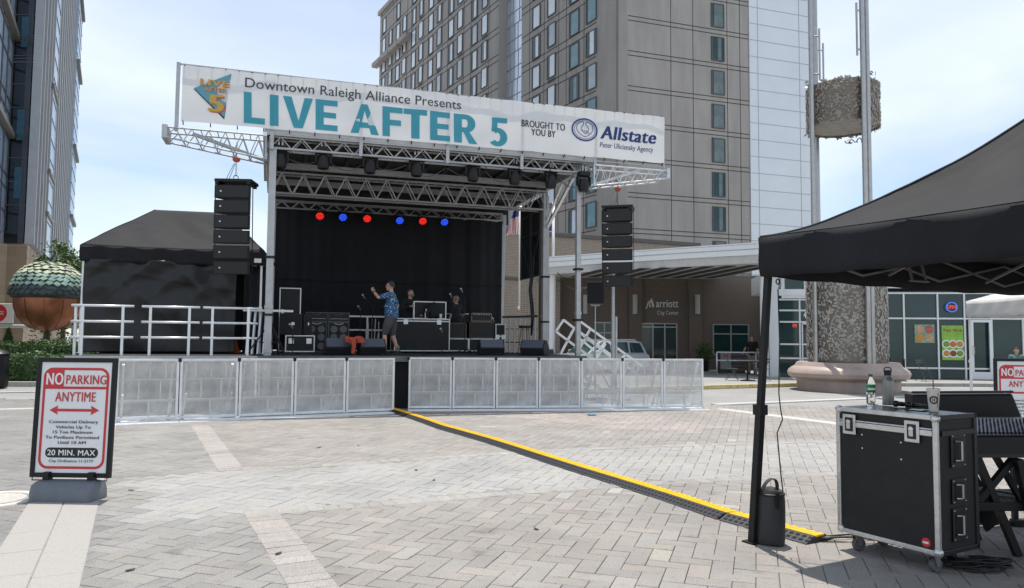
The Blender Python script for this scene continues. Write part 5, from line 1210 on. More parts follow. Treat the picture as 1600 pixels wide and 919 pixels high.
bass_amp('left bass cabinet with six cones, half hidden by the flight case', .93, 3.0); bass_amp('right bass cabinet with six cones, fully in view behind the wedges', 1.40 + .09, 3.0)
def wedge(label, a, b, turn):
    t = stage_thing('floor_monitor', label, 'stage monitor', a, b, DZ, turn, 'wedge stage monitors'); w = .62
    prof = [(-.02, 0), (.40, 0), (.40, .18), (.22, .37), (.10, .37), (-.06, .17)]; mb = MB(); mb.prism(prof, lambda y, z, x: (x, y, z), 0, w); mb.build('cabinet', BLKM, t, bevel=.012)
    mb = MB(); mb.prism([(.20, .374), (.095, .374), (.10, .377), (.20, .377)], lambda y, z, x: (x, y, z), .02, w - .02)
    mb.add([(.03, .100, .3735), (w - .03, .100, .3735), (w - .03, -.055, .182), (.03, -.055, .182)], [(0, 1, 2, 3)]); mb.v[-4:] = [(x, y - .006, z + .004) for x, y, z in mb.v[-4:]]
    mb.build('grille', mat('wedge_grille', (.075, .085, .11), .5, .2, .15, 40), t); return t
wedge('wedge stage monitor left of the orange jacket', 1.30, .75, R(3)); wedge('wedge stage monitor right of the orange jacket beside the standing man', 2.08, .78, R(3)); wedge('wedge stage monitor in front of the combo amplifiers', 4.98, .75, R(-4)); wedge('wedge stage monitor at the right end of the deck, turned sideways', 5.98, .6, R(-38))
t = stage_thing('orange_jacket', 'crumpled orange jacket draped over the gap between two wedge monitors', 'jacket', 1.86, .70, DZ)
mb = MB(); ORJ = mat('jacket_orange', (.40, .065, .035), .8, 0, .25, 12, .3, 20)
mb.grid(lambda u, v: (-.12 + .42 * u + .02 * math.sin(v * 9), (.30 - .42 * min(v, .4) / .4) + .02 * math.sin(u * 15), .395 + .03 * math.sin(u * 9 + v * 5) if v < .4 else .40 - (v - .4) / .6 * .13 + .01 * math.sin(u * 20)), 26, 16); mb.build('body', ORJ, t, smooth=True, solid=.02)
mb = MB(); mb.path([(.05, -.14, .36), (.07, -.16, .2), (.05, -.18, .06), (.06, -.19, .02)], .045, 8, radii=[.06, .05, .042, .035]); mb.build('sleeve', ORJ, t, smooth=True)
# large road case with open lid
t = flight_case('wide black road case with open lid standing behind the man in the blue shirt', 3.22, 3.05, 1.52, .7, .93, lidline=.90)
mb = MB(); mb.box(.62, .55, .94, 1.50, .68, 1.40); mb.build('lid', CASE, t); mb = MB(); r = .03
for x in (.60, 1.5): mb.box(x - .002, .53, .94, x + r - .002, .70, 1.42)
mb.box(.63, .53, 1.395, 1.498, .7, 1.425); mb.box(.63, .53, .935, 1.498, .7, .96); mb.build('lid_edging', ALU, t)
b = stage_thing('stage_bottle', 'pale bottle standing on the open road case before the bearded man', 'bottle', 4.12, 3.3, DZ + .94); mb = MB(); mb.lathe([(0, 0), (.035, 0), (.036, .15), (.015, .2), (.015, .24), (0, .24)], n=12); mb.build('body', WHITE, b, smooth=40); mb = MB(); mb.lathe([(.017, .23), (.017, .26), (0, .26)], n=10); mb.build('cap', WHITE, b)
b = stage_thing('white_cup', 'white cup standing on the road case right of the dark jacket', 'cup', 4.52, 3.25, DZ + .94); mb = MB(); mb.lathe([(0, 0), (.03, 0), (.04, .12), (.036, .12), (.03, .02)], n=14); mb.build('body', WHITE, b, smooth=40); mb = MB(); mb.lathe([(.041, .115), (.043, .125), (0, .128)], n=14); mb.build('lid', WHITE, b)
t = stage_thing('dark_jacket', 'dark jacket heaped on the road case right of the bearded man', 'jacket', 4.32, 3.45, DZ + .94)
mb = MB(); mb.ell((0, 0, .2), .2, .14, .26, 18, 12); mb.v = [(x + .03 * math.sin(z * 17), y + .02 * math.sin(x * 23), max(0, z) + .015 * math.sin(x * 31)) for x, y, z in mb.v]; mb.build('body', BLKF, t, smooth=True)
mb = MB(); mb.path([(-.1, -.1, .3), (-.18, -.15, .15), (-.16, -.17, .02)], .055, 8); mb.build('sleeve', BLKF, t, smooth=True)
# right hand backline
def combo(label, a, b, w, d, h, z=DZ, name='guitar_amplifier', trim=mat('trim_brown', (.13, .10, .075), .6), head=True):
    t = stage_thing(name, label, 'amplifier', a, b, z); mb = MB(); mb.box(0, 0, 0, w, d, h); mb.build('cabinet', BLKM, t, bevel=.012); mb = MB(); mb.box(.03, -.01, .03, w - .03, -.002, h - .03); mb.build('grille', AMPG, t)
    mb = MB()
    for x in (.012, w - .012): mb.bar((x, -.008, 0.01), (x, -.008, h - .01), .02, .012, up=(0, 1, 0))
    for z_ in (.012, h - .012): mb.bar((.024, -.008, z_), (w - .024, -.008, z_), .012, .02)
    mb.build('trim', trim, t)
    if head: mb = MB(); [mb.lathe([(0, -.035), (.014, -.03), (.015, -.01)], (.08 + k * (w - .16) / 6, 0, h * .8), 8, axis='y') for k in range(7)]; mb.each('knob', ALU, t)
flight_case('low flight case under the left stack behind the wedge', 4.66, 3.3, .68, .5, .40, latch=False, lidline=0); combo('black amplifier cabinet behind the microphone stand, left of two stacks', 4.70, 3.35, .58, .4, .42, DZ + .41, head=False)
flight_case('low flight case under the brown combo amplifier', 5.34, 3.3, .82, .5, .40, latch=False, lidline=0); combo('large brown grilled amplifier cabinet below the small combo', 5.36, 3.35, .72, .4, .46, DZ + .41, head=False); combo('small combo amplifier with tan trim on top of the brown cabinet', 5.42, 3.38, .60, .3, .24, DZ + .88, trim=mat('trim_tan', (.28, .21, .15), .6))
flight_case('small pale edged flight case right of the brown amplifier', 6.14, 3.4, .30, .4, .82, latch=True, lidline=.55)
flight_case('low black flight case behind the right wedge monitor', 5.75, 4.0, .85, .4, .5, latch=False, lidline=0)
t = flight_case('tall black flight case with open lid behind the bald musician', 4.9, 4.9, .9, .4, 1.15, latch=False, lidline=0)
def mic_stand(label, a, b, h, boom=None, straight=False):
    t = stage_thing('microphone_stand', label, 'microphone stand', a, b, DZ); mb = MB()
    if straight: mb.lathe([(0, 0), (.13, 0), (.12, .02), (.02, .03), (0, .03)], n=18)
    else:
        for k in range(3): q = k * 2.094 + .4; mb.tube((0, 0, .12), (.3 * math.cos(q), .3 * math.sin(q), .01), .010, 6)
    mb.build('base', BLK, t); mb = MB(); mb.tube((0, 0, .02), (0, 0, h), .012, 7); mb.box(-.02, -.02, h * .55, .02, .02, h * .55 + .05); mb.build('pole', BLK, t); e = Vector((0, 0, h))
    if boom: e = Vector(boom); mb = MB(); mb.tube((-.25 * (e.x), -.25 * e.y, h - .25 * (e.z - h)), e, .009, 6); mb.build('boom', BLK, t)
    mb = MB(); d = Vector((-.3, -.5, .35)).normalized(); mb.tube(e, e + d * .14, .014, 8, .02); mb.ell(tuple(e + d * .165), .028, .028, .03, 10, 7); mb.build('microphone', GALV, t)
mic_stand('tall silver topped microphone stand at the drape between amplifier and man', 1.97 + .40, 3.6, 1.15); mic_stand('boom microphone stand behind the man in the blue shirt', 2.62, 2.9, 1.2, (-.22, -.1, 1.42)); mic_stand('short straight microphone stand before the road case', 4.22, 1.6, .55, straight=True); mic_stand('boom microphone stand before the bald musician', 5.0, 2.4, 1.45, (-.1, -.1, 1.62)); mic_stand('boom microphone stand in front of the brown amplifier', 5.2, 2.6, 1.05, (-.5, .1, 1.5)); mic_stand('straight microphone stand in front of the brown amplifier cabinet', 5.75, 2.2, .85); mic_stand('short microphone stand before the low flight case on the left', .58, .9, .6, straight=True)
t = stage_thing('drum_hardware', 'heap of chrome drum stands behind the man in shorts', 'drum stands', 2.55, 3.7, DZ); mb = MB()
for k in range(6):
    x, y = .07 * k, random.uniform(-.1, .1); mb.tube((x, y, 0), (x + random.uniform(-.05, .05), y, random.uniform(.5, .95)), .013, 7)
    for s in (0, 2.1, 4.2): mb.tube((x, y, .3), (x + .2 * math.cos(s + k), y + .2 * math.sin(s + k), 0), .008, 5)
mb.build('stands', STEEL, t); mb = MB(); mb.lathe([(0, .3), (.16, .3), (.17, .31), (.17, .5), (.16, .51), (0, .51)], (.25, .25, 0), 20); mb.build('drum', BLKM, t)
t = stage_thing('rear_railing', 'white two bar railing behind the amplifiers at the back of the deck', 'railing', 1.9, 5.3, DZ); mb = MB()
for z in (.62, 1.02): mb.bar((0, 0, z), (1.75, 0, z), .045, .045)
mb.build('rail', ALU, t)
for x in (.1, .85, 1.7): mb = MB(); mb.bar((x, 0, 0), (x, 0, 1.02), .045, .045, up=(0, 1, 0)); mb.build('post', ALU, t)
a0 = ST.px(785, 494, 3.6)[0]; t = stage_thing('baluster_railing', 'railing of pale balusters under a black handrail at the right deck edge', 'railing', a0, 3.6, DZ); L_ = ST.px(842, 492, 3.0)[0] - a0
mb = MB(); mb.bar((0, 0, 1.02), (L_, -.5, 1.05), .05, .06); mb.bar((0, 0, .3), (L_, -.5, .3), .03, .03); mb.bar((0, 0, .68), (L_, -.5, .68), .02, .02); mb.build('handrail', BLK, t)
for k in range(7): mb = MB(); mb.bar((L_ * (k + .5) / 7, -.5 * (k + .5) / 7, 0), (L_ * (k + .5) / 7, -.5 * (k + .5) / 7, 1.0), .05, .04, up=(0, 1, 0)); mb.build('baluster', SIL, t)
a, _ = ST.px(820, 510, 2.6); t = stage_thing('bar_stool', 'black bar stool beside the baluster railing on the stage', 'stool', a, 2.6, DZ); mb = MB(); mb.lathe([(0, .7), (.16, .7), (.17, .73), (.16, .77), (0, .77)], n=20); mb.build('seat', BLKM, t)
for k in range(4): q = k * 1.571 + .78; mb = MB(); mb.tube((.11 * math.cos(q), .11 * math.sin(q), .7), (.2 * math.cos(q), .2 * math.sin(q), 0), .014, 6); mb.build('leg', mat('stool_wood', (.16, .13, .05), .6), t)
mb = MB(); mb.path([(.17 * math.cos(q), .17 * math.sin(q), .25) for q in [j * .524 for j in range(13)]], .01, 5); mb.build('foot_ring', BLK, t)
# litter of cables on the deck
t = stage_thing('deck_cables', 'tangle of black cables lying along the front of the deck', 'cables', 0, 0, DZ); mb = MB()
for k in range(16):
    x, y = random.uniform(.2, 6.5), random.uniform(.3, 2.2); pts = [(x, y, .012)]
    for j in range(9): x += random.uniform(-.05, .22); y += random.uniform(-.14, .14); pts.append((max(.05, min(7.1, x)), max(.1, y), .012 + .02 * random.random()))
    mb.path(pts, .010, 5)
mb.build('cable', CABLE, t, smooth=True); tag(t, kind='stuff')
# tripods and stacked frames left of the front column
t = stage_thing('frame_stack', 'stack of pale stair frames leaning behind the left stage column', 'frames', -.42, .9, DZ); mb = MB()
for k in range(5): x = k * .12; mb.bar((x, k * .05, 0), (x + .05, .25 + k * .05, 1.0 + .03 * k), .04, .04); mb.bar((x, k * .05 + .4, 0), (x + .05, .55 + k * .05, 1.0), .04, .04); mb.bar((x + .05, .25 + k * .05, .95), (x + .05, .55 + k * .05, .95), .03, .03)
mb.bar((-.1, .2, 1.0), (1.0, .3, 1.0), .05, .05); mb.build('frame', ALU, t)
t = stage_thing('tripod_stand', 'black tripod stand straddling the left stage column', 'tripod', .1, .32, DZ); mb = MB(); mb.tube((0, 0, .1), (0, 0, 1.1), .02, 8); mb.build('pole', BLK, t)
for k in range(3): q = k * 2.094 + 3.3; mb = MB(); mb.bar((0, 0, .72), (.5 * math.cos(q), .5 * math.sin(q), .0), .03, .03); mb.bar((0, 0, .25), (.3 * math.cos(q), .3 * math.sin(q), .29), .02, .02); mb.build('leg', BLK, t)
t = stage_thing('side_curtain', 'narrow black curtain between the tent and the stage column', 'curtain', -.55, 1.9, DZ); mb = MB(); mb.grid(lambda u, v: (.62 * u, .03 * math.sin(u * 22), 2.1 * v), 24, 4); mb.build('cloth', DRAPE, t, smooth=True, solid=.006); mb = MB(); mb.tube((-.02, 0, 2.1), (.66, 0, 2.1), .02, 6); mb.tube((.66, 0, 0), (.66, 0, 2.1), .02, 6); mb.build('rod', GALV, t)
t = stage_thing('orange_cone', 'small orange traffic cone behind the right guard rail', 'cone', -.72, 2.4, DZ); mb = MB(); mb.lathe([(.09, .03), (.02, .30), (0, .30)], n=16); mb.build('cone', mat('cone_orange', (.6, .14, .03), .6), t, smooth=40); mb = MB(); mb.box(-.11, -.11, 0, .11, .11, .03); mb.build('base', MATS['cone_orange'], t)
# ------------------------------------------------------------------ right side: stairs, tripod speaker, mast
def stair_frame(parent, b, pts_px, bplane):
    mb = MB()
    for (x0, y0, x1, y1) in pts_px:
        p = ST.px(x0, y0, bplane); q = ST.px(x1, y1, bplane); mb.bar((p[0] - a_st, b, p[1]), (q[0] - a_st, b, q[1]), .055, .05, up=(0, 1, 0))
    mb.build('handrail', ALUW, parent)
a_st = 7.5; t = stage_thing('stage_stairs', 'aluminium stage stairs with slanting handrail frames at the right end', 'stairs', a_st, 1.7, 0)
stair_frame(t, 0, [(880.5, 500, 969, 569), (868, 518, 946, 575), (868, 518, 880.5, 500), (876, 553, 896.5, 514), (902, 551, 922, 515), (925, 573, 946, 537), (902, 499.5, 880.5, 500)][:6], 1.7)
stair_frame(t, .8, [(902, 499, 1003, 572), (902, 516, 985, 577), (903, 527, 935, 553), (930, 556, 948, 531), (958, 577, 978, 553)], 2.5)
for k in range(5): mb = MB(); mb.box(.05 + k * .26, .04, 1.0 - k * .2 - .04, .33 + k * .26, .76, 1.0 - k * .2); mb.build('tread', ALU, t)
mb = MB(); 
for y in (.03, .77): mb.bar((.0, y, 1.08), (1.4, y, .06), .05, .1)
mb.each('stringer', ALU, t)
t = stage_thing('tripod_speaker', 'black speaker on a tall tripod stand right of the stage', 'speaker', 8.38, 1.5, 0, R(-20)); sp0, sp1 = 2.55, 3.14
mb = MB(); mb.prism([(-.23, -.2), (.23, -.2), (.14, .2), (-.14, .2)], lambda x, y, z: (x, y, z), sp0, sp1); mb.build('cabinet', BLKM, t, bevel=.02); mb = MB(); mb.box(-.2, -.215, sp0 + .03, .2, -.202, sp1 - .03); mb.build('grille', BLKF, t)
mb = MB(); mb.tube((0, 0, .25), (0, 0, 1.5), .024, 8); mb.tube((0, 0, 1.4), (0, 0, 2.56), .018, 8); mb.box(-.12, -.02, 2.5, .12, .02, 2.545); mb.build('pole', GALV, t)
for k in range(3): q = k * 2.094; mb = MB(); mb.bar((0, 0, 1.0), (.55 * math.cos(q), .55 * math.sin(q), .02), .025, .02); mb.build('leg', BLK, t)
mb = MB(); mb.path([(0, .2, 2.9), (-.2, .2, 3.0), (-.5, .1, 2.9), (-1.05, -1.2, 3.1)], .012, 5); mb.path([(.1, -.1, 3.12), (-.1, -.1, 3.0), (-.6, -.2, 2.95), (-1.05, -1.3, 3.3)], .010, 5); mb.build('cable', CABLE, t, smooth=True)
t = stage_thing('lift_mast', 'slim silver mast rising behind the right line array', 'mast', 8.55, .75, 0)
mb = MB(); mb.bar((0, 0, 0), (0, 0, 3.3), .07, .07, up=(0, 1, 0)); mb.bar((.09, 0, 0), (.09, 0, 2.2), .05, .05, up=(0, 1, 0)); mb.build('mast', SIL, t)
mb = MB(); mb.bar((-.5, 0, .05), (.5, 0, .05), .06, .06); mb.bar((0, -.5, .05), (0, .5, .05), .06, .06); mb.build('foot', SIL, t)
# ------------------------------------------------------------------ no parking signs
def no_parking(label, loc, rz, tilt=0):
    t = thing('parking_sign', label, 'sign', loc, rz, 'no parking signs'); W, H, zb = .80, 1.165, .205; fr = .045
    lean = .05
    def fn(off): return lambda x, z: (x + tilt * z, .02 + lean * z - off, z)
    def slab(x0, z0, x1, z1, o0, o1, mb, m=0): mb.prism([(x0, z0), (x1, z0), (x1, z1), (x0, z1)], lambda x, z, o: fn(o)(x, z), o1, o0, m)
    mb = MB(); slab(-W / 2 + .01, zb + .01, W / 2 - .01, zb + H - .01, -.012, .008, mb); mb.build('board', mat('sign_white', (.74, .75, .76), .35, 0, .04, 2), t)
    mb = MB(); f0, f1 = -.02, .022
    slab(-W / 2, zb, -W / 2 + fr, zb + H, f0, f1, mb); slab(W / 2 - fr, zb, W / 2, zb + H, f0, f1, mb); slab(-W / 2 + fr, zb + H - fr, W / 2 - fr, zb + H, f0, f1, mb); slab(-W / 2 + fr, zb, W / 2 - fr, zb + fr, f0, f1, mb); mb.build('frame', BLKM, t, bevel=.006)
    pw, ph = W - 2 * fr, H - 2 * fr; x0 = -pw / 2; zt = zb + H - fr
    P = lambda off: (lambda u, v: fn(off)(x0 + u * pw, zt - v * ph))
    X = lambda u: x0 + u * pw; Zv = lambda v: zt - v * ph
    p10 = P(.0105)
    def rrect(u0, v0, u1, v1, r, n=8):
        A = pw / ph; out = []
        for (cu, cv, a0) in ((u1 - r, v0 + r * A, -90), (u1 - r, v1 - r * A, 0), (u0 + r, v1 - r * A, 90), (u0 + r, v0 + r * A, 180)):
            for k in range(n + 1): a = R(a0 + 90 * k / n); out.append((cu + r * math.cos(a), cv + r * A * math.sin(a)))
        return out
    o, i_ = rrect(.035, .05, .965, .965, .13), rrect(.07, .073, .93, .942, .10); mb = MB(); n = len(o)
    for k in range(n): mb.poly([p10(*o[k]), p10(*o[(k + 1) % n]), p10(*i_[(k + 1) % n]), p10(*i_[k])])
    blk = [q for q in rrect(.05, .06, .40, .40, .12) if q[0] < .25 and q[1] < .2]; mb.poly([P(.012)(*q) for q in [(.325, .06)] + [(.325, .232), (.05, .232)] + blk])
    mb.poly([P(.0125)(*q) for q in ((.05, .222), (.95, .222), (.95, .245), (.05, .245))])
    pa = P(.0125); L_, R_, vc = .15, .85, .437
    mb.poly([pa(L_ + .1, vc - .012), pa(R_ - .1, vc - .012), pa(R_ - .1, vc + .012), pa(L_ + .1, vc + .012)])
    mb.poly([pa(L_, vc), pa(L_ + .12, vc - .042), pa(L_ + .1, vc), pa(L_ + .12, vc + .042)]); mb.poly([pa(R_, vc), pa(R_ - .12, vc + .042), pa(R_ - .1, vc), pa(R_ - .12, vc - .042)])
    tx = lambda mb, s, u0, u1, v, cap, bold, off=.0125: mb.text(s, X(u0), X(u1), Zv(v), cap * ph, fn(off), bold)
    tx(mb, 'PARKING', .36, .925, .200, .082, .022); tx(mb, 'ANYTIME', .22, .79, .358, .085, .018); mb.build('lettering', RED, t)
    mb = MB(); tx(mb, 'NO', .085, .315, .205, .105, .045, .0145)
    mb2 = MB(); pill = rrect(.13, .775, .87, .865, .062); mb2.poly([p10(*q) for q in pill])
    for s, u0, u1, v in (('Commercial Delivery', .155, .845, .555), ('Vehicles Up To', .255, .745, .602), ('15 Ton Maximum', .22, .775, .648), ('To Pavilions Permitted', .12, .87, .695), ('Until 10 AM', .30, .69, .742)): tx(mb2, s, u0, u1, v, .026, .016)
    tx(mb2, 'City Ordinance 11-2177', .19, .81, .905, .023, .010); mb2.build('lettering', INK, t)
    tx(mb, '20 MIN. MAX', .165, .835, .844, .05, .026, .0145); mb.build('lettering', MATS['sign_white'], t)
    mb = MB(); prof = [(-.22, 0), (-.215, .10), (-.18, .165), (-.08, .185), (.10, .185), (.2, .16), (.24, .09), (.245, 0)]
    for (k, x0_, x1_, s) in ((0, -.37, .37, 1),):
        n = len(prof); xs = [(-.30, .86), (-.285, .96), (-.25, 1), (.25, 1), (.285, .96), (.30, .86)]; vs = [(x, y * s_ * .70, z * s_) for x, s_ in xs for y, z in prof]
        mb.add(vs, [(i * n + j, i * n + (j + 1) % n, (i + 1) * n + (j + 1) % n, (i + 1) * n + j) for i in range(len(xs) - 1) for j in range(n)] + [tuple(range(n - 1, -1, -1)), tuple((len(xs) - 1) * n + j for j in range(n))])
    mb.build('base', GREYP, t, smooth=60)
    mb = MB()
    for x in (-.22, .22): mb.box(x - .03, -.02, .16, x + .03, .05, .26)
    mb.build('bracket', BLK, t); mb = MB(); mb.path([fn(.015)(-W / 2 + .03, zb + .005), fn(.018)(-W / 2 + .03, zb - .025), fn(.018)(W / 2 - .03, zb - .025), fn(.015)(W / 2 - .03, zb + .005)], .006, 5); mb.build('wire', BLK, t); return t
p = G(106, 781); no_parking('white no parking sign in the left foreground standing on the granite band', (p.x, p.y, .004), R(-1.5), -.008)
p = at(1598, 560, 11.1); no_parking('white no parking sign on the right behind the mixing desk, cut by the frame', (p.x + .06, 11.2, 0), R(-9), .03)
# ------------------------------------------------------------------ foreground tent
e1 = Vector((.487, -.873, 0)); e2 = Vector((.873, .487, 0)); C = Vector((1.935, 5.76, 0)); SD, LD = 3.0, 4.5
o = C + e1 * SD
ft = thing('foreground_tent', 'black pop-up tent reaching in from the right foreground over the flight case', 'tent', o, math.atan2(e2.y, e2.x))
DT = mat('tent_truss_steel', (.22, .215, .205), .45, .6, .1)
FT = G(1176, 848); FL = (Vector((FT.x - o.x, FT.y - o.y, 0)).dot(e2), -Vector((FT.x - o.x, FT.y - o.y, 0)).dot(e1))
tent(ft, LD, SD, 2.405, 2.10, 3.42, 1.5, TENT, BLK, ((.05, SD - .05, *FL), (LD - .05, SD - .05), (.05, .05), (LD - .05, .05)), DT, sag=.09, power=1.55)
mb = MB(); lp = Vector((.05, SD - .05, 0)); mb.path([lp + Vector((.05, -.03, 2.0)), lp + Vector((.06, -.03, 1.6)), lp + Vector((.045, -.03, 1.2)), lp + Vector((.05, -.04, 1.08)), lp + Vector((.07, -.04, 1.0)), lp + Vector((.02, -.03, .9)), lp + Vector((.02, -.06, .6)), lp + Vector((.03, -.07, .46))], .005, 5); mb.build('cord', CABLE, ft, smooth=True)
mb = MB(); mb.path([lp + Vector((.05 + .02 * math.cos(q), -.03, 2.06 + .02 * math.sin(q))) for q in [j * .524 for j in range(13)]], .005, 5); mb.build('hook', BLK, ft)
mb = MB()
for q in (1.75, 1.95): mb.bar((q, SD - .07, 2.35), (q, SD - .12, 2.14), .025, .012)
mb.bar((1.72, SD - .12, 2.14), (1.98, SD - .12, 2.14), .03, .012); mb.build('strap', mat('strap_grey', (.14, .14, .14), .7), ft)
# white lamp bracket tube at the tent corner
# sandbag weight
sb = FT + Vector((.135, -.03, 0))
t = thing('weight_bag', 'black cylindrical weight bag with a loop handle at the tent leg', 'weight bag', (sb.x, sb.y, 0), .4)
mb = MB(); BAG = mat('bag_cloth', (.022, .023, .026), .65, 0, .25, 6, .4, 14)
vs = []; n = 30; prof = [(.085, 0), (.105, .01), (.11, .06), (.112, .2), (.108, .34), (.104, .40), (.09, .425), (.05, .43)]
for j, (r, z) in enumerate(prof):
    for i in range(n): a = 2 * math.pi * i / n; k = 1 + .03 * math.sin(3 * a + z * 9) + .02 * math.sin(7 * a - z * 22); vs.append((r * k * math.cos(a), r * k * math.sin(a), z + .008 * math.sin(a * 2)))
mb.add(vs, [(j * n + i, j * n + (i + 1) % n, (j + 1) * n + (i + 1) % n, (j + 1) * n + i) for j in range(len(prof) - 1) for i in range(n)] + [tuple(range(n - 1, -1, -1)), tuple((len(prof) - 1) * n + i for i in range(n))]); mb.build('body', BAG, t, smooth=50)
mb = MB(); mb.grid(lambda u, v: (-.02 + .10 * math.sin(math.pi * u) * .3 + .075 * math.cos(math.pi * u), (v - .5) * .035 - .01, .41 + .10 * math.sin(math.pi * u)), 14, 1); mb.build('handle', BAG, t, solid=.006)
mb = MB(); mb.lathe([(.106, .385), (.112, .39), (.112, .40), (.105, .405)], n=30); mb.bar((-.03, -.112, .30), (-.03, -.112, .42), .03, .008); mb.build('seam', BLK, t)
# ------------------------------------------------------------------ cable ramp
rp_px = [(612, 640.5), (640, 649), (676, 661), (701, 670), (740, 680.5), (782, 692.5), (830, 708), (882, 725), (960, 749), (1025, 768.5), (1090, 790), (1168, 816), (1285, 846)]
rpts = [G(*p) for p in rp_px]; cum = [0]
for a, b in zip(rpts[:-1], rpts[1:]): cum.append(cum[-1] + (b - a).length)
def along(s):
    s = max(0, min(cum[-1], s))
    for i in range(len(rpts) - 1):
        if s <= cum[i + 1] + 1e-6: return rpts[i].lerp(rpts[i + 1], (s - cum[i]) / (cum[i + 1] - cum[i]))
    return rpts[-1]
def ramp_seg(L_):
    t = thing('cable_ramp', 'x', 'cable ramp', (0, 0, 0), 0, 'linked segments of the yellow lidded cable ramp'); h = .052
    prof = [(-.15, 0), (-.145, .008), (-.05, h - .008), (-.047, h), (-.035, h), (-.03, h - .012), (.085, h - .012), (.09, h), (.102, h), (.2, .008), (.205, 0)]
    mb = MB(); mb.prism(prof, lambda y, z, x: (x, -y, z), .004, L_ - .004)
    for k in range(int(L_ / .06)):
        x = .03 + k * .06
        for y0, y1 in ((.113, .140), (.156, .183)): z0, z1 = (.052 - (q_ - .102) * .449 + .0015 for q_ in (y0, y1)); mb.add([(x, -y0, z0), (x + .038, -y0, z0), (x + .038, -y1, z1), (x, -y1, z1)], [(0, 3, 2, 1)], 1)
    mb.build('base', [CHAR, mat('slot_black', (.004, .004, .004), .9, 0, 0)], t)
    mb = MB(); n = 11
    mb.box(.006, -.084, h - .011, L_ - .006, .028, h + .004)
    for k in range(n): x = L_ * (k + .25) / n; mb.box(x, .0285, h - .010, x + L_ * .5 / n, .046, h + .003)
    for k in range(n * 2): x = L_ * (k + .3) / n / 2; mb.box(x, -.07, h + .0042, x + .012, .015, h + .0065)
    mb.build('lid', YEL, t, bevel=.003); return t
NSEG = 13; sl_ = cum[-1] / NSEG; r0 = None
for i in range(NSEG):
    a, b = along(sl_ * i), along(sl_ * (i + 1)); ang = math.atan2((b - a).y, (b - a).x)
    lab = ('yellow lidded cable ramp segment nearest the tent leg' if i == NSEG - 1 else 'yellow lidded cable ramp segment entering the gap between the barriers' if i == 0 else f'yellow lidded cable ramp segment, number {i + 1} of {NSEG} counted from the barrier gap')
    if r0 is None: r0 = ramp_seg((b - a).length * 1.002); r0.location = a; r0.rotation_euler = (0, 0, ang); r0['label'] = lab
    else: copy_tree(r0, None, a, ang, lab)
end = along(cum[-1])
t = thing('loose_cables', 'loose black cables running from the ramp end to the flight case', 'cables', end, 0); mb = MB()
for k in range(5):
    p = Vector((-.02, -.03 + k * .02, .03)); tgt = Vector((.75 + .1 * k, -.12 + .05 * k, .01)); pts = []
    for j in range(11): q = j / 10; pts.append(p.lerp(tgt, q) + Vector((0, .05 * math.sin(q * 7 + k * 1.3) * math.sin(q * 3.1), .02 * math.sin(q * math.pi) - .0 + (.0 if q < .9 else -.012))))
    mb.path(pts, .007, 6)
mb.build('cable', CABLE, t, smooth=True)
# ------------------------------------------------------------------ big flight case
fc0 = G(1309, 829, .14); d = Vector((.49, -.872, 0)).normalized(); fc = thing('flight_case', 'large black flight case with silver edging on castors under the foreground tent', 'flight case', (fc0.x, fc0.y, 0), math.atan2(d.y, d.x))
W, D, Z0c, Z1c = .80, .48, .14, 1.095
mb = MB(); mb.box(.008, .008, Z0c + .01, W - .008, D - .008, Z1c - .006); mb.build('body', CASE, fc)
mb = MB(); mb.box(.036, .03, Z1c - .0055, W - .036, D - .036, Z1c - .001); mb.build('top_panel', mat('case_top', (.05, .055, .06), .16, 0, .15, 6, .1, 40, spec=.8), fc)
EDG = mat('case_edge', (.60, .595, .58), .34, .75, .15, 14, .1, 60); BHD = mat('dark_hardware', (.035, .035, .037), .4, .6, .2, 20); r = .034
mb = MB()
for x in (0, W - r): mb.box(x, -.003, Z0c, x + r, .0275, Z1c)
for z in (Z0c, Z1c - r): mb.box(r + .001, -.003, z, W - r - .001, .0275, z + r)
mb.box(.001, .028, Z1c - r, r, D, Z1c); mb.box(r + .001, -.008, Z1c - .145, W - r - .001, .012, Z1c - .105); mb.box(r + .001, -.008, Z1c - .102, W - r - .001, .012, Z1c - .090)
mb.build('edging', EDG, fc, bevel=.005)
mb = MB()
mb.box(W - r, .029, Z0c, W + .003, D, Z0c + r); mb.box(W - r, .029, Z1c - r, W + .003, D, Z1c); mb.box(W - .03, D - r, Z0c, W + .003, D + .003, Z1c); mb.box(0, D - r, Z0c, r, D + .003, Z1c); mb.box(W + .0005, .05, Z1c - .145, W + .008, D - .04, Z1c - .105); mb.each('side_edging', BHD, fc, bevel=.004)  # side edging much darker than the front edging
mb = MB()
for x in (.022, W - .022):
    for z in (Z0c + .022, Z1c - .022): mb.ell((x, .018, z), .033, .033, .033, 16, 10)
mb.each('ball_corner', EDG, fc, smooth=True)
mb = MB()
for z in [Z0c + .07 + k * .12 for k in range(8)]:
    for x in (.017, W - .017): mb.lathe([(0, -.006), (.005, -.005), (.006, -.002)], (x, 0, z), 8, axis='y')
for k in range(6): mb.lathe([(0, -.006), (.005, -.005), (.006, -.002)], (.1 + k * .12, 0, Z0c + .017), 8, axis='y')
for x, z in ((.22, .80), (.22, .70), (.53, .78), (.53, .66)): mb.lathe([(0, .004), (.006, .005), (.007, .0078)], (x, 0, z + .1), 8, axis='y')
mb.build('rivets', ALU, fc)
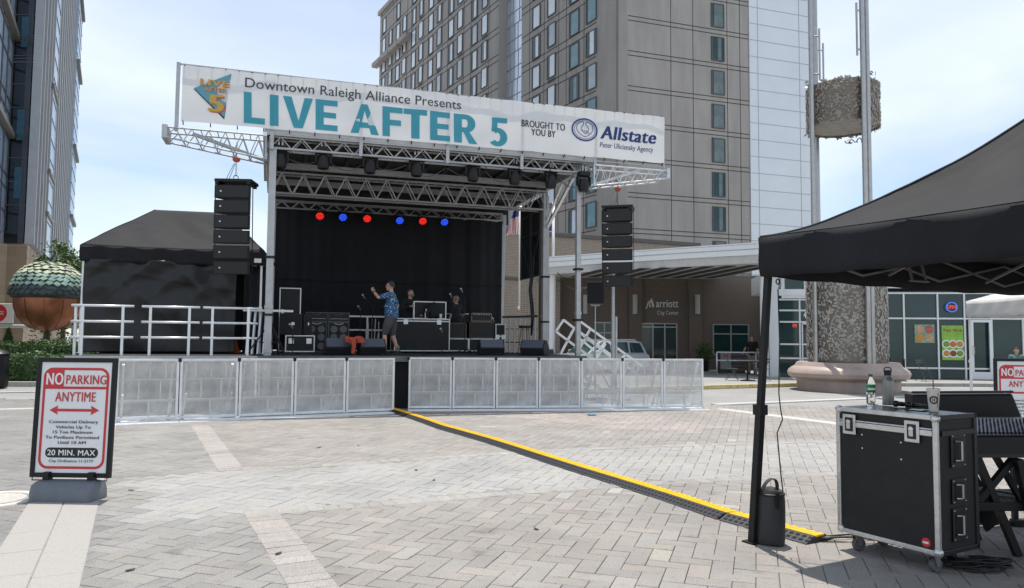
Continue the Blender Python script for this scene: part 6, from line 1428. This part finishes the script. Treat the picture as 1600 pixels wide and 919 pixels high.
for x in (.125, .625):
    mb = MB(); z = Z1c - .125; mb.box(x - .055, -.014, z - .075, x + .055, -.0085, z + .075); l = mb.build('latch', EDG, fc, bevel=.005)
    mb = MB(); mb.box(x - .033, -.018, z - .052, x + .033, -.0145, z + .052); mb.build('dish', BHD, l, bevel=.004); mb = MB(); mb.box(x - .016, -.026, z - .034, x + .016, -.0185, z + .02); mb.lathe([(0, -.03), (.018, -.028), (.02, -.018)], (x, 0, z + .018), 14, axis='y'); mb.build('twist', EDG, l, bevel=.003)
for zc, hh in ((.845, .12), (.565, .085), (.335, .115)):
    mb = MB(); y = .24; mb.box(W + .001, y - .085, zc - hh, W + .006, y + .085, zc + hh); h_ = mb.build('handle', BHD, fc, bevel=.004)
    mb = MB(); mb.box(W + .0065, y - .055, zc - hh * .72, W + .009, y + .055, zc + hh * .72); mb.build('dish', BLK, h_); mb = MB(); mb.path([(W + .012, y - .05, zc - hh * .55), (W + .03, y, zc - hh * .55), (W + .03, y, zc + hh * .55), (W + .012, y - .05, zc + hh * .55)], .008, 6)
    for q in range(4): mb.lathe([(0, .012), (.006, .010), (.007, .006)], (W, y - .07 + .14 * (q % 2), zc - hh * .85 + 1.7 * hh * (q // 2)), 7, axis='x')
    mb.build('grip', STEEL, h_)
mb = MB(); mb.lathe([(0, .002), (.032, .003), (.033, .0079)], (.70, 0, Z0c + .075), 18, axis='y'); st_ = mb.build('sticker', RED, fc); mb = MB(); stroke(mb, [(.68, Z0c + .075), (.72, Z0c + .075)], .014, lambda x, z: (x, .0005, z)); mb.build('stripe', WHITE, st_)
for x, y in ((.10, .09), (W - .10, .09), (.10, D - .09), (W - .10, D - .09)):
    rz = random.uniform(-.5, .5) + 1.2; ca, sa = math.cos(rz), math.sin(rz); Q = lambda a, b, z: (x + a * ca - b * sa, y + a * sa + b * ca, z)
    mb = MB(); vs = []; n = 22
    for rr, w_ in ((.025, -.02), (.047, -.019), (.05, -.012), (.05, .012), (.047, .019), (.025, .02)):
        for i in range(n): a = 2 * math.pi * i / n; vs.append(Q(.015 + rr * math.cos(a), w_, .05 + rr * math.sin(a)))
    mb.add(vs, [(j * n + i, j * n + (i + 1) % n, (j + 1) * n + (i + 1) % n, (j + 1) * n + i) for j in range(5) for i in range(n)] + [tuple(range(n)), tuple(5 * n + i for i in range(n))]); c = mb.build('castor', mat('castor_grey', (.10, .10, .105), .6, 0, .2, 30), fc, smooth=40)
    mb = MB()
    for s in (-1, 1): mb.add([Q(-.005, s * .026, .045), Q(.03, s * .026, .045), Q(.035, s * .026, .125), Q(-.03, s * .026, .125)], [(0, 1, 2, 3)]); 
    mb.add([Q(-.045, -.04, .125), Q(.045, -.04, .125), Q(.045, .04, .125), Q(-.045, .04, .125), Q(-.045, -.04, .138), Q(.045, -.04, .138), Q(.045, .04, .138), Q(-.045, .04, .138)], [(0, 1, 2, 3), (4, 5, 6, 7), (0, 1, 5, 4), (1, 2, 6, 5), (2, 3, 7, 6), (3, 0, 4, 7)]); mb.build('fork', STEEL, c, solid=.004)
mb = MB(); mb.prism([(0, 0), (.02, .62), (.05, .62), (.28, .05), (.24, 0)], lambda a, z, o_: (W - .15 + a * .3 + .06, D + .01 + a * .55, Z0c + z * .9), 0, .002)
# things on the case
def on_case(px_, py): p = G(px_, py, 1.097); return p
p = on_case(1361, 634)
t = thing('water_bottle', 'clear plastic water bottle with green label on the flight case', 'bottle', p)
gl = bpy.data.materials.new('clear_plastic'); gl.use_nodes = True; b_ = bsdf(gl); b_.inputs['Transmission Weight'].default_value = 1; b_.inputs['Roughness'].default_value = .05; b_.inputs['IOR'].default_value = 1.2; b_.inputs['Base Color'].default_value = (.92, .96, .95, 1)
mb = MB(); mb.lathe([(0, .004), (.028, 0), (.033, .006), (.031, .02), (.034, .03), (.032, .045), (.034, .06), (.031, .085), (.034, .1), (.034, .165), (.031, .185), (.022, .207), (.013, .222), (.013, .235)], n=24); mb.build('body', gl, t, smooth=True)
mb = MB(); mb.lathe([(.0352, .105), (.0352, .165)], n=24); mb.build('label', mat('label_green', (.02, .27, .10), .4, 0, .25, 40), t, smooth=True); mb = MB(); mb.lathe([(.0355, .125), (.0355, .14)], n=24, a0=3.6, a1=5.4); mb.build('label_band', WHITE, t, smooth=True); mb = MB(); mb.lathe([(.015, .228), (.0155, .248), (0, .25)], n=18); mb.build('cap', mat('cap_green', (.01, .10, .05), .4), t, smooth=40)
p = on_case(1388, 633)
t = thing('steel_flask', 'tall grey steel flask with black lid and loop on the flight case', 'flask', p)
mb = MB(); mb.lathe([(0, 0), (.041, 0), (.043, .006), (.043, .185), (.040, .205), (.028, .222), (.024, .23), (.024, .235)], n=28); mb.build('body', mat('flask_grey', (.30, .295, .285), .38, .5, .08), t, smooth=40); mb = MB(); mb.lathe([(.027, .236), (.027, .272), (.02, .278), (0, .278)], n=20); mb.build('lid', BLKM, t, smooth=40); mb = MB(); mb.path([(-.026, 0, .258), (-.030, 0, .283), (-.018, 0, .298), (.018, 0, .298), (.030, 0, .283), (.026, 0, .258)], .0045, 6); mb.build('loop', BLKM, t, smooth=True)
p = on_case(1459, 643)
t = thing('paper_cup', 'white paper drink cup with dark print and red straw on the case corner', 'cup', p, R(-20))
mb = MB(); mb.lathe([(0, .002), (.031, 0), (.0435, .158), (.0455, .16), (.0455, .166), (0, .164)], n=28); mb.build('body', mat('cup_paper', (.68, .65, .58), .6, 0, .05), t, smooth=40)
mb = MB(); mb.lathe([(0, .166), (.040, .168), (.0465, .164), (.047, .158)], n=28); mb.build('lid', WHITE, t, smooth=40)
mb = MB(); rad = lambda z: .0316 + (z) * .0787 + .0006
for k in range(20):
    a0, a1 = 2 * math.pi * k / 20, 2 * math.pi * (k + 1) / 20; f = lambda a, q: (rad(.085 + q * math.sin(a)) * math.sin(q * math.cos(a) / .038 - .12), -rad(.085 + q * math.sin(a)) * math.cos(q * math.cos(a) / .038 - .12), .085 + q * math.sin(a)); mb.poly([f(a0, .018), f(a1, .018), f(a1, .03), f(a0, .03)])
f = lambda x, z: (rad(z) * math.sin(x / .038 - .12), -rad(z) * math.cos(x / .038 - .12), z)
for x in (-.008, .002): mb.poly([f(x, .075), f(x + .006, .075), f(x + .006, .096), f(x, .096)])
mb.build('emblem', mat('print_brown', (.06, .025, .02), .6), t)
mb = MB(); g = lambda x, z: (rad(x) * math.sin(.95 + z / .038), -rad(x) * math.cos(.95 + z / .038), x)
for k in range(5): z0 = .03 + k * .022; mb.poly([g(z0, -.016), g(z0, .016), g(z0 + .005, .016), g(z0 + .005, -.016)]); mb.poly([g(z0, -.016), g(z0 + .017, -.016), g(z0 + .017, -.009), g(z0, -.009)])
mb.build('print', mat('print_red', (.28, .02, .02), .6), t); mb = MB(); mb.tube((.004, 0, .05), (.0, .0, .235), .004, 8); mb.build('straw', mat('straw_red', (.45, .01, .02), .4), t)
for (px_, py, rz, lab) in ((1402, 636, .2, 'black handheld microphone lying beside the grey flask'), (1421, 637.5, .35, 'black handheld microphone lying before the paper cup')):
    p = on_case(px_, py); t = thing('microphone', lab, 'microphone', p, rz); mb = MB(); mb.path([(0, 0, .024), (.05, .0, .02), (.17, 0, .014)], .02, 10, radii=[.018, .017, .011]); mb.build('handle', BLKM, t, smooth=True); mb = MB(); mb.ell((-.012, 0, .026), .027, .025, .025, 14, 9); mb.build('head', BHD, t, smooth=True)
p = on_case(1440, 641); t = thing('paper_sheet', 'loose white sheet lying flat on the case between microphones and cup', 'paper', p, .5); mb = MB(); mb.grid(lambda u, v: (-.08 + .16 * u, -.05 + .1 * v, .004 + .003 * math.sin(u * 5)), 8, 4); mb.build('sheet', WHITE, t, solid=.001)
# ------------------------------------------------------------------ mixing desk
mp_ = G(1512, 715, .745); md = thing('mixing_desk', 'black mixing desk with rows of knobs on a stand right of the flight case', 'mixing desk', (mp_.x, mp_.y, .745), R(2))
mb = MB(); mb.prism([(0, 0), (.62, 0), (.62, .24), (.52, .24), (0, .155)], lambda y, z, x: (x, y, z), 0, 1.3); mb.build('case', BLKM, md, bevel=.01)
tp = lambda x, q, o_=0: (x, q * .52, .155 + q * .085 + .004 + o_)
mb = MB(); mb.add([tp(.03, .04), tp(1.27, .04), tp(1.27, .97), tp(.03, .97)], [(0, 1, 2, 3)]); mb.build('panel', mat('desk_panel', (.10, .12, .17), .35, .2, .15, 20), md)
mb = MB()
for j in range(9):
    for i in range(38):
        x, y, z = tp(.055 + i * .031, .14 + j * .09)
        if j == 0: mb.box(x - .006, y - .01, z, x + .006, y + .012, z + .012)
        else: mb.lathe([(.007, 0), (.006, .014), (0, .015)], (x, y, z), 6, m=(1 if (i * 7 + j) % 5 == 0 else 0))
mb.build('knobs', [BLKM, mat('knob_blue', (.05, .10, .30), .4)], md)
mb = MB(); mb.box(-.012, .02, .0, -.001, .6, .05); mb.box(0, -.006, .0, 1.3, -.001, .03); mb.build('trim', BHD, md)
ms = thing('desk_stand', 'black folding stand with shelf carrying the mixing desk', 'stand', (mp_.x, mp_.y, 0), R(2)); 
for y in (.08, .54):
    mb = MB(); mb.bar((.12, y, .74), (.42, y, .0), .05, .05); mb.build('leg', BLK, ms); mb = MB(); mb.bar((.42, y, .74), (.08, y, .36), .045, .045); mb.bar((.30, y + .05, .74), (.52, y + .05, .36), .04, .04); mb.build('brace', BLK, ms); mb = MB(); mb.bar((1.02, y, .74), (1.2, y, .0), .05, .05); mb.build('leg', BLK, ms); mb = MB(); mb.bar((.98, y, .74), (1.25, y, .3), .045, .045); mb.build('brace', BLK, ms)
for s in (.34,): mb = MB(); mb.bar((.40, .02, .73), (.54, .02, .0), .055, .05); mb.build('leg', BLK, ms)
mb = MB(); mb.box(.02, .04, .34, 1.3, .56, .405); mb.bar((.02, .3, .72), (1.3, .3, .72), .05, .04); mb.build('shelf', BLK, ms, bevel=.006)
t = thing('power_supply', 'grey power box lying on the shelf below the mixing desk', 'power box', md.location + Vector((.22, .25, -.338)), .3); mb = MB(); mb.box(-.1, -.07, 0, .12, .07, .06); mb.build('body', mat('box_grey', (.20, .20, .21), .5), t, bevel=.01); mb = MB(); mb.path([(.12, 0, .03), (.25, .03, .02), (.3, -.1, .015), (.45, -.12, .012)], .008, 6); mb.build('cable', CABLE, t, smooth=True)
lp_ = G(1469, 655, 1.0); t = thing('road_case', 'black road case lid standing behind the mixing desk', 'case lid', (lp_.x + .28, lp_.y + .72, 0), R(2)); lo = .80
mb = MB(); X0 = -.10; mb.prism([(X0, 1.14), (X0, .72), (1.02, .72), (.86, 1.15)], lambda x, z, y: (x * .95, y + (z - .75) * .06, z), 0, .14); mb.build('shell', BLKM, t, bevel=.015)
mb = MB(); mb.box(X0, .03, 0, X0 + .04, .07, .715); mb.box(.8, .03, 0, .84, .07, .715); mb.build('support', BLK, t); mb = MB(); mb.bar((X0 * .95, .02, 1.158), (.86 * .95, .03, 1.168), .03, .02); mb.build('edge', BHD, t)
# cable coil and cables on the ground
p = G(1525, 888); t = thing('cable_coil', 'loose coil of black cable on the pavers in front of the flight case', 'cable coil', p); mb = MB(); pts = []
for k in range(260): a = k * .31; r_ = .12 + .05 * math.sin(k * .37) + .02 * random.random(); pts.append((r_ * math.cos(a) * 1.35, r_ * math.sin(a) * .8, .012 + .05 * abs(math.sin(k * .11)) * (1 - .3 * math.sin(a)) + .01 * random.random()))
mb.path(pts, .0075, 5); mb.build('cable', CABLE, t, smooth=True)
p = G(1560, 822); t = thing('power_strip', 'black power strip with knotted cables on the pavers below the desk', 'power strip', p, .05); mb = MB(); mb.box(.12, -.04, 0, .34, .03, .06); mb.build('box', BLKM, t, bevel=.006); mb = MB()
for k in range(4): mb.path([(-.4 + .075 * j, .05 * math.sin(j * 1.1 + k * 2) + .01 * k, .015 + .015 * abs(math.sin(j + k))) for j in range(9)], .007, 5)
mb.build('cable', CABLE, t, smooth=True)
# a black cloth bag hanging behind the case
mb = MB(); p = fc.location
t = thing('hanging_cover', 'black padded cover drooping from the back edge of the flight case to the ground', 'cover', G(1547, 852), math.atan2(d.y, d.x)); mb.grid(lambda u, v: (-.12 - .02 * v + .12 * u * (1 - v) + .05 * math.sin(v * 5) * u, .02 + .08 * u * (1 - v) ** .7 + .02 * math.sin(u * 7), .12 + .5 * v + .03 * math.sin(u * 8)), 10, 12); mb.build('cloth', BLKF, t, smooth=True, solid=.02)
# ------------------------------------------------------------------ white tent on the right
wt = at(1511, 470, 21.94); t = thing('white_pop_up_tent', 'white pop-up tent before the restaurant at the right edge', 'tent', (wt.x - .1, wt.y - 2.95, 0), R(-2)); WTM = mat('white_tent_cloth', (.70, .69, .67), .7, 0, .05, 2, .3, 3); translucent(WTM, .2)
tent(t, 3.0, 3.0, 2.82, 2.36, 3.35, .05, WTM, WHITE, ((.05, .05), (2.95, .05), (.05, 2.95), (2.95, 2.95)), GALV, sag=.1)
# small litter and gutter details
p = G(925, 649.5); t = thing('blue_rag', 'small crumpled blue cloth on the paving before the right barriers', 'rag', (p.x, p.y, .006)); mb = MB(); mb.ell((0, 0, .01), .10, .05, .02, 12, 6); mb.v = [(x + .02 * math.sin(y * 60), y + .02 * math.sin(x * 40), max(0, z + .012 * math.sin(x * 70 + y * 30))) for x, y, z in mb.v]; mb.build('cloth', mat('rag_blue', (.08, .2, .33), .8), t, smooth=True)
LEAFM = mat('dead_leaf', (.05, .045, .04), .9, 0, .2)
def dead_leaf(label, p, s):
    s *= .62; t = thing('fallen_leaf', label, 'leaf', (p.x, p.y, .004), random.random() * 6, 'scattered dark leaves on the pavers'); mb = MB(); mb.grid(lambda u, v: (s * (u - .5), s * .5 * (v - .5) * math.sin(math.pi * (.1 + .8 * u)), .004 + s * .10 * math.sin(v * 3.1) * u), 6, 4); mb.build('blade', LEAFM, t, solid=.002)
for px_, py, s, lab in ((203, 892, .10, 'dark curled leaf right of the granite band at the bottom left'), (498, 700, .12, 'dark leaf on the paving before the left barriers'), (435, 866, .12, 'dark leaf on the pinkish crosswise strip'), (838, 828, .1, 'dark curled leaf mid way between strip and cable ramp'), (650, 735, .10, 'dark leaf on the light band near the cable ramp, left of two'), (678, 751, .09, 'dark leaf on the light band near the cable ramp, right of two'), (205, 767, .1, 'dark leaf on the paving right of the sign base'), (560, 697, .08, 'tiny dark leaf on the paving left of the ramp gap')): dead_leaf(lab, G(px_, py), s)
# ------------------------------------------------------------------ people
def remesh(mb, name, m, parent, vox=.012, smooth=3):
    o = mb.build(name, m, parent, smooth=True); r = o.modifiers.new('r', 'REMESH'); r.mode = 'VOXEL'; r.voxel_size = vox; r.use_smooth_shade = True
    if smooth: s = o.modifiers.new('s', 'SMOOTH'); s.factor = .5; s.iterations = smooth
    dg = bpy.context.evaluated_depsgraph_get(); me = bpy.data.meshes.new_from_object(o.evaluated_get(dg)); o.modifiers.clear(); old = o.data; o.data = me; bpy.data.meshes.remove(old); return o
def limb(mb, pts, radii): 
    mb.path(pts, 1, 12, radii=radii)
    for p, r in zip(pts, radii): mb.ell(tuple(p), r, r, r, 12, 8)
def ik(a, b, l1, l2, hint):
    a, b = Vector(a), Vector(b); d = b - a; L_ = min(d.length, (l1 + l2) * .999); d.normalize(); b = a + d * L_; x = (l1 * l1 - l2 * l2 + L_ * L_) / (2 * L_); h = math.sqrt(max(0, l1 * l1 - x * x)); n = Vector(hint) - d * Vector(hint).dot(d); n.normalize(); return a + d * x + n * h, b
def person(label, loc, rz, h=1.76, lhand=None, rhand=None, head=(0, 0), shirt=None, legs=None, shorts=True, hair=None, beard=None, bulk=1.0, feet=((-.12, .02), (.12, -.02)), sleeve=.5, curl=(.5, .5), lean=0, bald=False):
    """faces local +y; hands given in local metres for a 1.76 m body"""
    t = thing('person', label, 'person', loc, rz); k = h / 1.76; t.scale = (k, k, k); V = Vector
    hip = V((0, 0, .92)); chest = V((0, .0 + lean * .4, 1.30)); neck = V((0, -.01 + lean * .6, 1.47)); hd = V((0, .03 + lean * .7, 1.635))
    sh = [V((s * .185, -.005 + lean * .55, 1.425)) for s in (-1, 1)]; hands = [V(lhand or (-.29, .06, .82)), V(rhand or (.29, .06, .82))]
    body = MB(); B = bulk
    body.ell((0, .0, .95), .155 * B, .115 * B, .13); body.ell((0, .02, 1.08), .150 * B, .118 * B, .16); body.ell((0, lean * .4 + .005, 1.29), .165, .115, .18); limb(body, [neck - V((0, 0, .06)), neck + V((0, .02, .06))], [.062, .056])
    yaw, pit = head; Mh = Matrix.Rotation(yaw, 3, 'Z') @ Matrix.Rotation(-pit, 3, 'X'); HP_ = lambda v: tuple(hd + Mh @ V(v))
    def hell(c, rx, ry, rz_, mb, nu=16, nv=12): o_ = len(mb.v); mb.ell((0, 0, 0), rx, ry, rz_, nu, nv); mb.v[o_:] = [HP_((x + c[0], y + c[1], z + c[2])) for x, y, z in mb.v[o_:]]
    hell((0, -.005, .02), .077, .095, .10, body); hell((0, .03, -.05), .058, .062, .062, body); hell((0, .098, -.01), .014, .020, .024, body, 8, 6); hell((0, .055, -.1), .03, .028, .018, body, 8, 6)
    for s in (-1, 1): hell((s * .079, -.005, .0), .012, .022, .032, body, 8, 6); hell((s * .03, .078, .03), .024, .012, .009, body, 8, 6)
    arms = []
    for s, S_, H_ in zip((-1, 1), sh, hands):
        e, H_ = ik(S_, H_, .29, .26, (s * .6, -.55, -.6)); arms.append((S_, e, H_)); limb(body, [S_, S_.lerp(e, .5), e, e.lerp(H_, .45), H_], [.055, .048, .041, .040, .028])
        d = (H_ - e).normalized(); a = d.cross(V((0, 0, 1)));
        if a.length < .1: a = V((1, 0, 0)) * s
        a.normalize(); pn = d.cross(a); ph = H_ + d * .05; cu = curl[0 if s < 0 else 1]
        body.path([H_, H_ + d * .045, H_ + d * .085], 1, 10, radii=[.026, .036, .034])
        for f in range(4):
            b0 = H_ + d * .08 + a * (.027 - f * .018); L_ = (.030, .034, .032, .025)[f]; p1 = b0 + (d * math.cos(cu) - pn * math.sin(cu)) * L_; p2 = p1 + (d * math.cos(cu * 2.2) - pn * math.sin(cu * 2.2)) * L_ * .8; p3 = p2 + (d * math.cos(cu * 3) - pn * math.sin(cu * 3)) * L_ * .6; limb(body, [b0, p1, p2, p3], [.0105, .0098, .009, .008])
        b0 = H_ + d * .03 + a * .03; limb(body, [b0, b0 + (d * .6 + a * .7) * .03 - pn * .01, b0 + (d * .9 + a * .5) * .055 - pn * .02], [.0125, .011, .0095])
    lg = []
    for s, f in zip((-1, 1), feet):
        hj = V((s * .095, 0, .90)); an = V((f[0], f[1] - .02, .085)); kn, an = ik(hj, an, .43, .41, (0, 1, 0)); lg.append((hj, kn, an)); limb(body, [hj, hj.lerp(kn, .5), kn, kn.lerp(an, .35), an], [.088 * B, .075 * B, .055, .056, .036]); limb(body, [an - V((0, .02, .04)), an + V((0, .12, -.05))], [.035, .03])
    remesh(body, 'body', SKIN, t, .0115, 2)
    cl = MB(); cl.ell((0, .0, 1.0), .172 * B, .135 * B, .16); cl.ell((0, .025, 1.10), .172 * B, .138 * B, .17); cl.ell((0, lean * .4, 1.29), .187, .135, .185); cl.lathe([(0, .86), (.172 * B, .86), (.176 * B, 1.0), (.17 * B, 1.12), (0, 1.12)], n=24); o_ = len(cl.v)
    cl.v = [(x, y * (.79 if .855 < z < 1.125 else 1), z) for x, y, z in cl.v]
    for S_, e, H_ in arms:
        limb(cl, [S_ + V((0, 0, .01)) * 0 + (V((0, 0, 1.36)) - S_) * .35, S_], [.09, .074]); q = S_.lerp(e, min(1, sleeve * 2) * .72); limb(cl, [S_, q], [.072, .064])
        if sleeve > .6: limb(cl, [q, e, e.lerp(H_, .9)], [.062, .056, .044])
    cl.path([neck - V((0, 0, .05)), neck + V((0, .005, .015))], 1, 14, radii=[.10, .074]); remesh(cl, 'shirt', shirt, t, .013, 3)
    tr = MB(); tr.ell((0, -.005, .93), .165 * B, .128 * B, .115)
    for hj, kn, an in lg:
        if shorts: limb(tr, [hj + V((0, 0, -.02)), hj.lerp(kn, .5), hj.lerp(kn, .92)], [.105 * B, .096 * B, .088])
        else: limb(tr, [hj + V((0, 0, -.02)), kn, kn.lerp(an, .5), an + V((0, 0, .0))], [.105 * B, .078, .070, .058])
    remesh(tr, 'shorts' if shorts else 'trousers', legs, t, .014, 3)
    for hj, kn, an in lg:
        sm = MB(); limb(sm, [an + V((0, -.04, -.045)), an + V((0, .06, -.048)), an + V((0, .135, -.055))], [.046, .044, .036]); sm.v = [(x, y, max(z, .0)) for x, y, z in sm.v]; sm.build('shoe', BLKM, t, smooth=True)
        if shorts: sm = MB(); limb(sm, [an + V((0, 0, .03)), an + V((0, 0, .085))], [.044, .047]); sm.build('sock', mat('sock_grey', (.16, .16, .17), .9), t, smooth=True)
    if hair:
        hm = MB(); hm.ell((0, 0, 0), 1, 1, 1, 22, 16); out = []
        for x, y, z in hm.v:
            face = y > .25 and z < .55; low = z < -.35 or (bald and z > .25)
            s = .86 if (face or low) else 1.0; nz_ = 1 + .03 * math.sin(x * 13 + z * 9) + .02 * math.sin(y * 17)
            out.append(HP_((x * .088 * s * nz_, -.008 + y * .106 * s * nz_, .024 + z * .112 * s * nz_)))
        hm.v = out; hm.build('hair', hair, t, smooth=True)
    if beard:
        bm_ = MB(); hell((0, .045, -.075), .056, .058, .05, bm_, 14, 10); bm_.build('beard', beard, t, smooth=True)
    em = MB()
    for s in (-1, 1): hell((s * .031, .083, .016), .0095, .006, .006, em, 8, 6)
    em.build('eyes', mat('eye_dark', (.05, .035, .03), .3), t, smooth=True); return t, HP_, arms
HDK = mat('hair_dark', (.035, .028, .024), .7, 0, .3, 40); HGR = mat('hair_grey', (.20, .19, .18), .8, 0, .3, 40)
# floral shirt
fl = bpy.data.materials.new('floral_cotton'); fl.use_nodes = True; tt = fl.node_tree; co = N(tt, 'ShaderNodeTexCoord'); vo = N(tt, 'ShaderNodeTexVoronoi'); vo.inputs['Scale'].default_value = 17; vo.inputs['Randomness'].default_value = 1
nn = N(tt, 'ShaderNodeTexNoise'); nn.inputs['Scale'].default_value = 20; nn.inputs['Detail'].default_value = 3; tt.links.new(co.outputs['Object'], nn.inputs['Vector']); tt.links.new(co.outputs['Object'], vo.inputs['Vector'])
s_ = math_(tt, 'ADD', vo.outputs['Distance'], math_(tt, 'MULTIPLY', nn.outputs[0], .75)); cr = N(tt, 'ShaderNodeValToRGB'); cr.color_ramp.interpolation = 'CONSTANT'; E_ = cr.color_ramp.elements; E_[0].position = 0; E_[0].color = (.34, .46, .58, 1); E_[1].position = .62; E_[1].color = (.10, .22, .38, 1); q = E_.new(.74); q.color = (.022, .065, .16, 1); q = E_.new(1.0); q.color = (.05, .15, .28, 1)
tt.links.new(s_, cr.inputs[0]); tt.links.new(cr.outputs[0], bsdf(fl).inputs['Base Color']); bsdf(fl).inputs['Roughness'].default_value = .9
a, z = ST.px(612, 480, 1.5); p = ST.w(a, 1.5, DZ)
man, HPf, arms = person('man in blue floral shirt and grey shorts raising a phone on the stage', p, SA + R(72), 1.80, lhand=(-.10, .42, 1.50), rhand=(.27, -.03, .93), head=(-.05, -.1), shirt=fl, legs=mat('shorts_grey', (.07, .07, .078), .9, 0, .15, 8), hair=HDK, bulk=1.22, feet=((-.15, .14), (.15, -.12)), curl=(.75, .4), lean=.02)
hnd = arms[0][2]; dd = (hnd - arms[0][1]).normalized()
w = man.matrix_basis @ (hnd + dd * .09 + Vector((0, .0, .04)))
t = thing('phone', 'dark phone held up in the left hand of the man in shorts', 'phone', w, SA + R(72)); mb = MB(); mb.box(-.036, -.004, -.06, .036, .005, .09); mb.build('body', BLKM, t, bevel=.006); mb = MB(); mb.box(-.032, -.0055, -.055, .032, -.0042, .085); mb.build('screen', GLASS, t)
mb = MB(); e_ = arms[0]; c = e_[2].lerp(e_[1], .12); mb.path([c - dd * .012, c + dd * .012], .036, 14); mb.build('wristband', BLKM, man)
a, z = ST.px(641, 470, 3.95); BSH = mat('shirt_black', (.014, .014, .015), .9, 0, .2, 8); TRD = mat('trousers_dark', (.02, .02, .022), .9)
person('bearded man in black looking down behind the open road case', ST.w(a, 3.98, DZ), SA + R(200), 1.78, lhand=(-.12, .42, 1.02), rhand=(.2, .36, 1.25), head=(.15, -.45), shirt=BSH, legs=TRD, shorts=False, hair=HDK, beard=HGR, bulk=1.1, sleeve=1)
a, z = ST.px(714, 470, 4.3)
person('bald man in dark shirt turned away behind the microphone stand', ST.w(a, 4.35, DZ), SA + R(35), 1.66, rhand=(.32, .18, 1.0), head=(.2, -.2), shirt=mat('shirt_navy', (.016, .018, .026), .9, 0, .2, 8), legs=TRD, shorts=False, hair=HGR, bald=True, bulk=1.25)
p = at(1171, 555, 33.9)
person('man in black polo and khaki trousers leaning by the driveway railing', (p.x + .08, 33.75, .10), R(160), 1.74, rhand=(.38, .25, .98), head=(-.25, -.35), shirt=BSH, legs=mat('khaki', (.27, .23, .17), .9, 0, .1, 6), shorts=False, hair=HDK, feet=((-.1, .05), (.14, -.08)))
p = at(855, 545, 25.5)
person('white haired man in dark suit standing behind the right stage corner', (p.x, 25.5, 0), R(175), 1.50, head=(0, -.2), shirt=mat('suit_navy', (.03, .035, .06), .8), legs=TRD, shorts=False, hair=mat('hair_white', (.5, .48, .46), .8), sleeve=1)
p = at(1588, 550, 23.5)
person('person with dark hair behind the right no parking sign, only the head showing', (p.x, 23.5, 0), R(150), 1.46, shirt=mat('shirt_teal', (.1, .2, .2), .9), legs=TRD, shorts=False, hair=HDK)
